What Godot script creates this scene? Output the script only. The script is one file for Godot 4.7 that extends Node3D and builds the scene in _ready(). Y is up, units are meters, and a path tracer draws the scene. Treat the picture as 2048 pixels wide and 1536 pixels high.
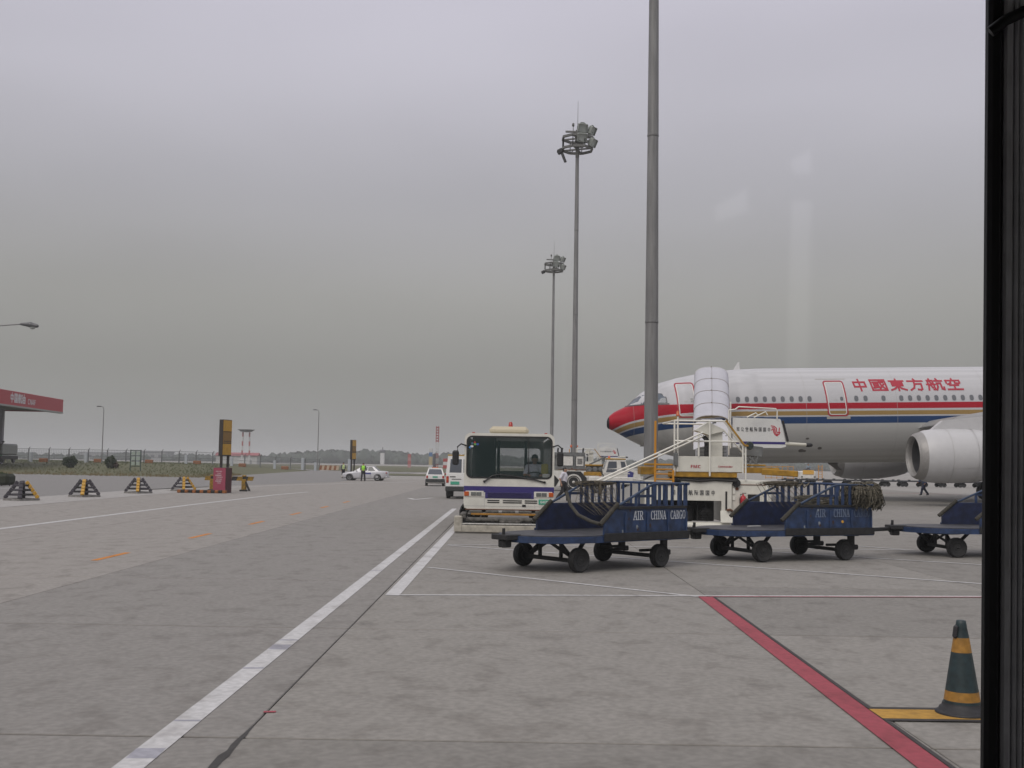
extends Node3D

var names := {}
var mats := {}
var tex := {}
var rng := RandomNumberGenerator.new()


func numbered(n: String) -> String:
	if not names.has(n):
		names[n] = 0
		return n
	names[n] += 1
	return "%s_%03d" % [n, names[n]]


func tag(o: Node3D, label: String, category: String, group := "") -> Node3D:
	o.set_meta("label", label)
	o.set_meta("category", category)
	if group != "":
		o.set_meta("group", group)
	return o


func thing(called: String, label: String, category: String, at := Vector3.ZERO, turn := 0.0, group := "") -> Node3D:
	var o := Node3D.new()
	o.name = numbered(called)
	add_child(o)
	o.position = at
	o.rotation.y = turn
	return tag(o, label, category, group)


func S() -> SurfaceTool:
	var st := SurfaceTool.new()
	st.begin(Mesh.PRIMITIVE_TRIANGLES)
	st.set_smooth_group(-1)
	return st


func obj(called: String, st: SurfaceTool, m: Material, parent: Node3D = null) -> MeshInstance3D:
	st.generate_normals()
	return inst(called, st.commit(), m, parent)


func inst(called: String, mesh: Mesh, m: Material, parent: Node3D = null) -> MeshInstance3D:
	var o := MeshInstance3D.new()
	o.mesh = mesh
	o.material_override = m
	if parent:
		o.name = called
		parent.add_child(o, true)
	else:
		o.name = numbered(called)
		add_child(o)
	return o


func struct(called: String, st: SurfaceTool, m: Material, parent: Node3D = null) -> MeshInstance3D:
	var o := obj(called, st, m, parent)
	if parent == null:
		o.set_meta("kind", "structure")
	return o


func dup(o: Node3D, at: Vector3, turn: float, label: String) -> Node3D:
	var base: String = o.name
	if base.length() > 4 and base[base.length() - 4] == "_":
		base = base.substr(0, base.length() - 4)
	var c: Node3D = o.duplicate()
	c.name = numbered(base)
	add_child(c)
	c.position = at
	c.rotation.y = turn
	c.set_meta("label", label)
	return c


# ---------- geometry ----------
func tri(st: SurfaceTool, a: Vector3, b: Vector3, c: Vector3, ctr: Vector3) -> void:
	if (a - c).cross(a - b).dot((a + b + c) / 3.0 - ctr) < 0.0:
		var t := b
		b = c
		c = t
	st.add_vertex(a)
	st.add_vertex(b)
	st.add_vertex(c)


func quad(st: SurfaceTool, a: Vector3, b: Vector3, c: Vector3, d: Vector3, ctr: Vector3) -> void:
	tri(st, a, b, c, ctr)
	tri(st, a, c, d, ctr)


func box(st: SurfaceTool, c: Vector3, s: Vector3, bev := 0.0, bas := Basis()) -> void:
	var h := s / 2.0
	if bev <= 0.0:
		for ax in 3:
			for sg in [-1.0, 1.0]:
				var p := []
				for ij in [[-1, -1], [1, -1], [1, 1], [-1, 1]]:
					var v := Vector3()
					v[ax] = sg * h[ax]
					v[(ax + 1) % 3] = ij[0] * h[(ax + 1) % 3]
					v[(ax + 2) % 3] = ij[1] * h[(ax + 2) % 3]
					p.append(c + bas * v)
				quad(st, p[0], p[1], p[2], p[3], c)
		return
	bev = minf(bev, minf(h.x, minf(h.y, h.z)) * 0.9)
	var pt := func(ax: int, sg: Vector3) -> Vector3:
		var v := Vector3(sg.x * (h.x - bev), sg.y * (h.y - bev), sg.z * (h.z - bev))
		v[ax] = sg[ax] * h[ax]
		return c + bas * v
	for ax in 3:
		var a1 := (ax + 1) % 3
		var a2 := (ax + 2) % 3
		for sg in [-1.0, 1.0]:
			var p := []
			for ij in [[-1, -1], [1, -1], [1, 1], [-1, 1]]:
				var v := Vector3()
				v[ax] = sg
				v[a1] = ij[0]
				v[a2] = ij[1]
				p.append(pt.call(ax, v))
			quad(st, p[0], p[1], p[2], p[3], c)
		for s1 in [-1.0, 1.0]:
			for s2 in [-1.0, 1.0]:
				var u := Vector3()
				var w := Vector3()
				u[a1] = s1
				u[a2] = s2
				w = u
				u[ax] = -1.0
				w[ax] = 1.0
				quad(st, pt.call(a1, u), pt.call(a1, w), pt.call(a2, w), pt.call(a2, u), c)
	for x in [-1.0, 1.0]:
		for y in [-1.0, 1.0]:
			for z in [-1.0, 1.0]:
				var v := Vector3(x, y, z)
				tri(st, pt.call(0, v), pt.call(1, v), pt.call(2, v), c)


func ring(c: Vector3, d: Vector3, r: float, n: int, up := Vector3.UP, ry := 0.0) -> Array:
	d = d.normalized()
	if absf(d.dot(up)) > 0.98:
		up = Vector3.RIGHT
	var x := d.cross(up).normalized()
	var y := x.cross(d)
	var p := []
	for i in n:
		var a := TAU * (i + 0.5) / n
		p.append(c + x * cos(a) * r + y * sin(a) * (ry if ry > 0.0 else r))
	return p


func skin(st: SurfaceTool, rings: Array, ctrs: Array, caps := true, smooth := true) -> void:
	st.set_smooth_group(1 if smooth else -1)
	for k in rings.size() - 1:
		var a: Array = rings[k]
		var b: Array = rings[k + 1]
		var c: Vector3 = (ctrs[k] + ctrs[k + 1]) / 2.0
		for i in a.size():
			var j := (i + 1) % a.size()
			quad(st, a[i], a[j], b[j], b[i], c)
	st.set_smooth_group(-1)
	if caps:
		for e in [0, rings.size() - 1]:
			var r: Array = rings[e]
			var inner: Vector3 = ctrs[1] if e == 0 else ctrs[e - 1]
			for i in r.size():
				tri(st, ctrs[e], r[i], r[(i + 1) % r.size()], inner)


func tube(st: SurfaceTool, pts: Array, r: float, n := 6, r2 := -1.0) -> void:
	var rings := []
	for k in pts.size():
		var d: Vector3
		if k == 0:
			d = pts[1] - pts[0]
		elif k == pts.size() - 1:
			d = pts[k] - pts[k - 1]
		else:
			d = (pts[k] - pts[k - 1]).normalized() + (pts[k + 1] - pts[k]).normalized()
		var t := float(k) / (pts.size() - 1)
		rings.append(ring(pts[k], d, r if r2 < 0.0 else lerpf(r, r2, t), n))
	skin(st, rings, pts)


func bar(st: SurfaceTool, a: Vector3, b: Vector3, w: float, h: float, up := Vector3.UP) -> void:
	var d := (b - a).normalized()
	if absf(d.dot(up)) > 0.98:
		up = Vector3.BACK
	var x := d.cross(up).normalized()
	var y := x.cross(d)
	box(st, (a + b) / 2.0, Vector3(w, h, (b - a).length()), minf(w, h) * 0.12, Basis(x, y, -d))


func lathe(st: SurfaceTool, prof: Array, at: Vector3, ax: Vector3, n := 16, caps := true) -> void:
	# prof: Vector2(radius, along)
	var rings := []
	var ctrs := []
	for p: Vector2 in prof:
		ctrs.append(at + ax * p.y)
		rings.append(ring(at + ax * p.y, ax, maxf(p.x, 0.0005), n))
	skin(st, rings, ctrs, caps)


func plate(st: SurfaceTool, poly: Array, xf: Transform3D, t: float) -> void:
	# polygon in the xy plane of xf, thickness t centred on it
	var pk := PackedVector2Array(poly)
	var ix := Geometry2D.triangulate_polygon(pk)
	for s in [-0.5, 0.5]:
		var far := xf * Vector3(pk[0].x, pk[0].y, -s * 1000.0)
		for k in range(0, ix.size(), 3):
			var q := []
			for m in 3:
				q.append(xf * Vector3(pk[ix[k + m]].x, pk[ix[k + m]].y, s * t))
			tri(st, q[0], q[1], q[2], far)
	var cw := Geometry2D.is_polygon_clockwise(pk)
	for k in pk.size():
		var a := pk[k]
		var b := pk[(k + 1) % pk.size()]
		var nrm := Vector2(b.y - a.y, a.x - b.x) * (-1.0 if cw else 1.0)
		var mid := (a + b) / 2.0 - nrm.normalized() * 10.0
		quad(st, xf * Vector3(a.x, a.y, -t / 2), xf * Vector3(b.x, b.y, -t / 2), xf * Vector3(b.x, b.y, t / 2), xf * Vector3(a.x, a.y, t / 2), xf * Vector3(mid.x, mid.y, 0))


func rrect(w: float, h: float, r: float, n := 4, c := Vector2.ZERO) -> Array:
	var p := []
	for q in 4:
		var o := Vector2((w / 2 - r) * [1, -1, -1, 1][q], (h / 2 - r) * [1, 1, -1, -1][q])
		for i in n + 1:
			var a := PI / 2 * (q + float(i) / n)
			p.append(c + o + Vector2(cos(a), sin(a)) * r)
	return p


func frame(st: SurfaceTool, outer: Array, inner: Array, xf: Transform3D, t: float) -> void:
	var n := outer.size()
	for i in n:
		var j := (i + 1) % n
		var o: Vector2 = outer[i]
		var o2: Vector2 = outer[j]
		var q: Vector2 = inner[i]
		var q2: Vector2 = inner[j]
		for s in [-0.5, 0.5]:
			quad(st, xf * Vector3(o.x, o.y, s * t), xf * Vector3(o2.x, o2.y, s * t), xf * Vector3(q2.x, q2.y, s * t), xf * Vector3(q.x, q.y, s * t), xf * Vector3(o.x, o.y, -s * 1000.0))
		var m := (q + q2) / 2.0
		var om := (o + o2) / 2.0
		quad(st, xf * Vector3(o.x, o.y, -t / 2), xf * Vector3(o2.x, o2.y, -t / 2), xf * Vector3(o2.x, o2.y, t / 2), xf * Vector3(o.x, o.y, t / 2), xf * Vector3(m.x, m.y, 0))
		var beyond := om - (om - m) * 0.0
		quad(st, xf * Vector3(q.x, q.y, -t / 2), xf * Vector3(q2.x, q2.y, -t / 2), xf * Vector3(q2.x, q2.y, t / 2), xf * Vector3(q.x, q.y, t / 2), xf * Vector3(beyond.x, beyond.y, 0))


func inquad(q: Array, u: float, v: float, off: float) -> Vector3:
	var a: Vector3 = q[0]
	var b: Vector3 = q[1]
	var c: Vector3 = q[2]
	var d: Vector3 = q[3]
	return a.lerp(b, u).lerp(d.lerp(c, u), v) + (b - a).cross(d - a).normalized() * off


func pane(st: SurfaceTool, q: Array, u0: float, u1: float, v0: float, v1: float, off := 0.006) -> void:
	# q runs anticlockwise seen from outside
	var ctr := inquad(q, 0.5, 0.5, -10.0)
	quad(st, inquad(q, u0, v0, off), inquad(q, u1, v0, off), inquad(q, u1, v1, off), inquad(q, u0, v1, off), ctr)


func X(o: Vector3, yaw := 0.0, pitch := 0.0, roll := 0.0) -> Transform3D:
	return Transform3D(Basis.from_euler(Vector3(pitch, yaw, roll)), o)


func wheel(parent: Node3D, at: Vector3, r: float, w: float, rimr: float, tyre_m: Material, rim_m: Material, ax := Vector3.BACK) -> MeshInstance3D:
	var st := S()
	lathe(st, [Vector2(rimr, -w * 0.42), Vector2(r * 0.9, -w / 2), Vector2(r * 0.985, -w * 0.36), Vector2(r, -w * 0.15), Vector2(r, w * 0.15), Vector2(r * 0.985, w * 0.36), Vector2(r * 0.9, w / 2), Vector2(rimr, w * 0.42)], Vector3.ZERO, ax, 20)
	var o := obj("wheel", st, tyre_m, parent)
	o.position = at
	st = S()
	lathe(st, [Vector2(rimr * 0.3, w * 0.1), Vector2(rimr, w * 0.3), Vector2(rimr, w * 0.46), Vector2(rimr * 0.85, w * 0.44), Vector2(rimr * 0.8, w * 0.25), Vector2(rimr * 0.3, w * 0.2), Vector2(rimr * 0.25, w * 0.45), Vector2(0.001, w * 0.45), Vector2(0.001, -w * 0.45), Vector2(rimr * 0.25, -w * 0.45), Vector2(rimr * 0.3, -w * 0.2), Vector2(rimr * 0.8, -w * 0.25), Vector2(rimr * 0.85, -w * 0.44), Vector2(rimr, -w * 0.46), Vector2(rimr, -w * 0.3), Vector2(rimr * 0.3, -w * 0.1)], Vector3.ZERO, ax, 16, false)
	obj("rim", st, rim_m, o)
	return o


# ---------- writing ----------
const GLYPH := {
	"中": ".15,.35 .15,.76 .85,.76 .85,.35 .15,.35|.5,0 .5,1",
	"国": ".08,.04 .08,.94 .92,.94 .92,.04 .08,.04|.26,.75 .74,.75|.28,.5 .72,.5|.24,.24 .76,.24|.5,.24 .5,.75|.62,.42 .7,.32",
	"國": ".05,.03 .05,.95 .95,.95 .95,.03 .05,.03|.18,.74 .82,.74|.22,.42 .22,.6 .48,.6 .48,.42 .22,.42|.18,.24 .52,.3|.6,.86 .66,.45 .84,.16|.82,.55 .54,.16|.74,.86 .82,.8",
	"東": ".06,.84 .94,.84|.5,0 .5,1|.18,.42 .18,.72 .82,.72 .82,.42 .18,.42|.18,.57 .82,.57|.5,.4 .3,.16 .04,.03|.5,.4 .7,.16 .97,.03",
	"方": ".46,1 .54,.86|.04,.82 .96,.82|.42,.82 .4,.5 .3,.2 .08,.02|.4,.56 .82,.56 .78,.1 .7,.02 .54,.06",
	"航": ".26,1 .2,.9|.1,.86 .1,.4 .02,.02|.1,.86 .42,.86 .42,.04 .33,.04|.0,.5 .5,.5|.24,.76 .29,.62|.24,.38 .29,.22|.7,1 .74,.88|.55,.82 1,.82|.64,.6 .63,.3 .52,.02|.64,.6 .86,.6 .86,.1 .98,.04 1,.22",
	"空": ".5,1 .5,.88|.08,.64 .08,.85 .92,.85 .92,.66|.38,.8 .34,.62 .14,.5|.62,.8 .62,.62 .86,.58|.24,.42 .76,.42|.5,.42 .5,.05|.05,.04 .95,.04",
	"际": ".1,1 .1,0|.1,.95 .36,.95 .22,.68 .36,.48 .2,.38|.5,.86 .9,.86|.42,.58 .98,.58|.7,.58 .7,.05 .6,.1|.56,.42 .44,.14|.82,.42 .96,.14",
	"公": ".38,.95 .08,.5|.62,.95 .94,.5|.46,.56 .2,.08 .8,.14|.64,.34 .86,.0",
	"司": ".08,.92 .86,.92 .86,.06 .7,.06|.1,.7 .66,.7|.18,.2 .18,.52 .6,.52 .6,.2 .18,.2",
	"油": ".08,.94 .22,.82|.03,.64 .17,.54|.05,.05 .25,.42|.35,.05 .35,.68 .97,.68 .97,.05 .35,.05|.66,.05 .66,1|.35,.36 .97,.36",
}


func ribbon(st: SurfaceTool, pts: Array, w: float, to: Callable, ext := 0.5) -> void:
	for k in pts.size() - 1:
		var a: Vector2 = pts[k]
		var b: Vector2 = pts[k + 1]
		var d := (b - a).normalized()
		a -= d * w * ext
		b += d * w * ext
		var n := Vector2(-d.y, d.x) * w / 2.0
		var steps := maxi(1, int((b - a).length() / 0.12))
		for i in steps:
			var p := a.lerp(b, float(i) / steps)
			var q := a.lerp(b, float(i + 1) / steps)
			# a hair of offset keeps crossing strokes apart
			var z := 0.0004 * k
			var v := [to.call(p - n, z), to.call(q - n, z), to.call(q + n, z), to.call(p + n, z)]
			var c: Vector3 = to.call(p, -5.0)
			quad(st, v[0], v[1], v[2], v[3], c)


func glyphs(st: SurfaceTool, text: String, size: Vector2, pitch: float, w: float, to: Callable, slant := 0.0) -> void:
	for c in text.length():
		var k := 0
		for stroke in GLYPH[text[c]].split("|"):
			var pts := []
			for pr in stroke.split(" "):
				var xy: PackedStringArray = pr.split(",")
				var y := float(xy[1]) * size.y
				pts.append(Vector2(c * pitch + float(xy[0]) * size.x - y * slant, y))
			k += 1
			var kk := k
			ribbon(st, pts, w, func(p: Vector2, z: float) -> Vector3: return to.call(p, z + 0.0015 * kk))


func flat(xf: Transform3D) -> Callable:
	return func(p: Vector2, z: float) -> Vector3: return xf * Vector3(p.x, p.y, z + 0.004)


func lettering(called: String, text: String, family: String, height: float, width: float, xf: Transform3D, m: Material, parent: Node3D) -> MeshInstance3D:
	var tm := TextMesh.new()
	var f := SystemFont.new()
	f.font_names = PackedStringArray([family])
	f.font_weight = 700 if family == "Droid Sans" else 400
	tm.font = f
	tm.text = text
	tm.font_size = 64
	tm.pixel_size = 0.01
	tm.depth = 0.02
	var o := inst(called, tm, m, parent)
	var bb := tm.get_aabb()
	var sx := width / maxf(bb.size.x, 0.001)
	var sy := height / maxf(bb.size.y, 0.001)
	o.transform = xf * Transform3D(Basis.from_scale(Vector3(sx, sy, 0.15)), Vector3(0, 0, 0.002)) * Transform3D(Basis(), -bb.get_center())
	return o


# ---------- materials ----------
func noise(key: String, lo: float, hi: float, freq: float, oct := 4, size := 512) -> NoiseTexture2D:
	if tex.has(key):
		return tex[key]
	var n := FastNoiseLite.new()
	n.seed = key.hash() % 1000
	n.frequency = freq
	n.fractal_octaves = oct
	var t := NoiseTexture2D.new()
	t.width = size
	t.height = size
	t.seamless = true
	t.noise = n
	var g := Gradient.new()
	g.set_color(0, Color(lo, lo, lo))
	g.set_color(1, Color(hi, hi, hi))
	if key == "concrete_blotch":
		g.add_point(0.26, Color(0.905, 0.9, 0.895))
		g.add_point(0.42, Color(0.962, 0.962, 0.96))
	t.color_ramp = g
	tex[key] = t
	return t


func m(key: String, c := Color.BLACK, rough := 0.6, metal := 0.0, wear := 0.0, scale := 0.6) -> StandardMaterial3D:
	# c is the linear base colour
	if mats.has(key):
		return mats[key]
	if c == Color.BLACK:
		print("no colour yet for ", key)
	var s := StandardMaterial3D.new()
	s.resource_name = key
	s.albedo_color = c.linear_to_srgb()
	s.roughness = rough
	s.metallic = metal
	if wear > 0.0:
		s.albedo_texture = noise("wear%d" % int(wear * 100), 1.0 - wear, 1.0, 0.009, 6)
		s.uv1_triplanar = true
		s.uv1_scale = Vector3.ONE * scale
		s.uv1_offset = Vector3(0.37, 0.11, 0.73)
	mats[key] = s
	return s


func glass(key: String, c: Color, alpha: float) -> StandardMaterial3D:
	if mats.has(key):
		return mats[key]
	var s := StandardMaterial3D.new()
	s.resource_name = key
	s.albedo_color = Color(c.r, c.g, c.b, alpha)
	s.transparency = BaseMaterial3D.TRANSPARENCY_ALPHA
	s.roughness = 0.04
	mats[key] = s
	return s


# ---------- people: one smooth surface over a skeleton ----------
func nets(st: SurfaceTool, bones: Array, cell: float, k: float, grow := 0.0) -> void:
	# bones: [a, b, ra, rb]
	var lo := Vector3.ONE * 1e9
	var hi := -lo
	for b in bones:
		var r: float = maxf(b[2], b[3]) + grow + cell * 3.0 + k
		lo = lo.min((b[0] as Vector3).min(b[1]) - Vector3.ONE * r)
		hi = hi.max((b[0] as Vector3).max(b[1]) + Vector3.ONE * r)
	var n := Vector3i(((hi - lo) / cell).ceil()) + Vector3i.ONE
	var f := PackedFloat32Array()
	f.resize(n.x * n.y * n.z)
	f.fill(1.0)
	for b in bones:
		var a: Vector3 = b[0]
		var d: Vector3 = b[1] - a
		var l2 := maxf(d.length_squared(), 1e-9)
		var r: float = maxf(b[2], b[3]) + grow + cell * 2.0 + k
		var i0 := Vector3i(((a.min(b[1]) - Vector3.ONE * r - lo) / cell).floor()).clamp(Vector3i.ZERO, n - Vector3i.ONE)
		var i1 := Vector3i(((a.max(b[1]) + Vector3.ONE * r - lo) / cell).ceil()).clamp(Vector3i.ZERO, n - Vector3i.ONE)
		for z in range(i0.z, i1.z + 1):
			for y in range(i0.y, i1.y + 1):
				var at := (z * n.y + y) * n.x
				for x in range(i0.x, i1.x + 1):
					var p := lo + Vector3(x, y, z) * cell
					var t := clampf((p - a).dot(d) / l2, 0.0, 1.0)
					var v := (p - a - d * t).length() - lerpf(b[2], b[3], t) - grow
					var w := f[at + x]
					var h := maxf(k - absf(v - w), 0.0) / k
					f[at + x] = minf(v, w) - h * h * k * 0.25
	var vert := {}
	var nn := [1, n.x, n.x * n.y]
	for z in n.z - 1:
		for y in n.y - 1:
			for x in n.x - 1:
				var i: int = (z * n.y + y) * n.x + x
				var mask := 0
				for c in 8:
					if f[i + (c & 1) * nn[0] + (c >> 1 & 1) * nn[1] + (c >> 2) * nn[2]] < 0.0:
						mask |= 1 << c
				if mask == 0 or mask == 255:
					continue
				var s := Vector3()
				var cnt := 0
				for e in [[0, 1], [2, 3], [4, 5], [6, 7], [0, 2], [1, 3], [4, 6], [5, 7], [0, 4], [1, 5], [2, 6], [3, 7]]:
					var p: int = e[0]
					var q: int = e[1]
					if (mask >> p & 1) == (mask >> q & 1):
						continue
					var fp := f[i + (p & 1) * nn[0] + (p >> 1 & 1) * nn[1] + (p >> 2) * nn[2]]
					var fq := f[i + (q & 1) * nn[0] + (q >> 1 & 1) * nn[1] + (q >> 2) * nn[2]]
					var t := fp / (fp - fq)
					s += Vector3(p & 1, p >> 1 & 1, p >> 2).lerp(Vector3(q & 1, q >> 1 & 1, q >> 2), t)
					cnt += 1
				vert[i] = lo + (Vector3(x, y, z) + s / cnt) * cell
	st.set_smooth_group(1)
	for i: int in vert:
		var x := i % n.x
		var y := (i / n.x) % n.y
		var z := i / (n.x * n.y)
		for ax in 3:
			var s1: int = nn[(ax + 1) % 3]
			var s2: int = nn[(ax + 2) % 3]
			if [x, y, z][(ax + 1) % 3] == 0 or [x, y, z][(ax + 2) % 3] == 0:
				continue
			var inside := f[i] < 0.0
			if inside == (f[i + nn[ax]] < 0.0):
				continue
			if not (vert.has(i - s1) and vert.has(i - s2) and vert.has(i - s1 - s2)):
				continue
			var a: Vector3 = vert[i]
			var b: Vector3 = vert[i - s1]
			var c: Vector3 = vert[i - s1 - s2]
			var d: Vector3 = vert[i - s2]
			var dir := Vector3()
			dir[ax] = 1.0 if inside else -1.0
			quad(st, a, b, c, d, (a + b + c + d) / 4.0 - dir)
	st.set_smooth_group(-1)


func person(label: String, at: Vector3, turn: float, pose: Dictionary, looks: Dictionary) -> Node3D:
	# faces +z; pose gives joint positions that differ from standing
	var p := {
		"pelvis": Vector3(0, 0.95, 0), "chest": Vector3(0, 1.28, 0), "neck": Vector3(0, 1.45, -0.01), "head": Vector3(0, 1.58, 0.01),
		"sl": Vector3(0.18, 1.4, 0), "sr": Vector3(-0.18, 1.4, 0), "el": Vector3(0.24, 1.13, -0.02), "er": Vector3(-0.24, 1.13, -0.02), "wl": Vector3(0.25, 0.88, 0.04), "wr": Vector3(-0.25, 0.88, 0.04),
		"hl": Vector3(0.09, 0.92, 0), "hr": Vector3(-0.09, 0.92, 0), "kl": Vector3(0.1, 0.5, 0.01), "kr": Vector3(-0.1, 0.5, 0.01), "al": Vector3(0.11, 0.09, -0.02), "ar": Vector3(-0.11, 0.09, -0.02),
	}
	p.merge(pose, true)
	var t := thing("person", label, "person", at, turn)
	var trunk := [[p.pelvis, p.chest, 0.135, 0.14], [p.chest, p.chest.lerp(p.neck, 0.55), 0.135, 0.1], [p.chest.lerp(p.neck, 0.5), p.sl, 0.09, 0.062], [p.chest.lerp(p.neck, 0.5), p.sr, 0.09, 0.062], [p.hl, p.hr, 0.11, 0.11]]
	var head := [[p.chest.lerp(p.neck, 0.6), p.head, 0.058, 0.055], [p.head + Vector3(0, 0.05, -0.012), p.head + Vector3(0, 0.02, 0.01), 0.093, 0.08], [p.head + Vector3(0, -0.05, 0.035), p.head + Vector3(0, 0.0, 0.02), 0.055, 0.072],
		[p.head + Vector3(0, 0.02, 0.09), p.head + Vector3(0, -0.015, 0.105), 0.012, 0.016], [p.head + Vector3(0.082, 0.02, 0), p.head + Vector3(0.082, -0.02, 0), 0.018, 0.012], [p.head + Vector3(-0.082, 0.02, 0), p.head + Vector3(-0.082, -0.02, 0), 0.018, 0.012]]
	var arms := []
	var legs := []
	for s in ["l", "r"]:
		arms.append([p["s" + s], p["e" + s], 0.054, 0.042])
		arms.append([p["e" + s], p["w" + s], 0.042, 0.028])
		legs.append([p["h" + s], p["k" + s], 0.088, 0.058])
		legs.append([p["k" + s], p["a" + s], 0.058, 0.04])
	var st := S()
	nets(st, trunk + arms + legs, 0.026, 0.06)
	nets(st, head, 0.012, 0.03)
	for s in ["l", "r"]:
		var w: Vector3 = p["w" + s]
		var d: Vector3 = (w - p["e" + s]).normalized()
		var side := Vector3(0, 0, 1) if absf(d.y) > 0.5 else Vector3(1, 0, 0)
		tube(st, [w, w + d * 0.05, w + d * 0.1], 0.036, 8, 0.034)
		for fi in 4:
			var k := w + d * 0.09 + side * (fi - 1.5) * 0.019
			var ln: float = [0.065, 0.078, 0.072, 0.056][fi]
			tube(st, [k, k + d * ln * 0.5 + Vector3(0, -0.004, 0), k + d * ln * 0.85 + (side.cross(d)) * 0.025], 0.0095, 6, 0.007)
		tube(st, [w + d * 0.03 + side * 0.03, w + d * 0.06 + side * 0.055, w + d * 0.095 + side * 0.06], 0.011, 6, 0.008)
	obj("body", st, m("skin", Color(0.36, 0.21, 0.14), 0.55), t)
	st = S()
	for s in [-1, 1]:
		box(st, p.head + Vector3(s * 0.033, 0.025, 0.085), Vector3(0.022, 0.01, 0.012), 0.003)
	box(st, p.head + Vector3(0, -0.055, 0.088), Vector3(0.04, 0.007, 0.008), 0.002)
	obj("facial_feature", st, m("dark_feature", Color(0.05, 0.03, 0.03), 0.5), t)
	st = S()
	nets(st, [[p.head + Vector3(0, 0.075, -0.02), p.head + Vector3(0, 0.06, -0.03), 0.094, 0.09], [p.head + Vector3(0, 0.0, -0.045), p.head + Vector3(0, 0.05, -0.04), 0.075, 0.085], [p.head + Vector3(-0.05, 0.085, 0.035), p.head + Vector3(0.05, 0.085, 0.035), 0.04, 0.04]], 0.014, 0.03)
	obj("hair", st, m("black_hair", Color(0.012, 0.011, 0.011), 0.5), t)
	st = S()
	nets(st, [[p.pelvis + Vector3(0, 0.06, 0), p.chest, 0.142, 0.142], trunk[1], trunk[2], trunk[3]] + (arms if looks.get("long") else [[p.sl, p.sl.lerp(p.el, 0.8), 0.06, 0.058], [p.sr, p.sr.lerp(p.er, 0.8), 0.06, 0.058]]), 0.024, 0.05, 0.013)
	obj("shirt", st, looks.shirt, t)
	st = S()
	nets(st, [[p.pelvis + Vector3(0, 0.06, 0), p.pelvis, 0.138, 0.13], trunk[4], [p.hl, p.kl, 0.09, 0.07], [p.kl, p.al.lerp(p.kl, 0.05), 0.07, 0.062], [p.hr, p.kr, 0.09, 0.07], [p.kr, p.ar.lerp(p.kr, 0.05), 0.07, 0.062]], 0.026, 0.05, 0.013)
	obj("trousers", st, looks.trousers, t)
	if looks.has("vest"):
		st = S()
		nets(st, [[p.pelvis + Vector3(0, 0.12, 0), p.chest, 0.146, 0.148], trunk[1], [p.chest.lerp(p.neck, 0.5), p.sl, 0.09, 0.05], [p.chest.lerp(p.neck, 0.5), p.sr, 0.09, 0.05]], 0.026, 0.05, 0.026)
		obj("hi_vis_vest", st, looks.vest, t)
	for s in ["l", "r"]:
		st = S()
		var a: Vector3 = p["a" + s]
		nets(st, [[a + Vector3(0, -0.03, -0.03), a + Vector3(0, -0.05, 0.14), 0.042, 0.036], [a, a + Vector3(0, 0.03, 0), 0.042, 0.045]], 0.018, 0.03)
		obj("shoe", st, m("black_shoe", Color(0.02, 0.02, 0.02), 0.35), t)
	return t


# ---------- setting ----------
func sky_panorama() -> ImageTexture:
	var n := FastNoiseLite.new()
	n.seed = 7
	n.frequency = 0.9
	n.fractal_octaves = 4
	var im := Image.create(512, 256, false, Image.FORMAT_RGBF)
	var el := [-90.0, 0.0, 3.3, 8.3, 13.4, 18.3, 23.0, 45.0, 90.0]
	var col := [Color(0.13, 0.128, 0.122), Color(0.13, 0.129, 0.122), Color(0.262, 0.26, 0.244), Color(0.352, 0.348, 0.336), Color(0.425, 0.42, 0.45), Color(0.525, 0.515, 0.575), Color(0.575, 0.56, 0.64), Color(0.76, 0.745, 0.80), Color(0.82, 0.81, 0.84)]
	for y in 256:
		var e := 90.0 - (y + 0.5) / 256.0 * 180.0
		var k := 0
		while k < el.size() - 2 and e > el[k + 1]:
			k += 1
		var base: Color = col[k].lerp(col[k + 1], clampf((e - el[k]) / (el[k + 1] - el[k]), 0.0, 1.0))
		for x in 512:
			var a := TAU * x / 512.0
			var r := deg_to_rad(e)
			var v := n.get_noise_3d(cos(a) * cos(r) * 2.0, sin(r) * 7.0, sin(a) * cos(r) * 2.0)
			im.set_pixel(x, y, base * (1.0 + 0.10 * v * smoothstep(1.0, 10.0, e)))
	return ImageTexture.create_from_image(im)


func concrete(key: String, c := Color.BLACK) -> StandardMaterial3D:
	if mats.has(key):
		return mats[key]
	var s := StandardMaterial3D.new()
	s.resource_name = key
	s.albedo_color = c.linear_to_srgb()
	s.albedo_texture = noise("concrete_blotch", 0.82, 1.0, 0.016, 6, 1024)
	s.uv1_triplanar = true
	s.uv1_world_triplanar = true
	s.uv1_scale = Vector3(0.115, 0.115, 0.085)
	s.detail_enabled = true
	s.detail_blend_mode = BaseMaterial3D.BLEND_MODE_MUL
	s.detail_albedo = noise("concrete_grain", 0.84, 1.0, 0.045, 5, 512)
	s.detail_uv_layer = BaseMaterial3D.DETAIL_UV_2
	s.uv2_triplanar = true
	s.uv2_world_triplanar = true
	s.uv2_scale = Vector3.ONE * 0.43
	s.roughness = 0.85
	mats[key] = s
	return s


func strip(st: SurfaceTool, a: Vector2, b: Vector2, w: float, y := 0.004) -> void:
	# a ground marking from a to b, given as (x, distance)
	var d := (b - a).normalized()
	var n := Vector2(-d.y, d.x) * w / 2.0
	var p := []
	for q: Vector2 in [a - n, b - n, b + n, a + n]:
		p.append(Vector3(q.x, y, -q.y))
	quad(st, p[0], p[1], p[2], p[3], p[0] + Vector3(0, -50, 0))


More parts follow.
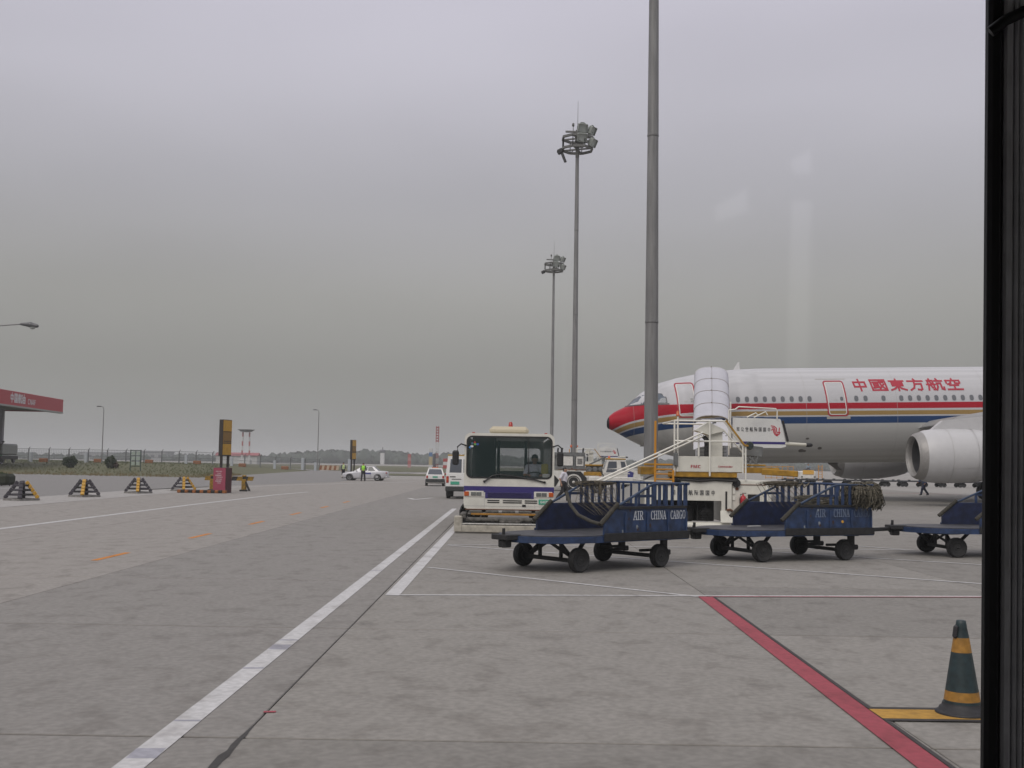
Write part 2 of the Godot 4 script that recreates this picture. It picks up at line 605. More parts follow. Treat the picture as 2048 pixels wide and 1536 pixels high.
func sheet(st: SurfaceTool, poly: Array, y: Callable) -> void:
	var pk := PackedVector2Array(poly)
	var ix := Geometry2D.triangulate_polygon(pk)
	for k in range(0, ix.size(), 3):
		var q := []
		for i in 3:
			var v := pk[ix[k + i]]
			q.append(Vector3(v.x, y.call(v), -v.y))
		tri(st, q[0], q[1], q[2], q[0] + Vector3(0, -500, 0))


func rise(v: Vector2) -> float:
	# the verge climbs gently beyond the asphalt road
	var d := v.y + v.x * 0.35
	return 0.012 + 1.0 * smoothstep(105.0, 158.0, d) * smoothstep(-36.0, -58.0, v.x)


func build_ground() -> void:
	var st := S()
	var g := []
	for q: Vector2 in [Vector2(-3000, -60), Vector2(3000, -60), Vector2(3000, 3500), Vector2(-3000, 3500)]:
		g.append(Vector3(q.x, -0.03, -q.y))
	quad(st, g[0], g[1], g[2], g[3], Vector3(0, -900, 0))
	var apron := struct("apron", st, concrete("apron_concrete", Color(0.345, 0.33, 0.308)))
	# slabs of the apron, laid in a grid with open joints
	var tones := []
	for i in 4:
		var f: float = [1.0, 0.95, 1.05, 0.9][i]
		tones.append([concrete("grey_concrete_%d" % i, Color(0.272, 0.258, 0.236) * f), concrete("pinkish_concrete_%d" % i, Color(0.316, 0.296, 0.273) * (0.97 + 0.03 * f)), concrete("dark_concrete_%d" % i, Color(0.264, 0.251, 0.234) * (0.98 + 0.02 * f))])
	var shapes := []
	for i in 3:
		st = S()
		box(st, Vector3(0, -0.03, 0), Vector3(4.62 - 0.010 - i * 0.003, 0.06, 5.0 - 0.034 - i * 0.006), 0.006)
		st.generate_normals()
		shapes.append(st.commit())
	for r in 24:
		for c in 12:
			var x := -20.25 + 4.62 * (c + 0.5)
			var d := 5.15 + 5.0 * r
			if absf(x) - 2.3 > 0.5 * (d + 2.5) + 1.0:
				continue
			var lane := 1 if x < -6.4 else (2 if x < -1.8 else 0)
			var o := inst("slab", shapes[rng.randi() % 3], tones[rng.randi() % 4][lane], apron)
			o.position = Vector3(x, 0, -d)
	# painted markings
	var white := concrete("white_road_paint", Color(0.60, 0.595, 0.60))
	var whitef := concrete("faded_white_paint", Color(0.55, 0.545, 0.545))
	var marks := [
		["edge_line", white, [Vector2(-2.26, 4), Vector2(-2.26, 46)], 0.19],
		["bay_line", white, [Vector2(-1.62, 15.8), Vector2(-1.55, 38)], 0.2],
		["bay_line", whitef, [Vector2(-1.52, 15.86), Vector2(9.5, 17.1)], 0.11],
		["hatch_line", whitef, [Vector2(-1.45, 20.1), Vector2(2.7, 16.22)], 0.1],
		["hatch_line", whitef, [Vector2(-1.4, 25.5), Vector2(9.6, 17.35)], 0.11],
		["hatch_line", whitef, [Vector2(5.0, 25.6), Vector2(11.4, 21.0)], 0.11],
		["bay_line", whitef, [Vector2(-1.4, 25.7), Vector2(9.4, 26.3)], 0.12],
		["hatch_line", whitef, [Vector2(8.2, 27.6), Vector2(9.2, 26.4)], 0.12],
		["red_line", concrete("red_paint", Color(0.36, 0.062, 0.085)), [Vector2(2.80, 16.2), Vector2(2.60, 3.5)], 0.2],
		["red_line_edge", concrete("black_paint", Color(0.05, 0.045, 0.045)), [Vector2(2.925, 16.2), Vector2(2.725, 3.5)], 0.035],
		["red_line", concrete("red_paint"), [Vector2(2.9, 16.22), Vector2(9.5, 16.98)], 0.06],
		["yellow_line", concrete("yellow_paint", Color(0.52, 0.29, 0.045)), [Vector2(2.79, 8.66), Vector2(9.0, 8.7)], 0.32],
		["yellow_line_edge", concrete("black_paint"), [Vector2(2.79, 8.46), Vector2(9.0, 8.5)], 0.06],
		["yellow_line_edge", concrete("black_paint"), [Vector2(2.79, 8.86), Vector2(9.0, 8.9)], 0.06],
		["red_line", concrete("red_paint"), [Vector2(17, 89), Vector2(36, 90)], 0.35],
	]
	for k in marks.size():
		var e: Array = marks[k]
		st = S()
		for i in e[2].size() - 1:
			strip(st, e[2][i], e[2][i + 1], e[3], 0.004 + 0.0006 * k)
		obj(e[0], st, e[1], apron)
	for k in 6:
		st = S()
		strip(st, Vector2(-7.47, 20.4 + 6.05 * k), Vector2(-7.47, 22.2 + 6.05 * k), 0.13)
		obj("orange_dash", st, concrete("orange_paint", Color(0.62, 0.23, 0.03)), apron)
	st = S()
	var lp := [Vector2(-13.0, 18), Vector2(-12.9, 45), Vector2(-12.6, 60), Vector2(-12.0, 67)]
	for i in 3:
		strip(st, lp[i], lp[i + 1], 0.26, 0.005 + 0.0004 * i)
	obj("edge_line", st, whitef, apron)
	st = S()
	lp = [Vector2(-20.5, 66), Vector2(-17, 84), Vector2(-14, 94), Vector2(-9, 108)]
	for i in 3:
		strip(st, lp[i], lp[i + 1], 0.3, 0.005 + 0.0004 * i)
	obj("edge_line", st, whitef, apron)
	st = S()
	strip(st, Vector2(-5.25, 58.6), Vector2(-4.75, 56.4), 0.22, 0.005)
	strip(st, Vector2(-4.8, 56.4), Vector2(-4.1, 59.5), 0.26, 0.0055)
	obj("arrow_marking", st, white, apron)
	# dark rubber scuffs across the near white line, and a red splash
	var scuff := concrete("rubber_scuff", Color(0.38, 0.38, 0.43))
	for e in [[8.1, 0.05], [10.15, 0.07], [11.3, 0.30], [11.75, 0.07], [19.3, 0.10], [7.2, 0.25]]:
		st = S()
		strip(st, Vector2(-2.352, e[0]), Vector2(-2.168, e[0] + 0.01), e[1], 0.0047)
		obj("tyre_scuff", st, scuff, apron)
	st = S()
	strip(st, Vector2(-1.79, 8.42), Vector2(-1.70, 8.43), 0.05, 0.005)
	obj("red_splash", st, concrete("red_paint"), apron)
	# tar worked into the joint by the white line
	st = S()
	var tar := []
	for i in 13:
		tar.append(Vector2(-1.757 + rng.randf_range(0.004, 0.03) * sin(PI * i / 12.0), 6.4 + 0.13 * i))
	for i in 13:
		tar.append(Vector2(-1.772 - rng.randf_range(0.004, 0.03) * sin(PI * i / 12.0), 7.96 - 0.13 * i))
	sheet(st, tar, func(_v: Vector2) -> float: return 0.0036)
	obj("tar_seam", st, concrete("tar", Color(0.055, 0.052, 0.05)), apron)
	# pale kerb strip, asphalt service road, verges
	st = S()
	var pale: Callable = func(_v: Vector2) -> float: return 0.006
	sheet(st, [Vector2(-18.3, 25), Vector2(-18.3, 64.5), Vector2(-21.8, 66), Vector2(-21.8, 25)], pale)
	struct("kerb_strip", st, concrete("pale_concrete", Color(0.40, 0.385, 0.37)))
	st = S()
	sheet(st, [Vector2(-21.9, 24), Vector2(-21.9, 66), Vector2(-20, 80), Vector2(-15.5, 100), Vector2(-17, 150), Vector2(-17, 206), Vector2(-38, 212), Vector2(-160, 150), Vector2(-160, 24)], func(_v: Vector2) -> float: return 0.002)
	struct("service_road", st, concrete("asphalt", Color(0.245, 0.237, 0.23)))
	st = S()
	strip(st, Vector2(-29.5, 62), Vector2(-28.4, 66), 0.25, 0.008)
	strip(st, Vector2(-30.5, 66), Vector2(-28.4, 66.2), 0.25, 0.009)
	struct("arrow_marking", st, whitef)
	# grass
	var blade := concrete("verge_grass", Color(0.105, 0.105, 0.042))
	var dry := concrete("dry_grass", Color(0.20, 0.16, 0.082))
	st = S()
	st.set_smooth_group(1)
	for iy in 26:
		for ix in 30:
			var q := []
			for o in [[0, 0], [1, 0], [1, 1], [0, 1]]:
				var u := float(ix + o[0]) / 30.0
				var w := float(iy + o[1]) / 26.0
				# near edge runs from far left to the tip by the gate
				var e0 := Vector2(-200, 150).lerp(Vector2(-30, 111), clampf(u / 0.8, 0, 1)) if u < 0.8 else Vector2(-30, 111).lerp(Vector2(-36, 185), (u - 0.8) / 0.2)
				var e1 := Vector2(-230, 420).lerp(Vector2(-38, 214), u)
				var v := e0.lerp(e1, w)
				q.append(Vector3(v.x, rise(v) - 0.02 * float(w == 0.0), -v.y))
			quad(st, q[0], q[1], q[2], q[3], q[0] + Vector3(0, -500, 0))
	struct("grass_verge", st, blade)
	st = S()
	sheet(st, [Vector2(-22, 158), Vector2(30, 150), Vector2(30, 166), Vector2(-22, 182)], func(_v: Vector2) -> float: return 0.02)
	struct("grass_strip", st, blade)
	st = S()
	sheet(st, [Vector2(-34, 222), Vector2(40, 205), Vector2(60, 520), Vector2(-180, 560)], func(_v: Vector2) -> float: return 0.02)
	struct("grass_field", st, blade)
	# tufts break up the verge
	var tuft := S()
	for i in 5:
		var a := TAU * i / 5.0
		var o := Vector3(cos(a), 0, sin(a)) * 0.06
		var tip := o * 3.0 + Vector3(0, 0.2 + 0.03 * i, 0)
		var sd := Vector3(-sin(a), 0, cos(a)) * 0.03
		tri(tuft, o - sd, o + sd, tip, Vector3(0, -1, 0))
	tuft.generate_normals()
	var mm := MultiMesh.new()
	mm.transform_format = MultiMesh.TRANSFORM_3D
	mm.use_colors = true
	mm.mesh = tuft.commit()
	mm.instance_count = 14000
	for i in mm.instance_count:
		var u := rng.randf() * 0.86
		var w := pow(rng.randf(), 1.6)
		var e0 := Vector2(-200, 150).lerp(Vector2(-30, 111), clampf(u / 0.8, 0, 1)) if u < 0.8 else Vector2(-30, 111).lerp(Vector2(-36, 185), (u - 0.8) / 0.2)
		var e1 := Vector2(-230, 420).lerp(Vector2(-38, 214), u)
		var v := e0.lerp(e1, w * 0.75)
		var sc := rng.randf_range(0.35, 1.0)
		mm.set_instance_transform(i, Transform3D(Basis(Vector3.UP, rng.randf() * TAU).scaled(Vector3.ONE * sc), Vector3(v.x, rise(v), -v.y)))
		var dryness := clampf(1.1 - w * 4.5 + rng.randf_range(-0.45, 0.45), 0.0, 1.0)
		mm.set_instance_color(i, Color(0.085, 0.10, 0.034).lerp(Color(0.19, 0.145, 0.072), dryness))
	var mi := MultiMeshInstance3D.new()
	mi.multimesh = mm
	var gm := StandardMaterial3D.new()
	gm.vertex_color_use_as_albedo = true
	gm.roughness = 0.9
	mi.material_override = gm
	mi.name = "grass_tufts"
	add_child(mi)
	mi.set_meta("kind", "stuff")
	tag(mi, "patchy green and dry brown grass covering the verge before the fence", "grass")


func crown_mesh(seed_: int, n: int, spread: Vector3, leaf: float) -> ArrayMesh:
	# leaf clumps spread through a crown
	var r := RandomNumberGenerator.new()
	r.seed = seed_
	var st := S()
	for i in n:
		var d := Vector3(r.randfn(), r.randfn(), r.randfn()).normalized()
		var p := d * pow(r.randf(), 0.4) * (0.8 + 0.2 * sin(d.x * 5.0 + seed_) * cos(d.z * 4.0))
		p = p * spread + Vector3(0, spread.y, 0)
		var a := Vector3(r.randfn(), r.randfn(), r.randfn()).normalized() * leaf
		var b := a.cross(Vector3(r.randfn(), r.randfn(), r.randfn())).normalized() * leaf * 0.6
		quad(st, p - a, p - b, p + a, p + b, p - d)
	st.generate_normals()
	return st.commit()


func leaves(c: Color) -> StandardMaterial3D:
	var s := m("leaves_%s" % c.to_html(), c, 0.75)
	s.backlight_enabled = true
	s.backlight = Color(0.25, 0.3, 0.1)
	return s


func build_far() -> void:
	# far wood: one mass of crowns along the edge of the airfield
	var st := S()
	for i in 9:
		var rows := []
		var c := []
		for k in 6:
			var t := k / 5.0
			var rr := ring(Vector3(0, t * 1.0, 0), Vector3.UP, sin(PI * clampf(t * 0.86 + 0.14, 0, 1)) * 0.55 + 0.02, 8)
			for j in rr.size():
				rr[j] += Vector3(rng.randf_range(-0.09, 0.09), rng.randf_range(-0.06, 0.06), rng.randf_range(-0.09, 0.09))
			rows.append(rr)
			c.append(Vector3(0, t, 0))
		if i == 0:
			skin(st, rows, c)
	st.generate_normals()
	var mm := MultiMesh.new()
	mm.transform_format = MultiMesh.TRANSFORM_3D
	mm.use_colors = true
	mm.mesh = st.commit()
	mm.instance_count = 2600
	var nz := FastNoiseLite.new()
	nz.seed = 3
	nz.frequency = 0.012
	for i in mm.instance_count:
		var x := rng.randf_range(-620.0, 700.0)
		var d := rng.randf_range(880.0, 1010.0)
		var tall := 7.5 + 4.0 * nz.get_noise_1d(x) + 3.5 * smoothstep(-230.0, -120.0, x) * smoothstep(30.0, -40.0, x)
		if x < -240.0:
			tall *= 0.75
		var h := tall * rng.randf_range(0.55, 1.05)
		var w := h * rng.randf_range(0.8, 1.5)
		mm.set_instance_transform(i, Transform3D(Basis(Vector3.UP, rng.randf() * TAU).scaled(Vector3(w, h, w)), Vector3(x, -0.2, -d)))
		mm.set_instance_color(i, Color(0.038, 0.052, 0.04) * rng.randf_range(0.7, 1.3))
	var mi := MultiMeshInstance3D.new()
	mi.multimesh = mm
	var gm := StandardMaterial3D.new()
	gm.vertex_color_use_as_albedo = true
	gm.roughness = 0.9
	mi.material_override = gm
	mi.name = "far_wood"
	add_child(mi)
	mi.set_meta("kind", "stuff")
	tag(mi, "hazy far-off belt of trees along the edge of the airfield", "trees")


func build_poles() -> void:
	var steel := m("galvanised_steel", Color(0.245, 0.245, 0.245), 0.55, 0.2, 0.22, 0.5)
	steel.uv1_scale = Vector3(1.4, 0.09, 1.4)
	var st := S()
	var labels := ["nearest thick grey floodlight mast, its top above the view", "second grey floodlight mast with a lamp ring on top", "farthest and thinnest grey floodlight mast with lamp ring"]
	for k in 3:
		var t := thing("floodlight_mast", labels[k], "light mast", [Vector3(4.97, 0, -40), Vector3(4.97, 0, -89), Vector3(5.25, 0, -146)][k], 0.0, "floodlight masts in a row")
		st = S()
		# four tapering sections that slip over each other
		var hs := [0.0, 7.0, 13.8, 20.6, 27.6]
		for i in 4:
			lathe(st, [Vector2(0.265 - hs[i] * 0.0045, hs[i] - 0.0), Vector2(0.265 - hs[i + 1] * 0.0045 - 0.006, hs[i + 1] + (0.02 if i < 3 else 0.0))], Vector3.ZERO, Vector3.UP, 16)
		var shaft := obj("pole", st, steel, t)
		for i in [1, 2, 3]:
			st = S()
			var rr: float = 0.265 - hs[i] * 0.0045
			lathe(st, [Vector2(rr - 0.004, hs[i] - 0.05), Vector2(rr + 0.006, hs[i] - 0.04), Vector2(rr + 0.006, hs[i] + 0.03), Vector2(rr - 0.012, hs[i] + 0.035)], Vector3.ZERO, Vector3.UP, 16, false)
			obj("joint_collar", st, m("joint_dark", Color(0.12, 0.12, 0.12), 0.6), shaft)
		st = S()
		box(st, Vector3(0, 0.03, 0), Vector3(0.8, 0.06, 0.8), 0.01)
		for i in 8:
			var a := TAU * i / 8.0
			lathe(st, [Vector2(0.03, 0.06), Vector2(0.03, 0.14)], Vector3(cos(a) * 0.35, 0, sin(a) * 0.35), Vector3.UP, 6)
		obj("base_plate", st, steel, t)
		st = S()
		box(st, Vector3(0, 1.1, 0.25), Vector3(0.16, 0.5, 0.04), 0.008)
		obj("hatch", st, steel, t)
		# lamp ring
		var lattice := m("mast_lattice", Color(0.13, 0.13, 0.125), 0.6, 0.2)
		st = S()
		for y in [27.2, 28.1]:
			var pr := []
			for i in 9:
				var a := TAU * i / 8.0 + 0.35
				pr.append(Vector3(cos(a) * 1.25, y, sin(a) * 1.25))
			for i in 8:
				bar(st, pr[i], pr[i + 1], 0.15, 0.2)
				if i % 2 == 0:
					bar(st, pr[i], Vector3(0, y, 0), 0.1, 0.12)
				bar(st, Vector3(pr[i].x, 27.2, pr[i].z), Vector3(pr[i].x, 28.1, pr[i].z), 0.07, 0.07)
				if i % 2 == 1:
					bar(st, Vector3(pr[i].x, 27.2, pr[i].z), Vector3(pr[i + 1].x, 28.1, pr[i + 1].z), 0.06, 0.06)
		bar(st, Vector3(-0.95, 28.75, -0.3), Vector3(1.2, 28.55, 0.3), 0.16, 0.14)
		for y in [27.5, 27.9, 28.3]:
			box(st, Vector3(0.15, y, 0), Vector3(0.7, 0.16, 0.6), 0.02)
		lathe(st, [Vector2(0.15, 26.5), Vector2(0.15, 28.8)], Vector3.ZERO, Vector3.UP, 10)
		obj("lamp_ring", st, lattice, t)
		var lampm := m("lamp_housing", Color(0.27, 0.29, 0.27), 0.4, 0.2)
		for e in [[Vector3(0.35, 28.75, 0.8), 0.3], [Vector3(1.15, 28.65, 0.4), 1.0], [Vector3(0.3, 27.85, 1.2), 0.2], [Vector3(1.2, 27.6, 0.6), 1.0]]:
			var f := Node3D.new()
			f.name = "floodlight"
			f.position = e[0]
			f.rotation = Vector3(0.45, e[1], 0)
			t.add_child(f, true)
			st = S()
			frame(st, rrect(0.78, 0.66, 0.06), rrect(0.7, 0.58, 0.05), X(Vector3(0, 0, 0.02)), 0.28)
			lathe(st, [Vector2(0.44, -0.12), Vector2(0.3, -0.32), Vector2(0.14, -0.4)], Vector3.ZERO, Vector3.BACK, 12)
			obj("housing", st, lampm, f)
			st = S()
			box(st, Vector3(0, 0, 0.02), Vector3(0.7, 0.58, 0.03))
			obj("lens", st, m("lamp_lens", Color(0.42, 0.45, 0.43), 0.15), f)
		st = S()
		box(st, Vector3(-1.38, 27.0, 0.1), Vector3(0.5, 0.4, 0.45), 0.08, Basis(Vector3.BACK, 0.5))
		if k == 1:
			bar(st, Vector3(-1.3, 27.0, 0.1), Vector3(-0.95, 26.1, 0.2), 0.26, 0.2)
		obj("hanging_floodlight", st, m("black_housing", Color(0.02, 0.02, 0.022), 0.5), t)
		st = S()
		tube(st, [Vector3(0.0, 28.6, 0), Vector3(0.02, 31.2, 0)], 0.025, 5, 0.012)
		tube(st, [Vector3(-0.35, 28.7, -0.1), Vector3(-0.35, 29.2, -0.1)], 0.03, 5)
		lathe(st, [Vector2(0.02, 0), Vector2(0.1, 0.05), Vector2(0.1, 0.25), Vector2(0.02, 0.32)], Vector3(-0.35, 29.1, -0.1), Vector3.UP, 8)
		obj("lightning_rod", st, lattice, t)


# ---------- baggage carts ----------
func build_cart() -> Node3D:
	# x runs from the open front to the closed rear, +z is the side towards the lettering, front axle at x = 0
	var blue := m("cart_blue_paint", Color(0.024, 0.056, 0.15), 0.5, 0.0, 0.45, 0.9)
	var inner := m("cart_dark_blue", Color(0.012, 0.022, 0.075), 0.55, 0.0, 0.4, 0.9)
	var iron := m("dirty_iron", Color(0.022, 0.022, 0.024), 0.7, 0.0, 0.4, 1.1)
	var deckm := m("worn_steel_deck", Color(0.085, 0.085, 0.095), 0.55, 0.3, 0.5, 0.8)
	var rubber := m("black_rubber", Color(0.016, 0.016, 0.017), 0.8, 0.0, 0.3, 2.0)
	var t := thing("baggage_cart", "", "baggage cart", Vector3.ZERO, 0.0, "blue baggage carts coupled in a train")
	# deck with its rounded front
	var out := []
	for i in 13:
		var a := PI / 2 + PI * i / 12.0
		out.append(Vector2(0.15 + cos(a) * 1.12, sin(a) * 0.92))
	out.append(Vector2(2.62, -0.92))
	out.append(Vector2(2.62, 0.92))
	var flatx := Transform3D(Basis(Vector3.RIGHT, PI / 2), Vector3(0, 0.565, 0))
	var st := S()
	plate(st, out, flatx, 0.11)
	obj("deck_frame", st, blue, t)
	st = S()
	var inn := []
	for v: Vector2 in out:
		inn.append(Vector2(lerpf(0.8, v.x, 0.975), v.y * 0.965))
	plate(st, inn, flatx.translated(Vector3(0, 0.06, 0)), 0.018)
	obj("deck_plate", st, deckm, t)
	# side walls
	for s in [-1.0, 1.0]:
		st = S()
		var prof := [Vector2(0.44, 0.635), Vector2(2.58, 0.635), Vector2(2.58, 1.12), Vector2(0.78, 1.12), Vector2(0.44, 0.82)]
		plate(st, prof, X(Vector3(0, 0, s * 0.885)), 0.03)
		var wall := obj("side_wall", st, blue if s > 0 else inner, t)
		for x in [0.46, 0.97, 1.53, 2.07, 2.56]:
			st = S()
			box(st, Vector3(x, 0.83 if x > 0.9 else 0.73, s * 0.912), Vector3(0.045, 0.38 if x > 0.9 else 0.18, 0.026), 0.005)
			obj("rib", st, blue, wall)
		st = S()
		box(st, Vector3(1.67, 1.105, s * 0.912), Vector3(1.8, 0.05, 0.028), 0.006)
		box(st, Vector3(1.52, 0.6, s * 0.935), Vector3(2.2, 0.14, 0.022), 0.006)
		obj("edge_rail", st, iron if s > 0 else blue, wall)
		# rails above the wall
		st = S()
		tube(st, [Vector3(0.76, 1.125, s * 0.885), Vector3(1.62, 1.5, s * 0.885), Vector3(1.74, 1.53, s * 0.885), Vector3(2.66, 1.53, s * 0.885)], 0.024, 8)
		obj("top_rail", st, m("rail_blue", Color(0.03, 0.062, 0.13), 0.45, 0.1, 0.4, 1.5), t)
		st = S()
		tube(st, [Vector3(0.36, 0.82, s * 0.885), Vector3(0.79, 1.17, s * 0.885)], 0.042, 8)
		obj("foam_pad", st, m("dirty_foam", Color(0.075, 0.068, 0.052), 0.9, 0.0, 0.5, 3.0), t)
		for x in [1.25, 1.56, 1.7, 1.86, 2.04, 2.2, 2.38, 2.56]:
			st = S()
			var top := 1.13 + clampf((x - 0.78) * 0.44, 0.0, 0.4)
			box(st, Vector3(x, (1.12 + top) / 2, s * 0.885), Vector3(0.085 if x > 2.5 or x == 1.7 else 0.055, top - 1.12, 0.04), 0.006)
			obj("upright", st, blue, t)
		st = S()
		box(st, Vector3(1.5, 1.31, s * 0.885), Vector3(0.42, 0.05, 0.03), 0.005)
		obj("mid_rail", st, blue, t)
	var rg := RandomNumberGenerator.new()
	rg.seed = 77
	for k in 9:
		st = S()
		var c := Vector2(rg.randf_range(0.9, 2.5), rg.randf_range(0.66, 1.08))
		var o := []
		for i in 7:
			o.append(c + Vector2(cos(TAU * i / 7) * rg.randf_range(0.008, 0.03), sin(TAU * i / 7) * rg.randf_range(0.01, 0.055)))
		plate(st, o, X(Vector3(0, 0, 0.9008)), 0.002)
		obj("chipped_paint", st, m("rust_chip", Color(0.05, 0.03, 0.025), 0.9) if k % 3 else m("bare_chip", Color(0.22, 0.24, 0.26), 0.7), t)
	# rear wall
	st = S()
	plate(st, [Vector2(-0.87, 0.635), Vector2(0.87, 0.635), Vector2(0.87, 1.12), Vector2(-0.87, 1.12)], X(Vector3(2.57, 0, 0), PI / 2), 0.03)
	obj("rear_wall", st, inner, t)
	st = S()
	tube(st, [Vector3(2.58, 1.53, -0.92), Vector3(2.58, 1.53, 0.95)], 0.026, 8)
	obj("top_rail", st, blue, t)
	for k in 8:
		st = S()
		box(st, Vector3(2.58, 1.32, -0.76 + k * 0.217), Vector3(0.03, 0.41, 0.04), 0.005)
		obj("upright", st, blue, t)
	# front coupler and drawbar stub
	st = S()
	box(st, Vector3(-1.02, 0.6, 0), Vector3(0.34, 0.09, 0.42), 0.012)
	box(st, Vector3(-1.05, 0.49, 0), Vector3(0.16, 0.14, 0.2), 0.02)
	lathe(st, [Vector2(0.028, 0.42), Vector2(0.028, 0.75)], Vector3(-1.12, 0, 0.05), Vector3.UP, 8)
	obj("coupler", st, iron, t)
	st = S()
	box(st, Vector3(2.72, 0.55, 0), Vector3(0.22, 0.1, 0.14), 0.015)
	lathe(st, [Vector2(0.02, 0.42), Vector2(0.02, 0.7)], Vector3(2.8, 0, 0), Vector3.UP, 8)
	obj("rear_hitch", st, iron, t)
	# front undercarriage: turning frame with slanted struts
	st = S()
	box(st, Vector3(0, 0.19, 0), Vector3(0.07, 0.07, 1.3), 0.01)
	for s in [-1.0, 1.0]:
		bar(st, Vector3(0.02, 0.22, s * 0.6), Vector3(-0.38, 0.51, s * 0.42), 0.07, 0.05)
		bar(st, Vector3(0.02, 0.22, s * 0.6), Vector3(0.42, 0.51, s * 0.42), 0.07, 0.05)
		bar(st, Vector3(0, 0.2, s * 0.28), Vector3(0, 0.52, s * 0.28), 0.06, 0.05)
		bar(st, Vector3(0, 0.2, s * 0.62), Vector3(0, 0.52, s * 0.2), 0.05, 0.05)
	lathe(st, [Vector2(0.42, 0.47), Vector2(0.42, 0.51)], Vector3.ZERO, Vector3.UP, 20)
	obj("front_bogie", st, iron, t)
	# rear axle with springs and trailing bars
	st = S()
	box(st, Vector3(2.02, 0.2, 0), Vector3(0.07, 0.07, 1.34), 0.01)
	for s in [-1.0, 1.0]:
		bar(st, Vector3(1.95, 0.21, s * 0.55), Vector3(2.42, 0.26, s * 0.55), 0.07, 0.06)
		box(st, Vector3(2.34, 0.36, s * 0.55), Vector3(0.16, 0.3, 0.06), 0.01)
		box(st, Vector3(2.34, 0.5, s * 0.55), Vector3(0.34, 0.05, 0.1), 0.01)
		box(st, Vector3(2.44, 0.25, s * 0.55), Vector3(0.14, 0.1, 0.08), 0.02)
		box(st, Vector3(2.0, 0.3, s * 0.5), Vector3(0.5, 0.05, 0.06), 0.01)
	obj("rear_axle", st, iron, t)
	for x in [0.0, 2.02]:
		for s in [-1.0, 1.0]:
			wheel(t, Vector3(x, 0.215, s * 0.74), 0.215, 0.14, 0.1, rubber, m("hub_black", Color(0.018, 0.018, 0.018), 0.8))
	return t


func cart_words(t: Node3D, c: Color, skip: String) -> void:
	var paint := m("lettering_%s" % c.to_html(), c, 0.6)
	var at := [1.27, 1.80, 2.32]
	for k in 3:
		var w: String = ["AIR", "CHINA", "CARGO"][k]
		if skip == "worn" and k == 2:
			paint = m("worn_lettering", Color(0.09, 0.12, 0.19), 0.7)
		lettering("lettering", w, "Droid Serif", 0.16, [0.26, 0.4, 0.4][k], X(Vector3(at[k] + 0.02, 0.965, 0.902)), paint, t)


func net(st: SurfaceTool, c: Vector3, e: Vector3, n: int, seed_: int, r := 0.007) -> void:
	# tangled cords looping through a heap
	var g := RandomNumberGenerator.new()
	g.seed = seed_
	for i in n:
		var pts := []
		var a := g.randf() * TAU
		var h := g.randf_range(-1.0, 1.0)
		var da := g.randf_range(-1.4, 1.4)
		var rr := g.randf_range(0.55, 1.0)
		for k in 6:
			a += da * 0.45
			h = clampf(h + g.randf_range(-0.45, 0.45), -1.0, 1.0)
			var q := sqrt(maxf(0.05, 1.0 - absf(h) ** 3.0)) * rr * (1.0 + g.randf_range(-0.08, 0.08))
			pts.append(c + Vector3(cos(a) * q * e.x, h * e.y, sin(a) * q * e.z))
		tube(st, pts, r, 4)


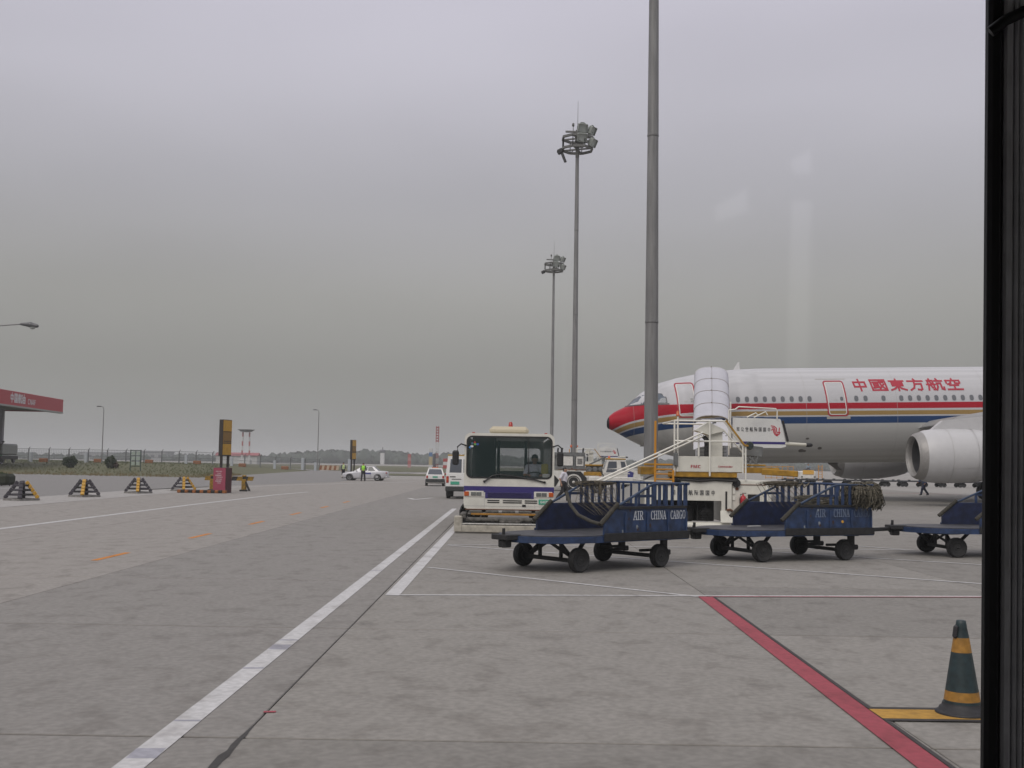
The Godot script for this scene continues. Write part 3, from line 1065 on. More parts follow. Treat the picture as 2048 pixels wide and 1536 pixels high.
func build_carts() -> void:
	var base := build_cart()
	base.set_meta("label", "leading blue baggage cart with crisp white lettering, in front of the bus")
	var a := deg_to_rad(39.5)
	var c2 := dup(base, Vector3(4.68, 0, -22.97), deg_to_rad(23.0), "middle blue baggage cart with faded lettering, carrying a heap of cargo net")
	var c3 := dup(base, Vector3(9.52, 0, -24.98), deg_to_rad(4.0), "rear blue baggage cart, cut off by the dark window frame")
	base.position = Vector3(0.73, 0, -20.13)
	base.rotation.y = a
	cart_words(base, Color(0.55, 0.58, 0.62), "")
	cart_words(c2, Color(0.15, 0.19, 0.27), "worn")
	var st := S()
	lathe(st, [Vector2(0.03, 0), Vector2(0.026, 0.006)], Vector3(1.84, 0.79, 0.902), Vector3.BACK, 10)
	obj("yellow_reflector", st, m("yellow_reflector", Color(0.6, 0.32, 0.03), 0.4), c2)
	st = S()
	box(st, Vector3(0.55, 0.645, -0.3), Vector3(0.34, 0.012, 0.06), 0, Basis(Vector3.UP, 0.2))
	tag(obj("paper_strip", st, m("white_paper", Color(0.6, 0.6, 0.58), 0.8)), "white strip lying on the deck of the middle cart", "strip").transform = c2.transform
	# drawbars between carts
	var iron := m("dirty_iron")
	for k in 2:
		var from: Vector3 = [base, c2][k].transform * Vector3(2.82, 0.55, 0)
		var to: Vector3 = [c2, c3][k].transform * Vector3(-1.14, 0.56, 0)
		st = S()
		bar(st, from, to, 0.09, 0.08)
		bar(st, to, to + (to - from).normalized() * 0.2, 0.14, 0.16)
		bar(st, to + Vector3(0, -0.05, 0), to + Vector3(0.03, 0.13, 0), 0.04, 0.03)
		lathe(st, [Vector2(0.05, -0.06), Vector2(0.05, 0.06)], from, Vector3.UP, 10)
		tag(obj("drawbar", st, iron), ["iron drawbar coupling the leading blue cart to the middle one", "iron drawbar between middle blue cart and the rear one"][k], "drawbar")
	# nets
	var cord := m("net_cord", Color(0.115, 0.098, 0.07), 0.9)
	st = S()
	net(st, Vector3(2.4, 1.32, 0.72), Vector3(0.4, 0.27, 0.36), 230, 5, 0.0095)
	net(st, Vector3(1.75, 1.2, 0.2), Vector3(0.55, 0.1, 0.6), 70, 6, 0.008)
	net(st, Vector3(2.66, 1.33, 0.75), Vector3(0.2, 0.27, 0.34), 170, 8, 0.0095)
	nets(st, [[Vector3(2.25, 1.3, 0.66), Vector3(2.5, 1.36, 0.7), 0.15, 0.19], [Vector3(2.62, 1.28, 0.74), Vector3(2.62, 1.42, 0.5), 0.15, 0.14], [Vector3(1.7, 1.0, 0.3), Vector3(2.2, 1.1, 0.4), 0.14, 0.2]], 0.04, 0.06)
	for k in 90:
		var ang := rng.randf() * PI * 1.1 - 0.4
		var o := Vector3(2.42 + cos(ang) * 0.34, 1.5, 0.72 + sin(ang) * 0.3)
		var out := Vector3(cos(ang), 0, sin(ang)) * rng.randf_range(0.02, 0.12)
		tube(st, [o, o + out + Vector3(rng.randf_range(-0.05, 0.05), -0.16, 0), o + out * 1.2 + Vector3(rng.randf_range(-0.08, 0.08), -rng.randf_range(0.25, 0.36), 0.02), o + out * 0.7 + Vector3(rng.randf_range(-0.1, 0.1), -rng.randf_range(0.36, 0.5), 0)], 0.01, 4)
	var heap := obj("cargo_net", st, m("net_heap", Color(0.23, 0.205, 0.15), 0.95, 0.0, 0.7, 5.0))
	tag(heap, "brown heap of knotted cargo net piled over the middle cart's rear end", "cargo net")
	heap.transform = c2.transform
	st = S()
	for k in 6:
		var x := 1.3 + k * 0.18
		tube(st, [Vector3(x, 1.54, -0.88), Vector3(x + 0.05, 1.44, -0.86), Vector3(x + 0.14, 1.5, -0.85), Vector3(x + 0.2, 1.54, -0.88)], 0.02, 5)
	net(st, Vector3(1.7, 1.52, -0.88), Vector3(0.7, 0.05, 0.05), 40, 11)
	for k in 9:
		tube(st, [Vector3(1.0 + k * 0.12, 1.52, -0.87), Vector3(1.15 + k * 0.14, 1.25, -0.82), Vector3(1.3 + k * 0.15, 1.02, -0.7)], 0.006, 4)
	var hung := obj("cargo_net", st, cord)
	tag(hung, "loose brown net strands hanging along the middle cart's far rail", "cargo net")
	hung.transform = c2.transform
	st = S()
	net(st, Vector3(1.9, 1.5, -0.88), Vector3(0.6, 0.05, 0.05), 45, 21)
	for k in 16:
		var x := 1.4 + 0.07 * k
		tube(st, [Vector3(x, 1.53, -0.86), Vector3(x + 0.09 * sin(k * 2.1), 1.35, -0.8), Vector3(x - 0.12 * cos(k * 1.3), 1.15, -0.74), Vector3(x + 0.16, 0.9, -0.5)], 0.006, 4)
	for k in 7:
		tube(st, [Vector3(1.45, 1.5 - k * 0.06, -0.84), Vector3(1.8, 1.38 - k * 0.07, -0.78), Vector3(2.2, 1.42 - k * 0.06, -0.7)], 0.005, 4)
	nets(st, [[Vector3(2.02, 1.5, -0.86), Vector3(2.02, 1.3, -0.84), 0.035, 0.03], [Vector3(1.9, 1.53, -0.87), Vector3(2.1, 1.53, -0.87), 0.03, 0.03]], 0.018, 0.02)
	hung = obj("cargo_net", st, cord)
	tag(hung, "thin net draped over the far rail of the leading cart", "cargo net")
	hung.transform = base.transform
	st = S()
	tube(st, [Vector3(1.15, 1.33, -0.86), Vector3(1.02, 1.1, -0.6), Vector3(0.85, 0.93, -0.2), Vector3(0.7, 0.84, 0.3), Vector3(0.5, 0.8, 0.86)], 0.034, 8)
	hung = obj("strap", st, m("dirty_foam"))
	tag(hung, "dirty brown padded strap sagging across the leading cart's deck", "strap")
	hung.transform = base.transform


# ---------- airliner ----------
const FUSE := [[0.0, 4.15, 4.45, 0.02], [0.06, 4.05, 4.66, 0.24], [0.2, 3.98, 4.83, 0.42], [0.45, 3.86, 5.02, 0.62], [0.8, 3.66, 5.19, 0.85], [1.2, 3.43, 5.38, 1.1], [1.6, 3.22, 5.72, 1.36], [2.0, 3.02, 6.1, 1.62], [2.6, 2.76, 6.47, 1.92], [3.2, 2.55, 6.74, 2.16], [4.2, 2.29, 7.02, 2.46], [5.2, 2.1, 7.22, 2.66], [6.2, 1.98, 7.36, 2.77], [7.4, 1.92, 7.48, 2.82], [9.0, 1.9, 7.55, 2.825], [30.0, 1.9, 7.55, 2.825], [38.0, 2.4, 7.55, 2.6], [46.0, 4.2, 7.4, 1.6], [53.0, 5.9, 7.0, 0.4]]


func fuse(s: float) -> Vector3:
	# lower edge, upper edge, half width
	for k in range(1, FUSE.size()):
		if s <= FUSE[k][0]:
			var t: float = (s - FUSE[k - 1][0]) / (FUSE[k][0] - FUSE[k - 1][0])
			return Vector3(lerpf(FUSE[k - 1][1], FUSE[k][1], t), lerpf(FUSE[k - 1][2], FUSE[k][2], t), lerpf(FUSE[k - 1][3], FUSE[k][3], t))
	return Vector3(5.9, 7.0, 0.4)


func on_fuse(s: float, y: float, off: float, side := 1.0) -> Vector3:
	var f := fuse(s)
	var yc := (f.x + f.y) / 2.0
	var h := (f.y - f.x) / 2.0
	var q := clampf((y - yc) / h, -0.999, 0.999)
	var z := f.z * sqrt(1.0 - q * q)
	var n := Vector2(q / h, sqrt(1.0 - q * q) / f.z).normalized()
	return Vector3(s, y + n.x * off, (z + n.y * off) * side)


func livery(s: float, y: float) -> Color:
	var top := Color(0.545, 0.545, 0.56)
	var belly := Color(0.56, 0.56, 0.545)
	var red := Color(0.40, 0.008, 0.024)
	var sag := 0.0
	if s < 7.2:
		sag = 0.06 * (7.2 - s) + 0.028 * pow(maxf(0.0, 4.2 - s), 2.0) + (0.12 * pow(maxf(0.0, 1.6 - s), 2.0))
	var r1 := 5.33 if s > 1.3 else 9.0
	if s < 2.9:
		r1 = maxf(r1, 5.4)
	if y > r1:
		return top
	if y > 4.99 - sag:
		return red if s > 0.12 else Color(0.02, 0.02, 0.025)
	if s < 0.1:
		return Color(0.02, 0.02, 0.025)
	if y > 4.87 - sag:
		return top
	if y > 4.62 - sag * 1.02:
		return Color(0.36, 0.235, 0.085)
	if y > 4.54 - sag * 1.03:
		return top
	if y > 4.16 - sag * 1.0:
		return Color(0.022, 0.06, 0.17)
	return belly


func fuse_patch(st: SurfaceTool, pts: Array, off: float) -> void:
	# a patch that lies on the skin; pts are (s, y) corners of a convex outline
	var c := Vector2.ZERO
	for p: Vector2 in pts:
		c += p / pts.size()
	for k in pts.size():
		var a: Vector2 = pts[k]
		var b: Vector2 = pts[(k + 1) % pts.size()]
		tri(st, on_fuse(c.x, c.y, off), on_fuse(a.x, a.y, off), on_fuse(b.x, b.y, off), on_fuse(c.x, c.y, -5))


func build_airliner() -> void:
	var t := thing("airliner", "white airliner with red nose and red, gold and blue stripes behind the loader", "airliner", Vector3(5.79, 0, -67))
	t.rotation.z = 0.024
	# fuselage with its painted livery
	var W := 2048
	var H := 1024
	var im := Image.create(W, H, false, Image.FORMAT_RGB8)
	var L := 25.6
	for x in W:
		var s := (x + 0.5) / W * L
		var f := fuse(s)
		for y in H / 2 + 1:
			# v = 0 top, 0.5 bottom
			var a := PI * (y + 0.5) / (H / 2.0)
			var yy := (f.x + f.y) / 2.0 + cos(a) * (f.y - f.x) / 2.0
			var c := livery(s, yy)
			c = c.linear_to_srgb()
			if y < H / 2:
				im.set_pixel(x, y, c)
				im.set_pixel(x, H - 1 - y, c)
	var lm := StandardMaterial3D.new()
	lm.resource_name = "airliner_livery"
	lm.albedo_texture = ImageTexture.create_from_image(im)
	lm.roughness = 0.4
	lm.metallic_specular = 0.3
	lm.detail_enabled = true
	lm.detail_blend_mode = BaseMaterial3D.BLEND_MODE_MUL
	lm.detail_albedo = noise("skin_soil", 0.86, 1.0, 0.014, 5)
	lm.detail_uv_layer = BaseMaterial3D.DETAIL_UV_2
	lm.uv2_triplanar = true
	lm.uv2_scale = Vector3(0.11, 0.4, 0.4)
	var st := SurfaceTool.new()
	st.begin(Mesh.PRIMITIVE_TRIANGLES)
	var ss := []
	for k in FUSE.size() - 1:
		var n := 3 if FUSE[k][0] < 8.0 else 8
		for i in n:
			ss.append(lerpf(FUSE[k][0], FUSE[k + 1][0], float(i) / n))
	ss.append(53.0)
	var N := 64
	for s: float in ss:
		var f := fuse(s)
		for i in N + 1:
			var a := TAU * i / N
			st.set_uv(Vector2(s / L, float(i) / N))
			var h := (f.y - f.x) / 2.0
			st.set_normal(Vector3(0, cos(a) / h, sin(a) / f.z).normalized())
			st.add_vertex(Vector3(s, (f.x + f.y) / 2.0 + cos(a) * h, sin(a) * f.z))
	for k in ss.size() - 1:
		for i in N:
			var a := k * (N + 1) + i
			for q in [a, a + N + 1, a + 1, a + 1, a + N + 1, a + N + 2]:
				st.add_index(q)
	lm.texture_repeat = false
	var fus := inst("fuselage", st.commit(), lm, t)
	# radome seam and skin joints
	st = S()
	for s in [1.5, 6.6, 11.2, 16.4, 21.5]:
		var pr: Array = []
		for i in 33:
			var a := 0.15 + (PI - 0.3) * i / 32.0
			var f := fuse(s)
			pr.append(on_fuse(s, (f.x + f.y) / 2.0 + cos(a) * (f.y - f.x) / 2.0, 0.002))
		for i in 32:
			var w := Vector3(0.008, 0, 0)
			quad(st, pr[i] - w, pr[i] + w, pr[i + 1] + w, pr[i + 1] - w, Vector3(s, 4.7, 0))
	obj("skin_joint", st, m("skin_joint", Color(0.34, 0.33, 0.32), 0.6), fus)
	# cabin windows
	var ring_m := m("window_surround", Color(0.30, 0.30, 0.32), 0.5)
	var pane_m := m("cabin_window_pane", Color(0.12, 0.125, 0.135), 0.12)
	var at := []
	for k in 9:
		at.append(7.31 + 0.5125 * k)
	for s in [14.09, 14.62, 15.65]:
		at.append(s)
	for k in 12:
		at.append(16.67 + 0.5045 * k)
	for s: float in at:
		st = S()
		var o := []
		var q := []
		for v: Vector2 in rrect(0.27, 0.37, 0.13, 5):
			o.append(Vector2(s + v.x, 5.565 + v.y))
			q.append(Vector2(s + v.x * 0.82, 5.565 + v.y * 0.86))
		fuse_patch(st, o, 0.004)
		var w := obj("cabin_window", st, ring_m, t)
		st = S()
		fuse_patch(st, q, 0.008)
		obj("pane", st, pane_m, w)
	# doors
	var redline := m("red_outline", Color(0.34, 0.012, 0.03), 0.5)
	for e in [[4.42, 1.02], [12.95, 1.12]]:
		var cx: float = e[0]
		var w: float = e[1]
		st = S()
		var loop := []
		for v: Vector2 in rrect(w, 2.02, 0.14, 4):
			loop.append(Vector2(cx + v.x + (5.6 - (5.6 + v.y)) * 0.05, 5.6 + v.y))
		loop.append(loop[0])
		ribbon(st, loop, 0.07, func(p: Vector2, z: float) -> Vector3: return on_fuse(p.x, p.y, 0.010 + z), 0.1)
		var d := obj("cabin_door", st, redline, t)
		st = S()
		var loop2 := []
		for v: Vector2 in loop:
			loop2.append(Vector2(cx + (v.x - cx) * 0.87, 5.6 + (v.y - 5.6) * 0.93))
		ribbon(st, loop2, 0.045, func(p: Vector2, z: float) -> Vector3: return on_fuse(p.x, p.y, 0.0085 + z), 0.1)
		obj("door_edge", st, m("bare_edge", Color(0.62, 0.61, 0.58), 0.5), d)
		st = S()
		var q := []
		for v: Vector2 in rrect(0.17, 0.24, 0.07, 4):
			q.append(Vector2(cx + 0.3 + v.x, 5.56 + v.y))
		fuse_patch(st, q, 0.008)
		obj("door_window", st, pane_m, d)
		st = S()
		ribbon(st, [Vector2(cx - 0.12, 5.5), Vector2(cx + 0.02, 5.5)], 0.06, func(p: Vector2, z: float) -> Vector3: return on_fuse(p.x, p.y, 0.008 + z))
		obj("door_handle", st, m("grey_handle", Color(0.4, 0.4, 0.4), 0.4), d)
		st = S()
		ribbon(st, [Vector2(cx - w * 0.48, 4.47), Vector2(cx + w * 0.6, 4.47)], 0.14, func(p: Vector2, z: float) -> Vector3: return on_fuse(p.x, p.y, 0.006 + z))
		obj("door_sill", st, m("sill_grey", Color(0.36, 0.34, 0.31), 0.6), d)
	st = S()
	ribbon(st, [Vector2(11.95, 6.74), Vector2(13.65, 6.74)], 0.035, func(p: Vector2, z: float) -> Vector3: return on_fuse(p.x, p.y, 0.01 + z))
	obj("rain_gutter", st, m("sill_grey"), t)
	# glare band and cockpit windows
	st = S()
	ribbon(st, [Vector2(1.12, 5.34), Vector2(1.7, 5.37), Vector2(3.42, 5.38)], 0.075, func(p: Vector2, z: float) -> Vector3: return on_fuse(p.x, p.y, 0.008 + z))
	obj("glare_band", st, m("window_frame_dark", Color(0.05, 0.05, 0.055), 0.5), t)
	var cock := m("cockpit_glass", Color(0.10, 0.12, 0.15), 0.06)
	for q in [[Vector2(1.24, 5.37), Vector2(1.98, 5.44), Vector2(1.98, 5.9), Vector2(1.66, 5.74)], [Vector2(2.03, 5.45), Vector2(2.72, 5.45), Vector2(2.72, 6.0), Vector2(2.03, 5.95)], [Vector2(2.78, 5.45), Vector2(3.3, 5.45), Vector2(3.27, 5.75), Vector2(3.02, 5.99), Vector2(2.78, 6.0)]]:
		st = S()
		fuse_patch(st, q, 0.02)
		obj("cockpit_window", st, cock, t)
		st = S()
		var qq: Array = q.duplicate()
		for v in qq.size():
			qq[v] = q[v] + (q[v] - Vector2(2.3, 5.66)).normalized() * 0.06
		fuse_patch(st, qq, 0.012)
		obj("window_frame", st, m("window_frame_dark", Color(0.05, 0.05, 0.055), 0.5), t)
	# airline name in red strokes
	st = S()
	glyphs(st, "中國東方航空", Vector2(0.92, 0.66), 1.085, 0.105, func(p: Vector2, z: float) -> Vector3: return on_fuse(14.02 + p.x, 6.03 + p.y, 0.006 + z), 0.15)
	obj("airline_name", st, m("red_lettering", Color(0.35, 0.01, 0.032), 0.5), t)
	# belly ports, antennas
	for e in [[11.3, 3.3, 0.1], [11.05, 2.62, 0.16], [11.25, 2.6, 0.1], [12.1, 2.75, 0.13]]:
		st = S()
		var q := []
		for i in 10:
			q.append(Vector2(e[0] + cos(TAU * i / 10) * e[2], e[1] + sin(TAU * i / 10) * e[2] * 0.6))
		fuse_patch(st, q, 0.006)
		obj("skin_port", st, m("port_dark", Color(0.12, 0.11, 0.1), 0.6), t)
	st = S()
	plate(st, [Vector2(7.55, 7.4), Vector2(8.0, 7.4), Vector2(7.98, 7.95), Vector2(7.9, 7.95)], X(Vector3.ZERO), 0.05)
	obj("antenna", st, m("white_enamel", Color(0.62, 0.62, 0.62), 0.35), t)
	st = S()
	plate(st, [Vector2(13.0, 1.95), Vector2(13.5, 1.95), Vector2(13.95, 1.45), Vector2(13.6, 1.5)], X(Vector3.ZERO), 0.06)
	obj("antenna", st, m("port_dark"), t)
	st = S()
	box(st, Vector3(2.0, 2.98, 0.5), Vector3(0.2, 0.05, 0.05), 0.01)
	obj("probe", st, m("port_dark"), t)
	# wings
	var alu := m("wing_grey", Color(0.42, 0.42, 0.43), 0.4, 0.1, 0.15, 0.3)
	for side in [1.0, -1.0]:
		st = S()
		var rings := []
		var ctr := []
		for e in [[2.0, 17.2, 9.6, 3.75, 1.15], [4.4, 18.5, 8.4, 4.05, 0.95], [7.9, 20.5, 6.9, 4.4, 0.72], [22.2, 29.2, 2.7, 5.7, 0.26]]:
			var r := []
			for i in 24:
				var a := TAU * i / 24
				var u := (1.0 - cos(a)) / 2.0
				var th: float = e[4] * 0.5 * sin(a) * (1.35 * sqrt(u) * (1.0 - u * 0.86)) * 1.35
				r.append(Vector3(e[1] + u * e[2], e[3] - u * 0.3 + th, e[0] * side))
			rings.append(r)
			ctr.append(Vector3(e[1] + e[2] * 0.4, e[3] - 0.1, e[0] * side))
		skin(st, rings, ctr)
		var wing := obj("wing", st, alu, t)
		# drooped slats ahead of the leading edge
		for e in [[2.7, 4.3], [4.36, 7.3], [8.6, 14.0], [14.1, 20.5]]:
			st = S()
			var rr := []
			var cc := []
			for z: float in [e[0], e[1]]:
				var f := (z - 2.0) / 20.2
				var le := lerpf(17.2, 29.2, f) - 0.25 + (0.35 if z < 8 else 0.0)
				var yy := 3.86 + 0.115 * (z - 2.0) if z < 8 else 4.5 + 0.09 * (z - 8)
				var r := []
				for v in [Vector2(0.9, 0.42), Vector2(0.45, 0.32), Vector2(0.1, 0.08), Vector2(0.0, -0.14), Vector2(0.12, -0.22), Vector2(0.5, 0.06)]:
					r.append(Vector3(le + v.x, yy + v.y * 0.9, z * side))
				rr.append(r)
				cc.append(Vector3(le + 0.35, yy + 0.08, z * side))
			skin(st, rr, cc)
			obj("slat", st, m("slat_grey", Color(0.29, 0.29, 0.29), 0.45, 0.2), wing)
		# engine
		var e := Node3D.new()
		e.name = "engine"
		e.position = Vector3(15.35 if side > 0.0 else 15.7, 2.22, 7.9 * side)
		t.add_child(e, true)
		var nac := m("nacelle_paint", Color(0.50, 0.50, 0.51), 0.45, 0.0, 0.04, 0.5)
		st = S()
		lathe(st, [Vector2(1.27, 0.42), Vector2(1.36, 0.62), Vector2(1.42, 1.2), Vector2(1.43, 2.2), Vector2(1.38, 3.2), Vector2(1.24, 4.2), Vector2(1.1, 4.7)], Vector3.ZERO, Vector3.RIGHT, 40, false)
		obj("nacelle", st, nac, e)
		st = S()
		lathe(st, [Vector2(1.27, 0.421), Vector2(1.2, 0.16), Vector2(1.13, 0.05), Vector2(1.06, 0.0), Vector2(0.99, 0.03), Vector2(0.95, 0.14), Vector2(0.94, 0.3)], Vector3.ZERO, Vector3.RIGHT, 40, false)
		obj("inlet_lip", st, m("worn_lip_metal", Color(0.33, 0.32, 0.31), 0.5, 0.25, 0.15, 1.2), e)
		st = S()
		lathe(st, [Vector2(0.94, 0.3), Vector2(0.98, 0.7), Vector2(1.02, 1.3)], Vector3.ZERO, Vector3.RIGHT, 36, false)
		obj("inlet_duct", st, m("duct_grey", Color(0.06, 0.06, 0.065), 0.5, 0.1), e)
		st = S()
		for i in 26:
			var a := TAU * i / 26
			var d := Vector3(0, cos(a), sin(a))
			var s2 := Vector3(0.11, -sin(a) * 0.12, cos(a) * 0.12)
			quad(st, Vector3(1.2, 0, 0) + d * 0.25 - s2 * 0.5, Vector3(1.2, 0, 0) + d * 1.0 - s2, Vector3(1.2, 0, 0) + d * 1.0 + s2, Vector3(1.2, 0, 0) + d * 0.25 + s2 * 0.5, Vector3(5, 0, 0))
		lathe(st, [Vector2(1.02, 1.45), Vector2(0.02, 1.45)], Vector3.ZERO, Vector3.RIGHT, 24, false)
		obj("fan", st, m("fan_dark", Color(0.045, 0.045, 0.05), 0.4, 0.4), e)
		st = S()
		lathe(st, [Vector2(0.005, 0.75), Vector2(0.14, 0.9), Vector2(0.26, 1.2)], Vector3.ZERO, Vector3.RIGHT, 20, false)
		obj("spinner", st, m("spinner_grey", Color(0.16, 0.16, 0.17), 0.4), e)
		st = S()
		lathe(st, [Vector2(1.0, 4.5), Vector2(0.78, 5.1), Vector2(0.62, 5.7), Vector2(0.2, 6.3)], Vector3.ZERO, Vector3.RIGHT, 24, false)
		obj("exhaust_cone", st, m("exhaust_metal", Color(0.2, 0.18, 0.16), 0.45, 0.6), e)
		st = S()
		plate(st, [Vector2(0.9, 1.3), Vector2(1.6, 1.86), Vector2(5.2, 2.2), Vector2(9.0, 2.0), Vector2(5.6, 0.9), Vector2(4.4, 0.8)], X(Vector3.ZERO), 0.42)
		obj("pylon", st, nac, e)
		st = S()
		for x in [1.62, 2.95]:
			lathe(st, [Vector2(1.434, x), Vector2(1.434 if x < 2 else 1.402, x + 0.02)], Vector3.ZERO, Vector3.RIGHT, 40, false)
		for y in [-0.62, 0.1]:
			tube(st, [Vector3(1.65, y, 1.28 * side), Vector3(2.9, y, 1.29 * side)], 0.008, 4)
		obj("cowl_joint", st, m("skin_joint"), e)
	# landing gear
	for g in [[6.7, 0.0, 0.5, 2.1], [25.4, 4.8, 0.62, 3.6], [25.4, -4.8, 0.62, 3.6]]:
		var gx: float = g[0]
		var rad: float = g[2]
		var lift: float = 0.024 * gx
		st = S()
		lathe(st, [Vector2(0.14, rad - lift), Vector2(0.14, 1.2), Vector2(0.2, 1.25), Vector2(0.2, g[3])], Vector3(gx, 0, g[1]), Vector3.UP, 12)
		bar(st, Vector3(gx + 0.1, 1.2, g[1]), Vector3(gx + 1.3, g[3], g[1]), 0.12, 0.12)
		box(st, Vector3(gx, rad - lift, g[1]), Vector3(1.4 if g[1] != 0.0 else 0.2, 0.2, 1.0), 0.03)
		obj("gear_leg", st, m("gear_grey", Color(0.3, 0.3, 0.3), 0.5, 0.2), t)
		for x in ([-0.7, 0.7] if g[1] != 0.0 else [0.0]):
			for z in [-0.45, 0.45]:
				wheel(t, Vector3(gx + x, rad - lift, g[1] + z), rad, 0.4, rad * 0.5, m("black_rubber"), m("gear_grey"))
	# tail, beyond the frame
	st = S()
	plate(st, [Vector2(43, 7.2), Vector2(51.5, 6.9), Vector2(54.5, 15.5), Vector2(51.5, 15.5)], X(Vector3.ZERO), 0.4)
	obj("tail_fin", st, m("white_enamel"), t)
	for s in [-1.0, 1.0]:
		st = S()
		plate(st, [Vector2(46, 0.5), Vector2(51, 0.3), Vector2(53, 8), Vector2(51, 8)], Transform3D(Basis(Vector3.RIGHT, PI / 2 * s), Vector3(0, 6.4, 0)), 0.25)
		obj("tailplane", st, alu, t)


# ---------- apron tractor that looks like a bus ----------
func build_bus() -> void:
	var t := thing("apron_bus", "white flat-fronted airport bus with purple stripe and heavy bumper frame", "bus", Vector3(-0.04, 0, -31))
	var white := m("bus_white", Color(0.68, 0.67, 0.61), 0.35, 0.0, 0.08, 0.4)
	var purple := m("purple_stripe", Color(0.035, 0.026, 0.15), 0.4)
	var black := m("black_plastic", Color(0.014, 0.014, 0.015), 0.5)
	var st := S()
	frame(st, rrect(2.48, 2.10, 0.17, 5, Vector2(0, 1.64)), rrect(2.36, 1.16, 0.15, 5, Vector2(0, 2.03)), X(Vector3(0, 0, -0.04)), 0.08)
	for s in [-1.0, 1.0]:
		box(st, Vector3(s * 1.2, 1.62, -3.9), Vector3(0.06, 2.0, 7.6), 0.02)
	box(st, Vector3(0, 2.66, -3.9), Vector3(2.3, 0.06, 7.64), 0.025)
	obj("body", st, white, t)
	st = S()
	frame(st, rrect(2.46, 2.08, 0.15, 5, Vector2(0, 1.64)), rrect(1.95, 0.78, 0.1, 5, Vector2(0.08, 2.0)), X(Vector3(0, 0, -7.72)), 0.05)
	obj("rear_panel", st, white, t)
	st = S()
	box(st, Vector3(0, 0.95, -3.9), Vector3(2.3, 0.06, 7.6))
	obj("floor", st, m("dark_floor", Color(0.05, 0.05, 0.05), 0.8), t)
	# windscreen with its black band
	st = S()
	frame(st, rrect(2.37, 1.17, 0.155, 5, Vector2(0, 2.03)), rrect(2.29, 1.09, 0.13, 5, Vector2(0, 2.03)), X(Vector3(0, 0, 0.005)), 0.014)
	obj("windscreen_seal", st, black, t)
	st = S()
	plate(st, rrect(2.34, 1.14, 0.14, 5, Vector2(0, 2.03)), X(Vector3(0, 0, -0.02)), 0.006)
	var ws := obj("windscreen", st, glass("tinted_glass", Color(0.22, 0.29, 0.29), 0.24), t)
	st = S()
	box(st, Vector3(0.53, 2.03, -0.012), Vector3(0.02, 1.1, 0.012))
	obj("windscreen_bar", st, black, ws)
	# flower and capsule stickers in the upper corner
	var k := 0
	for e in [[-0.95, 2.38, 0.05, 0.034, Color(0.1, 0.28, 0.06)], [-0.96, 2.43, 0.035, 0.03, Color(0.35, 0.03, 0.02)], [-0.88, 2.38, 0.045, 0.03, Color(0.03, 0.08, 0.4)], [-1.03, 2.40, 0.04, 0.03, Color(0.06, 0.14, 0.22)], [-1.04, 2.32, 0.06, 0.03, Color(0.6, 0.62, 0.64)], [-1.09, 2.29, 0.04, 0.03, Color(0.05, 0.2, 0.5)]]:
		st = S()
		var o := []
		for i in 10:
			o.append(Vector2(e[0] + cos(TAU * i / 10) * e[2] * 0.8, e[1] + sin(TAU * i / 10) * e[3]))
		plate(st, o, X(Vector3(0, 0, -0.012 + 0.0012 * k)), 0.001)
		obj("sticker", st, m("sticker_%d" % k, e[4], 0.5), ws)
		k += 1
	# rear window panes and pillars seen through the bus
	st = S()
	plate(st, rrect(1.95, 0.78, 0.1, 5, Vector2(0.08, 2.0)), X(Vector3(0, 0, -7.72)), 0.005)
	obj("rear_window", st, glass("clear_glass", Color(0.5, 0.55, 0.55), 0.12), t)
	for x in [-0.62, -0.38, 0.55]:
		st = S()
		box(st, Vector3(x, 1.8, -7.3), Vector3(0.1, 1.7, 0.1), 0.02)
		obj("pillar", st, m("dark_grey_trim", Color(0.03, 0.032, 0.033), 0.6), t)
	st = S()
	box(st, Vector3(-0.75, 2.3, -2.4), Vector3(0.7, 0.66, 0.06), 0.02)
	box(st, Vector3(-0.75, 1.6, -2.4), Vector3(0.7, 0.9, 0.05), 0.02)
	obj("partition", st, m("dark_grey_trim"), t)
	for e in [[-1.169, 1.0], [1.169, -1.0]]:
		for z in 4:
			st = S()
			box(st, Vector3(e[0] + 0.066 * -e[1], 2.02, -1.2 - z * 1.8), Vector3(0.012, 0.8, 1.6), 0.0)
			obj("side_window", st, m("dark_side_glass", Color(0.02, 0.025, 0.025), 0.08), t)
	# dashboard, wheel, seat
	st = S()
	box(st, Vector3(0, 1.42, -0.28), Vector3(2.28, 0.14, 0.4), 0.04)
	box(st, Vector3(0, 1.2, -0.22), Vector3(2.28, 0.36, 0.25), 0.02)
	obj("dashboard", st, black, t)
	st = S()
	var loop := []
	for i in 25:
		loop.append(Vector3(0.72 + cos(TAU * i / 24) * 0.24, 1.5 + sin(TAU * i / 24) * 0.13, -0.5 + sin(TAU * i / 24) * -0.18))
	tube(st, loop, 0.018, 6)
	bar(st, Vector3(0.5, 1.5, -0.5), Vector3(0.94, 1.5, -0.5), 0.05, 0.03)
	obj("steering_wheel", st, black, t)
	st = S()
	box(st, Vector3(0.72, 1.25, -0.95), Vector3(0.5, 0.12, 0.5), 0.04)
	box(st, Vector3(0.72, 1.6, -1.2), Vector3(0.48, 0.66, 0.12), 0.05)
	box(st, Vector3(0.72, 0.98, -0.95), Vector3(0.3, 0.45, 0.3), 0.02)
	obj("driver_seat", st, m("seat_grey", Color(0.05, 0.055, 0.06), 0.8), t)
	st = S()
	box(st, Vector3(1.0, 1.72, -0.7), Vector3(0.2, 0.3, 0.1), 0.03)
	obj("yellow_jacket", st, m("yellow_cloth", Color(0.4, 0.36, 0.05), 0.9), t)
	st = S()
	box(st, Vector3(1.02, 1.54, -0.12), Vector3(0.2, 0.1, 0.1), 0.01)
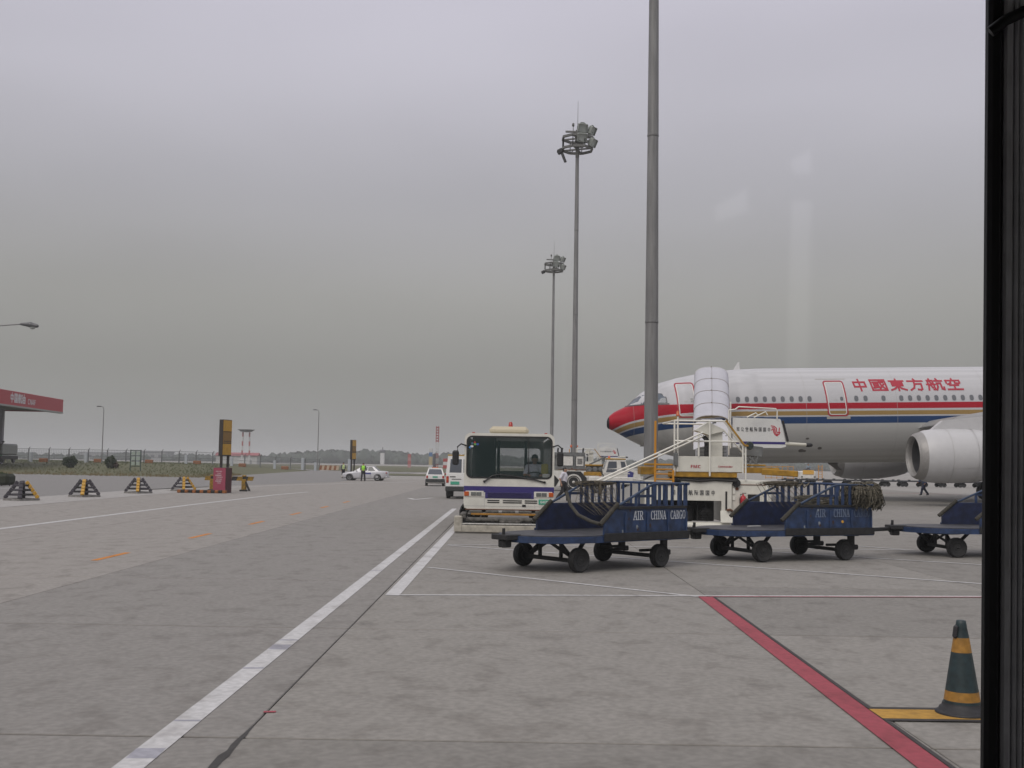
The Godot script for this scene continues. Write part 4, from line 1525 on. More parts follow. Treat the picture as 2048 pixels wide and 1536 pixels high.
	obj("papers", st, m("white_paper"), t)
	# front lower trim
	st = S()
	box(st, Vector3(0, 1.15, 0.004), Vector3(2.475, 0.16, 0.012))
	obj("stripe", st, purple, t)
	st = S()
	box(st, Vector3(0.02, 0.985, 0.005), Vector3(1.34, 0.165, 0.014), 0.004)
	var grille := obj("grille", st, purple, t)
	for i in 5:
		st = S()
		box(st, Vector3(0.02, 0.925 + 0.03 * i, 0.016), Vector3(1.2, 0.012, 0.01), 0.003)
		obj("slat", st, m("grille_dark", Color(0.012, 0.01, 0.03), 0.5), grille)
	for e in [[-0.42, 0.33], [0.1, 0.52], [0.61, 0.34]]:
		for y in [0.845, 0.79]:
			st = S()
			box(st, Vector3(e[0], y, 0.003), Vector3(e[1], 0.03, 0.012))
			obj("vent_slot", st, black, t)
	for s in [-1.0, 1.0]:
		st = S()
		box(st, Vector3(s * 0.94, 1.02, 0.006), Vector3(0.5, 0.16, 0.02), 0.006)
		obj("lamp_surround", st, white, t)
		st = S()
		for x in [0.82, 0.97]:
			box(st, Vector3(s * x, 1.02, 0.022), Vector3(0.14, 0.1, 0.02), 0.008)
		obj("headlight", st, m("headlight_glass", Color(0.22, 0.23, 0.22), 0.1, 0.4), t)
		st = S()
		box(st, Vector3(s * 1.16, 1.02, 0.02), Vector3(0.13, 0.12, 0.03), 0.01)
		obj("indicator", st, m("orange_lens", Color(0.45, 0.09, 0.02), 0.2), t)
		# wipers
		st = S()
		var px := -0.68 if s < 0 else 0.98
		tube(st, [Vector3(px, 1.36, 0.03), Vector3(px + 0.22, 1.52, 0.04), Vector3(px + 0.42, 1.56, 0.035), Vector3(px + 0.98, 1.49, 0.03)] if s < 0 else [Vector3(px, 1.36, 0.03), Vector3(px - 0.3, 1.43, 0.04), Vector3(px - 0.85, 1.52, 0.03)], 0.02, 5)
		lathe(st, [Vector2(0.035, 0.0), Vector2(0.03, 0.04)], Vector3(px, 1.36, 0.0), Vector3.BACK, 10)
		obj("wiper", st, black, t)
		# mirrors on curved arms
		st = S()
		box(st, Vector3(s * 1.39 + (0.0 if s > 0 else -0.08), 2.0, 0.2), Vector3(0.18, 0.4, 0.1), 0.04)
		tube(st, [Vector3(s * 1.2, 2.34, 0.0), Vector3(s * 1.33, 2.38, 0.12), Vector3(s * 1.42, 2.3, 0.2), Vector3(s * 1.42, 2.18, 0.2)], 0.02, 6)
		obj("mirror", st, black, t)
		# roof marker lights
		st = S()
		box(st, Vector3(s * 1.0, 2.7, -0.1), Vector3(0.08, 0.03, 0.05), 0.008)
		obj("marker_light", st, m("red_lens", Color(0.35, 0.03, 0.02), 0.2), t)
	st = S()
	box(st, Vector3(0.99, 0.82, 0.012), Vector3(0.34, 0.14, 0.012), 0.004)
	var plate_ := obj("number_plate", st, m("plate_green", Color(0.06, 0.33, 0.22), 0.4), t)
	lettering("plate_text", "0473", "Droid Sans", 0.07, 0.24, X(Vector3(0.99, 0.82, 0.018)), m("white_paper"), plate_)
	st = S()
	box(st, Vector3(0.42, 0.71, 0.006), Vector3(0.1, 0.06, 0.014))
	obj("tow_eye", st, black, t)
	for e in [[-0.67, 0.68], [0.72, 0.68]]:
		st = S()
		box(st, Vector3(e[0], 0.8, 0.0015), Vector3(0.008, 0.32, 0.004))
		obj("panel_gap", st, m("skin_joint"), t)
	st = S()
	box(st, Vector3(0, 0.69, 0.0016), Vector3(2.44, 0.008, 0.004))
	obj("panel_gap", st, m("skin_joint"), t)
	# roof unit and beacon
	st = S()
	box(st, Vector3(-0.02, 2.79, -1.6), Vector3(1.12, 0.24, 1.5), 0.09)
	obj("air_conditioner", st, m("cream_plastic", Color(0.46, 0.41, 0.30), 0.5), t)
	st = S()
	lathe(st, [Vector2(0.07, 2.9), Vector2(0.055, 3.02), Vector2(0.03, 3.06)], Vector3(0.02, 0, -1.4), Vector3.UP, 12)
	obj("beacon", st, m("red_lens"), t)
	for s in [-1.0, 1.0]:
		for z in [-1.5, -6.0]:
			wheel(t, Vector3(s * 1.0, 0.42, z), 0.42, 0.25, 0.24, m("black_rubber"), m("gear_grey"))
	# heavy bumper frame
	var cream := m("worn_cream_steel", Color(0.48, 0.45, 0.38), 0.5, 0.0, 0.25, 1.0)
	var grime := m("grimy_steel", Color(0.19, 0.18, 0.16), 0.7, 0.1, 0.55, 1.5)
	st = S()
	box(st, Vector3(0, 0.12, 0.95), Vector3(2.56, 0.19, 0.12), 0.02)
	obj("bumper_bar", st, cream, t)
	st = S()
	box(st, Vector3(0, 0.25, 0.93), Vector3(2.5, 0.035, 0.16), 0.01)
	obj("bumper_ledge", st, m("worn_white_steel", Color(0.62, 0.61, 0.57), 0.45, 0.0, 0.3, 2.0), t)
	for s in [-1.0, 1.0]:
		st = S()
		box(st, Vector3(s * 1.33, 0.24, 0.93), Vector3(0.22, 0.44, 0.2), 0.03)
		obj("bumper_post", st, cream, t)
		st = S()
		box(st, Vector3(s * 1.22, 0.45, 0.45), Vector3(0.16, 0.16, 1.0), 0.03)
		obj("bumper_arm", st, grime, t)
	st = S()
	tube(st, [Vector3(-1.15, 0.36, 0.78), Vector3(1.15, 0.36, 0.78)], 0.06, 10)
	box(st, Vector3(0.05, 0.31, 0.8), Vector3(0.6, 0.1, 0.1), 0.03)
	obj("bumper_pipe", st, grime, t)
	st = S()
	box(st, Vector3(0, 0.5, 0.35), Vector3(2.2, 0.05, 0.75), 0.015)
	for i in 5:
		box(st, Vector3(-0.9 + i * 0.45, 0.55, 0.25), Vector3(0.36, 0.06, 0.4), 0.02)
	obj("bumper_tray", st, grime, t)
	st = S()
	box(st, Vector3(0, 0.50, 0.735), Vector3(2.0, 0.055, 0.025), 0.006)
	obj("yellow_edge", st, m("orange_yellow", Color(0.42, 0.2, 0.02), 0.5, 0.0, 0.3), t)
	st = S()
	box(st, Vector3(0, 0.595, 0.0), Vector3(2.4, 0.03, 0.06), 0.008)
	obj("rusty_edge", st, m("rust", Color(0.12, 0.05, 0.025), 0.8), t)
	# its driver
	person("driver in pale shirt at the wheel of the white bus", Vector3(0.68, 0.34, -31.92), 0.0, {
		"pelvis": Vector3(0, 1.02, -0.05), "chest": Vector3(0, 1.33, -0.02), "neck": Vector3(0, 1.5, 0.02), "head": Vector3(0, 1.63, 0.06), "sl": Vector3(0.19, 1.43, 0.02), "sr": Vector3(-0.19, 1.43, 0.02),
		"el": Vector3(0.28, 1.2, 0.15), "er": Vector3(-0.28, 1.2, 0.15), "wl": Vector3(0.2, 1.2, 0.36), "wr": Vector3(-0.2, 1.2, 0.36),
		"hl": Vector3(0.1, 0.99, 0), "hr": Vector3(-0.1, 0.99, 0), "kl": Vector3(0.16, 1.0, 0.42), "kr": Vector3(-0.16, 1.0, 0.42), "al": Vector3(0.16, 0.72, 0.5), "ar": Vector3(-0.16, 0.72, 0.5)},
		{"shirt": m("pale_blue_shirt", Color(0.62, 0.65, 0.74), 0.85), "trousers": m("dark_trousers", Color(0.02, 0.02, 0.024), 0.85)})


func emblem(st: SurfaceTool, o: Vector2, sc: float, to: Callable) -> void:
	# a bird of flowing parallel strokes
	for line in [".0,1.02 .34,.98 .6,.76 .63,.36 .76,.2 .9,.3 .95,.8", ".08,.8 .3,.8 .43,.6 .46,.26 .64,.03 .9,.06 1.02,.3", ".04,.5 .12,.62 .26,.6 .3,.3 .4,.08 .6,-.1 .8,-.08"]:
		var pts := []
		for pr: String in line.split(" "):
			var xy := pr.split(",")
			pts.append(o + Vector2(float(xy[0]), float(xy[1])) * sc)
		ribbon(st, pts, sc * 0.115, to, 0.2)


func build_loader() -> Node3D:
	var t := thing("cargo_loader", "white and yellow cargo loader with railed platform and white logo wing", "cargo loader", Vector3(5, 0, -31), 0.0, "white and yellow cargo loaders")
	var white := m("loader_white", Color(0.68, 0.67, 0.60), 0.45, 0.0, 0.08, 0.5)
	var yellow := m("loader_yellow", Color(0.46, 0.25, 0.02), 0.45, 0.0, 0.3, 0.8)
	var dark := m("underframe_black", Color(0.018, 0.018, 0.018), 0.7, 0.0, 0.4, 1.0)
	var pipe := m("rail_white", Color(0.70, 0.69, 0.63), 0.4)
	var ink := m("ink_black", Color(0.045, 0.045, 0.05), 0.6)
	var red := m("emblem_red", Color(0.45, 0.02, 0.045), 0.5)
	var grey := m("loader_grey", Color(0.2, 0.21, 0.21), 0.55, 0.1, 0.3)
	# lower body round the engine bay
	var st := S()
	frame(st, [Vector2(1.08, 1.47), Vector2(-1.3, 1.47), Vector2(-1.3, 0.3), Vector2(1.08, 0.3)], [Vector2(0.8, 0.93), Vector2(-1.0, 0.93), Vector2(-1.0, 0.34), Vector2(0.8, 0.34)], X(Vector3(0, 0, -0.03)), 0.06)
	box(st, Vector3(-1.27, 0.89, -1.5), Vector3(0.06, 1.16, 2.86), 0.01)
	box(st, Vector3(-0.1, 1.44, -1.5), Vector3(2.28, 0.05, 2.86), 0.01)
	obj("chassis_body", st, white, t)
	st = S()
	box(st, Vector3(1.64, 0.9, -1.5), Vector3(1.1, 1.2, 2.84), 0.02)
	obj("cabinet", st, white, t)
	st = S()
	box(st, Vector3(-0.1, 0.62, -1.2), Vector3(1.8, 0.6, 0.06))
	box(st, Vector3(-0.3, 0.55, -0.7), Vector3(0.8, 0.42, 0.6), 0.05)
	for i in 6:
		tube(st, [Vector3(-0.9 + i * 0.27, 0.36, -0.25), Vector3(-0.85 + i * 0.26, 0.6, -0.22 - 0.05 * (i % 3)), Vector3(-0.7 + i * 0.22, 0.86, -0.35)], 0.025, 6)
	lathe(st, [Vector2(0.16, 0.0), Vector2(0.16, 0.3)], Vector3(0.45, 0.56, -0.6), Vector3.BACK, 16)
	for i in 4:
		box(st, Vector3(0.42, 0.42 + 0.07 * i, -0.2), Vector3(0.42, 0.02, 0.05))
	obj("engine", st, dark, t)
	st = S()
	box(st, Vector3(0.4, 0.255, 0.03), Vector3(3.5, 0.1, 0.12), 0.02)
	obj("bottom_beam", st, pipe, t)
	st = S()
	box(st, Vector3(0.93, 0.5, 0.12), Vector3(0.36, 0.34, 0.05), 0.01, Basis(Vector3.RIGHT, -0.25))
	obj("hinged_flap", st, white, t)
	st = S()
	tube(st, [Vector3(0.92, 0.68, 0.14), Vector3(1.0, 0.7, 0.18), Vector3(1.07, 0.66, 0.12)], 0.035, 6)
	obj("hose_end", st, m("rust"), t)
	for i in 2:
		st = S()
		box(st, Vector3([0.93, 2.05][i], 0.88, 0.0), Vector3([0.05, 0.06][i], [0.62, 1.2][i], 0.03), 0.005)
		obj("upright_trim", st, [dark, pipe][i], t)
	st = S()
	frame(st, rrect(0.42, 0.46, 0.03, 2, Vector2(1.70, 0.93)), rrect(0.34, 0.38, 0.02, 2, Vector2(1.70, 0.93)), X(Vector3(0, 0, -0.07)), 0.03)
	var dr := obj("cabinet_door", st, white, t)
	st = S()
	box(st, Vector3(1.7, 0.93, -0.078), Vector3(0.33, 0.37, 0.012))
	obj("door_opening", st, dark, dr)
	st = S()
	box(st, Vector3(1.6, 1.38, -0.075), Vector3(0.98, 0.02, 0.02))
	obj("trim_line", st, m("rust"), t)
	st = S()
	lathe(st, [Vector2(0.05, 0), Vector2(0.045, 0.03)], Vector3(1.24, 1.27, -0.08), Vector3.BACK, 12)
	obj("round_lamp", st, m("rust"), t)
	st = S()
	box(st, Vector3(1.15, 1.2, -0.07), Vector3(0.07, 0.16, 0.03), 0.005)
	box(st, Vector3(1.15, 1.0, -0.07), Vector3(0.08, 0.1, 0.03), 0.005)
	obj("hinge", st, pipe, t)
	st = S()
	lathe(st, [Vector2(0.02, 0.5), Vector2(0.085, 0.52), Vector2(0.085, 1.0), Vector2(0.06, 1.07), Vector2(0.025, 1.09), Vector2(0.025, 1.13)], Vector3(1.385, 0, 0.05), Vector3.UP, 14)
	var ext := obj("fire_extinguisher", st, m("extinguisher_red", Color(0.36, 0.012, 0.02), 0.3), t)
	st = S()
	tube(st, [Vector3(1.385, 1.1, 0.05), Vector3(1.31, 1.12, 0.07), Vector3(1.285, 1.0, 0.08), Vector3(1.29, 0.75, 0.1)], 0.014, 5)
	box(st, Vector3(1.41, 1.15, 0.05), Vector3(0.12, 0.02, 0.02), 0.004)
	obj("hose", st, m("black_plastic"), ext)
	st = S()
	glyphs(st, "司公空航际国国中", Vector2(0.105, 0.13), 0.155, 0.013, flat(X(Vector3(-0.57, 1.08, 0.003))))
	obj("lettering", st, ink, t)
	# platform
	st = S()
	box(st, Vector3(0.3, 1.64, -0.15), Vector3(1.9, 0.15, 0.1), 0.015)
	box(st, Vector3(0.3, 1.66, -1.5), Vector3(1.86, 0.08, 2.6), 0.01)
	obj("platform_beam", st, yellow, t)
	st = S()
	box(st, Vector3(0.35, 1.52, -0.4), Vector3(1.9, 0.09, 0.5), 0.02)
	for x in [-0.42, 1.22]:
		box(st, Vector3(x, 1.44, -0.12), Vector3(0.2, 0.2, 0.14), 0.05)
		lathe(st, [Vector2(0.11, -0.05), Vector2(0.11, 0.05)], Vector3(x, 1.42, -0.05), Vector3.BACK, 12)
	tube(st, [Vector3(-0.4, 1.5, 0.02), Vector3(0.2, 1.46, 0.04), Vector3(0.6, 1.5, 0.03), Vector3(1.2, 1.47, 0.04)], 0.03, 6)
	obj("underframe", st, dark, t)
	st = S()
	box(st, Vector3(0.45, 1.93, -0.09), Vector3(1.88, 0.42, 0.03), 0.006)
	var toe := obj("toe_panel", st, white, t)
	lettering("lettering", "FMC", "Droid Sans", 0.085, 0.27, X(Vector3(0.1, 1.86, -0.072)), m("red_lettering"), toe)
	lettering("lettering", "Commander", "Droid Sans", 0.055, 0.4, X(Vector3(0.92, 1.87, -0.072)), m("red_lettering"), toe)
	# white rails
	for e in [[-0.49, 1.6, 3.12], [-0.40, 1.72, 3.25], [0.486, 1.6, 3.12], [0.18, 2.14, 2.8], [1.4, 1.7, 2.45], [1.475, 1.5, 2.45]]:
		st = S()
		tube(st, [Vector3(e[0], e[1], -0.06), Vector3(e[0], e[2], -0.06)], 0.026, 6)
		obj("rail_post", st, pipe, t)
	for e in [[Vector3(-0.49, 3.12, -0.06), Vector3(0.93, 3.12, -0.06)], [Vector3(-0.49, 2.56, -0.06), Vector3(1.38, 2.56, -0.06)], [Vector3(0.87, 3.12, -0.06), Vector3(1.4, 2.42, -0.06)], [Vector3(0.9, 2.9, -0.3), Vector3(1.5, 2.2, -0.3)], [Vector3(-0.49, 3.12, -2.4), Vector3(0.9, 3.12, -2.4)], [Vector3(-0.49, 3.12, -0.06), Vector3(-0.49, 3.12, -2.4)]]:
		st = S()
		tube(st, [e[0], e[1]], 0.024, 6)
		obj("rail", st, pipe, t)
	st = S()
	bar(st, Vector3(0.92, 3.14, -0.02), Vector3(1.44, 2.46, -0.02), 0.05, 0.05)
	bar(st, Vector3(1.44, 2.46, -0.02), Vector3(1.54, 2.45, -0.02), 0.05, 0.05)
	obj("yellow_brace", st, yellow, t)
	st = S()
	lathe(st, [Vector2(0.1, -0.06), Vector2(0.12, 0.0), Vector2(0.1, 0.06)], Vector3(1.6, 2.46, -0.15), Vector3.BACK, 14)
	obj("cable_reel", st, m("reel_green_black", Color(0.02, 0.03, 0.03), 0.5), t)
	st = S()
	lathe(st, [Vector2(0.055, 3.25), Vector2(0.055, 3.28), Vector2(0.045, 3.29), Vector2(0.045, 3.36), Vector2(0.02, 3.39)], Vector3(-0.4, 0, -0.06), Vector3.UP, 12)
	obj("beacon", st, m("orange_lens"), t)
	st = S()
	box(st, Vector3(-0.46, 2.05, -0.02), Vector3(0.12, 0.36, 0.1), 0.015)
	obj("grey_box", st, grey, t)
	# control cabinet with its angled hood and hoses
	st = S()
	plate(st, [Vector2(0.48, 2.14), Vector2(0.87, 2.14), Vector2(0.87, 2.84), Vector2(0.48, 2.84)], X(Vector3(0, 0, -0.45)), 0.4)
	obj("control_cabinet", st, white, t)
	st = S()
	plate(st, [Vector2(0.1, 2.86), Vector2(0.47, 3.1), Vector2(0.88, 2.9), Vector2(0.88, 2.84), Vector2(0.47, 2.74)], X(Vector3(0, 0, -0.4)), 0.5)
	obj("hood", st, white, t)
	st = S()
	for k in 3:
		tube(st, [Vector3(0.38 + k * 0.05, 2.14, -0.2), Vector3(0.38 + k * 0.05, 2.5, -0.2), Vector3(0.36 + k * 0.05, 2.62, -0.2), Vector3(0.27 + k * 0.05, 2.72, -0.22)], 0.024, 6)
	obj("hose_bundle", st, m("black_plastic"), t)
	# boarding stair with twin handrails on the left
	for k in 2:
		st = S()
		tube(st, [Vector3(-2.65, 1.42 - k * 0.09, 0.06), Vector3(0.28, 2.8 - k * 0.1, 0.06)], 0.024, 6)
		obj("stair_handrail", st, pipe, t)
	st = S()
	plate(st, [Vector2(-2.2, 1.02), Vector2(-0.55, 1.82), Vector2(-0.55, 1.55), Vector2(-1.9, 0.9)], X(Vector3(0, 0, -0.2)), 0.04)
	plate(st, [Vector2(-2.2, 1.02), Vector2(-0.55, 1.82), Vector2(-0.55, 1.55), Vector2(-1.9, 0.9)], X(Vector3(0, 0, -0.9)), 0.04)
	obj("stair_side", st, m("stair_grey_white", Color(0.38, 0.38, 0.37), 0.5), t)
	for i in 6:
		st = S()
		box(st, Vector3(-1.95 + i * 0.26, 1.0 + i * 0.13, -0.55), Vector3(0.2, 0.03, 0.64), 0.006)
		obj("tread", st, grey, t)
	st = S()
	for x in [-1.7, -0.85]:
		box(st, Vector3(x, 0.6, -0.55), Vector3(0.08, 1.0, 0.08), 0.01)
	obj("stair_leg", st, grey, t)
	for e in [[-1.03, 1.3, 3.1], [-0.53, 1.3, 1.75]]:
		st = S()
		box(st, Vector3(e[0], (e[1] + e[2]) / 2, 0.02), Vector3(0.06, e[2] - e[1], 0.05), 0.01)
		obj("ladder_stile", st, m("ladder_orange", Color(0.5, 0.22, 0.015), 0.45), t)
	for y in [1.36, 1.5, 1.64, 1.77, 1.9]:
		st = S()
		box(st, Vector3(-0.78, y, 0.02), Vector3(0.46, 0.035, 0.04), 0.008)
		obj("ladder_rung", st, m("ladder_orange"), t)
	st = S()
	box(st, Vector3(-1.2, 1.73, -0.5), Vector3(0.42, 0.22, 0.8), 0.02)
	box(st, Vector3(-0.9, 1.9, -0.3), Vector3(0.8, 0.06, 0.1), 0.01)
	box(st, Vector3(-0.8, 1.76, -0.3), Vector3(0.6, 0.06, 0.1), 0.01)
	obj("side_beam", st, yellow, t)
	# bridge arm on the right
	st = S()
	box(st, Vector3(1.85, 1.78, -0.5), Vector3(1.3, 0.16, 0.1), 0.015)
	box(st, Vector3(2.45, 1.72, -0.2), Vector3(1.0, 0.17, 0.12), 0.02, Basis(Vector3.BACK, -0.05))
	box(st, Vector3(1.7, 1.92, -0.8), Vector3(0.9, 0.05, 0.4), 0.01)
	obj("bridge_arm", st, yellow, t)
	st = S()
	for i in 3:
		bar(st, Vector3(1.62 + i * 0.18, 1.86, -1.2), Vector3(1.92 + i * 0.1, 2.4, -1.3), 0.07, 0.05)
	bar(st, Vector3(1.55, 2.36, -1.2), Vector3(2.2, 2.3, -1.3), 0.12, 0.3)
	bar(st, Vector3(2.1, 1.9, -1.2), Vector3(1.6, 2.36, -1.25), 0.05, 0.05)
	obj("scissor_lift", st, grey, t)
	# white wing with emblem
	st = S()
	plate(st, [Vector2(1.4, 2.43), Vector2(2.78, 2.43), Vector2(2.93, 2.47), Vector2(2.93, 2.55), Vector2(2.78, 3.24), Vector2(2.75, 3.27), Vector2(1.4, 3.29)], X(Vector3(0, 0, -1.5)), 0.09)
	var wing := obj("logo_wing", st, m("wing_panel_white", Color(0.62, 0.63, 0.62), 0.4), t)
	st = S()
	plate(st, [Vector2(1.42, 2.535), Vector2(2.93, 2.535), Vector2(2.915, 2.605), Vector2(1.42, 2.605)], X(Vector3(0, 0, -1.453)), 0.006)
	obj("stripe", st, m("purple_stripe"), wing)
	st = S()
	glyphs(st, "司公空航际国国中", Vector2(0.085, 0.115), 0.128, 0.011, flat(X(Vector3(1.5, 2.9, -1.455))))
	obj("lettering", st, ink, wing)
	st = S()
	emblem(st, Vector2(2.5, 2.81), 0.25, flat(X(Vector3(0, 0, -1.455))))
	obj("emblem", st, red, wing)
	st = S()
	bar(st, Vector3(2.83, 3.22, -1.44), Vector3(2.98, 2.62, -1.44), 0.06, 0.06)
	obj("rubber_edge", st, m("black_plastic"), wing)
	st = S()
	tube(st, [Vector3(2.9, 2.56, -1.5), Vector3(3.52, 2.53, -1.5)], 0.055, 8)
	var pole := obj("bumper_pole", st, m("cream_white", Color(0.52, 0.51, 0.44), 0.5), t)
	st = S()
	lathe(st, [Vector2(0.062, 0.0), Vector2(0.062, 0.1), Vector2(0.05, 0.16), Vector2(0.02, 0.19)], Vector3(3.52, 2.53, -1.5), Vector3.RIGHT, 12)
	obj("rubber_tip", st, m("black_plastic"), pole)
	for e in [[Vector3(1.25, 3.5, -1.3), Vector3(1.45, 3.52, -1.4), Vector3(1.55, 3.6, -1.4), Vector3(2.62, 3.56, -1.4), Vector3(2.66, 3.5, -1.4), Vector3(2.66, 3.27, -1.4)], [Vector3(1.75, 3.29, -1.2), Vector3(2.0, 3.42, -1.2), Vector3(2.06, 3.36, -1.2)], [Vector3(1.95, 3.29, -1.2), Vector3(2.28, 3.46, -1.2), Vector3(2.34, 3.36, -1.2)], [Vector3(1.25, 3.5, -1.3), Vector3(1.25, 2.2, -1.3)], [Vector3(1.34, 3.75, -1.5), Vector3(1.34, 2.4, -1.5)]]:
		st = S()
		tube(st, e, 0.02, 6)
		obj("rail", st, pipe, t)
	for x in [-0.8, 1.6]:
		for z in [-0.5, -2.4]:
			wheel(t, Vector3(x, 0.3, z), 0.3, 0.22, 0.17, m("black_rubber"), m("gear_grey"))
	return t


# ---------- covered passenger stairs ----------
func build_stairs() -> void:
	var t := thing("passenger_stairs", "passenger stairs under a white ribbed canopy leading to the front door", "boarding stairs", Vector3(10.25, 0, -57.5), deg_to_rad(-9.8))
	var cloth := m("canopy_white", Color(0.47, 0.47, 0.515), 0.5, 0.0, 0.06, 0.3)
	var seam := m("canopy_seam", Color(0.2, 0.17, 0.14), 0.7)
	var sect := []
	for i in 23:
		var u := i / 22.0
		# side, rounded shoulder, flat crown
		var p: Vector2
		if u < 0.2:
			p = Vector2(-0.93, lerpf(-1.5, -0.55, u / 0.2))
		elif u > 0.8:
			p = Vector2(0.93, lerpf(-0.55, -1.5, (u - 0.8) / 0.2))
		else:
			var a := PI - PI * (u - 0.2) / 0.6
			p = Vector2(signf(cos(a)) * pow(absf(cos(a)), 0.75) * 0.93, -0.55 + pow(sin(a), 0.8) * 0.55)
		sect.append(p)
	var rise_: Callable = func(k: float) -> Vector3: return Vector3(0, 4.46 + 3.0 * k, -5.6 * k)
	for k in 4:
		var st := S()
		st.set_smooth_group(1)
		for j in 3:
			var a := (k + j / 3.0) / 4.0
			var b := (k + (j + 1) / 3.0) / 4.0
			for i in 22:
				var q := []
				for e in [[a, i, j / 3.0], [b, i, (j + 1) / 3.0], [b, i + 1, (j + 1) / 3.0], [a, i + 1, j / 3.0]]:
					var bulge: float = 1.0 + 0.02 * sin(PI * e[2])
					var o: Vector3 = rise_.call(e[0])
					q.append(o + Vector3(sect[e[1]].x * bulge, sect[e[1]].y + 0.03 * sin(PI * e[2]), 0))
				quad(st, q[0], q[1], q[2], q[3], (rise_.call(a) as Vector3) + Vector3(0, -0.9, 0))
		obj("canopy_panel", st, cloth, t)
	for k in 5:
		var st := S()
		var pts := []
		for p: Vector2 in sect:
			pts.append((rise_.call(k / 4.0) as Vector3) + Vector3(p.x * 1.005, p.y + 0.006, 0.0))
		tube(st, pts, 0.016 if k > 0 else 0.04, 5)
		obj("canopy_rib", st, seam if k < 4 else m("white_enamel"), t)
		st = S()
		box(st, (rise_.call(k / 4.0) as Vector3) + Vector3(0, 0.02, 0.01), Vector3(0.06, 0.06, 0.05), 0.01)
		obj("rib_clip", st, seam, t)
	var st := S()
	tube(st, [(rise_.call(0.0) as Vector3) + Vector3(0.02, 0.01, 0), (rise_.call(0.25) as Vector3) + Vector3(0.02, 0.045, 0), (rise_.call(0.5) as Vector3) + Vector3(0.02, 0.045, 0), (rise_.call(0.75) as Vector3) + Vector3(0.02, 0.045, 0), (rise_.call(1.0) as Vector3) + Vector3(0.02, 0.01, 0)], 0.008, 5)
	obj("ridge_seam", st, seam, t)
	# printed screen at the canopy's mouth
	st = S()
	plate(st, [Vector2(-0.92, 2.72), Vector2(-0.6, 2.86), Vector2(-0.1, 2.95), Vector2(0.92, 2.95), Vector2(0.92, 4.02), Vector2(0.5, 4.28), Vector2(-0.5, 4.28), Vector2(-0.92, 4.02)], X(Vector3(0, 0, 0.10)), 0.03)
	var scr := obj("printed_screen", st, m("screen_white", Color(0.75, 0.75, 0.80), 0.6), t)
	var k := 0
	for e in [["L", 0.22, 3.86, -0.35], ["L", 0.42, 3.77, -0.5], ["E", 0.6, 3.65, -0.6], ["Y", 0.76, 3.5, -0.75]]:
		lettering("lettering", e[0], "Droid Serif", 0.17, 0.15, X(Vector3(e[1], e[2], 0.118), 0, 0, e[3]), m("ink_black"), scr)
	for e in [[Vector2(-0.7, 3.75), Vector2(-0.5, 3.9), Vector2(-0.32, 3.92), Vector2(-0.2, 3.75), Vector2(-0.15, 3.6)], [Vector2(-0.35, 4.06), Vector2(-0.2, 4.14), Vector2(-0.12, 4.2)], [Vector2(0.05, 4.1), Vector2(0.2, 4.12)]]:
		st = S()
		ribbon(st, e, 0.07, flat(X(Vector3(0, 0, 0.117))), 0.3)
		obj("printed_swirl", st, m("ink_black"), scr)
	# flight of steps, sides, landing, chassis
	var body := m("stairs_white", Color(0.5, 0.5, 0.5), 0.5, 0.0, 0.15)
	for s in [-1.0, 1.0]:
		st = S()
		plate(st, [Vector2(2.6, 0.5), Vector2(2.6, 0.9), Vector2(-5.6, 4.75), Vector2(-6.4, 4.75), Vector2(-6.4, 4.3), Vector2(-5.6, 4.2)], X(Vector3(s * 0.8, 0, 0), -PI / 2), 0.05)
		obj("stair_side", st, body, t)
	for i in 22:
		st = S()
		box(st, Vector3(0, 0.6 + i * 0.185, 2.4 - i * 0.375), Vector3(1.54, 0.03, 0.3), 0.005)
		obj("tread", st, m("loader_grey"), t)
	st = S()
	box(st, Vector3(0, 4.35, -6.2), Vector3(1.7, 0.08, 0.9), 0.01)
	obj("landing", st, body, t)
	st = S()
	box(st, Vector3(0, 0.65, -2.0), Vector3(1.7, 0.5, 7.4), 0.06)
	for z in [-1.2, -4.4]:
		for s in [-1.0, 1.0]:
			bar(st, Vector3(s * 0.75, 0.9, z), Vector3(s * 0.75, 1.9 - z * 0.45 - 0.4, z - 0.2), 0.1, 0.1)
	obj("chassis", st, body, t)
	for s in [-1.0, 1.0]:
		for z in [0.9, -4.6]:
			wheel(t, Vector3(s * 0.78, 0.36, z), 0.36, 0.24, 0.2, m("black_rubber"), m("gear_grey"), Vector3.RIGHT)


# ---------- cars ----------
func loft_x(st: SurfaceTool, stations: Array, r: float) -> void:
	# stations: [x, bottom, top, half width]
	var rings := []
	var ctr := []
	for e in stations:
		var c := Vector2(0, (e[1] + e[2]) / 2.0)
		var q := []
		for v: Vector2 in rrect(e[3] * 2.0, e[2] - e[1], minf(r, minf(e[3], (e[2] - e[1]) / 2.0) * 0.9), 3, c):
			q.append(Vector3(e[0], v.y, v.x))
		rings.append(q)
		ctr.append(Vector3(e[0], c.y, 0))
	skin(st, rings, ctr)


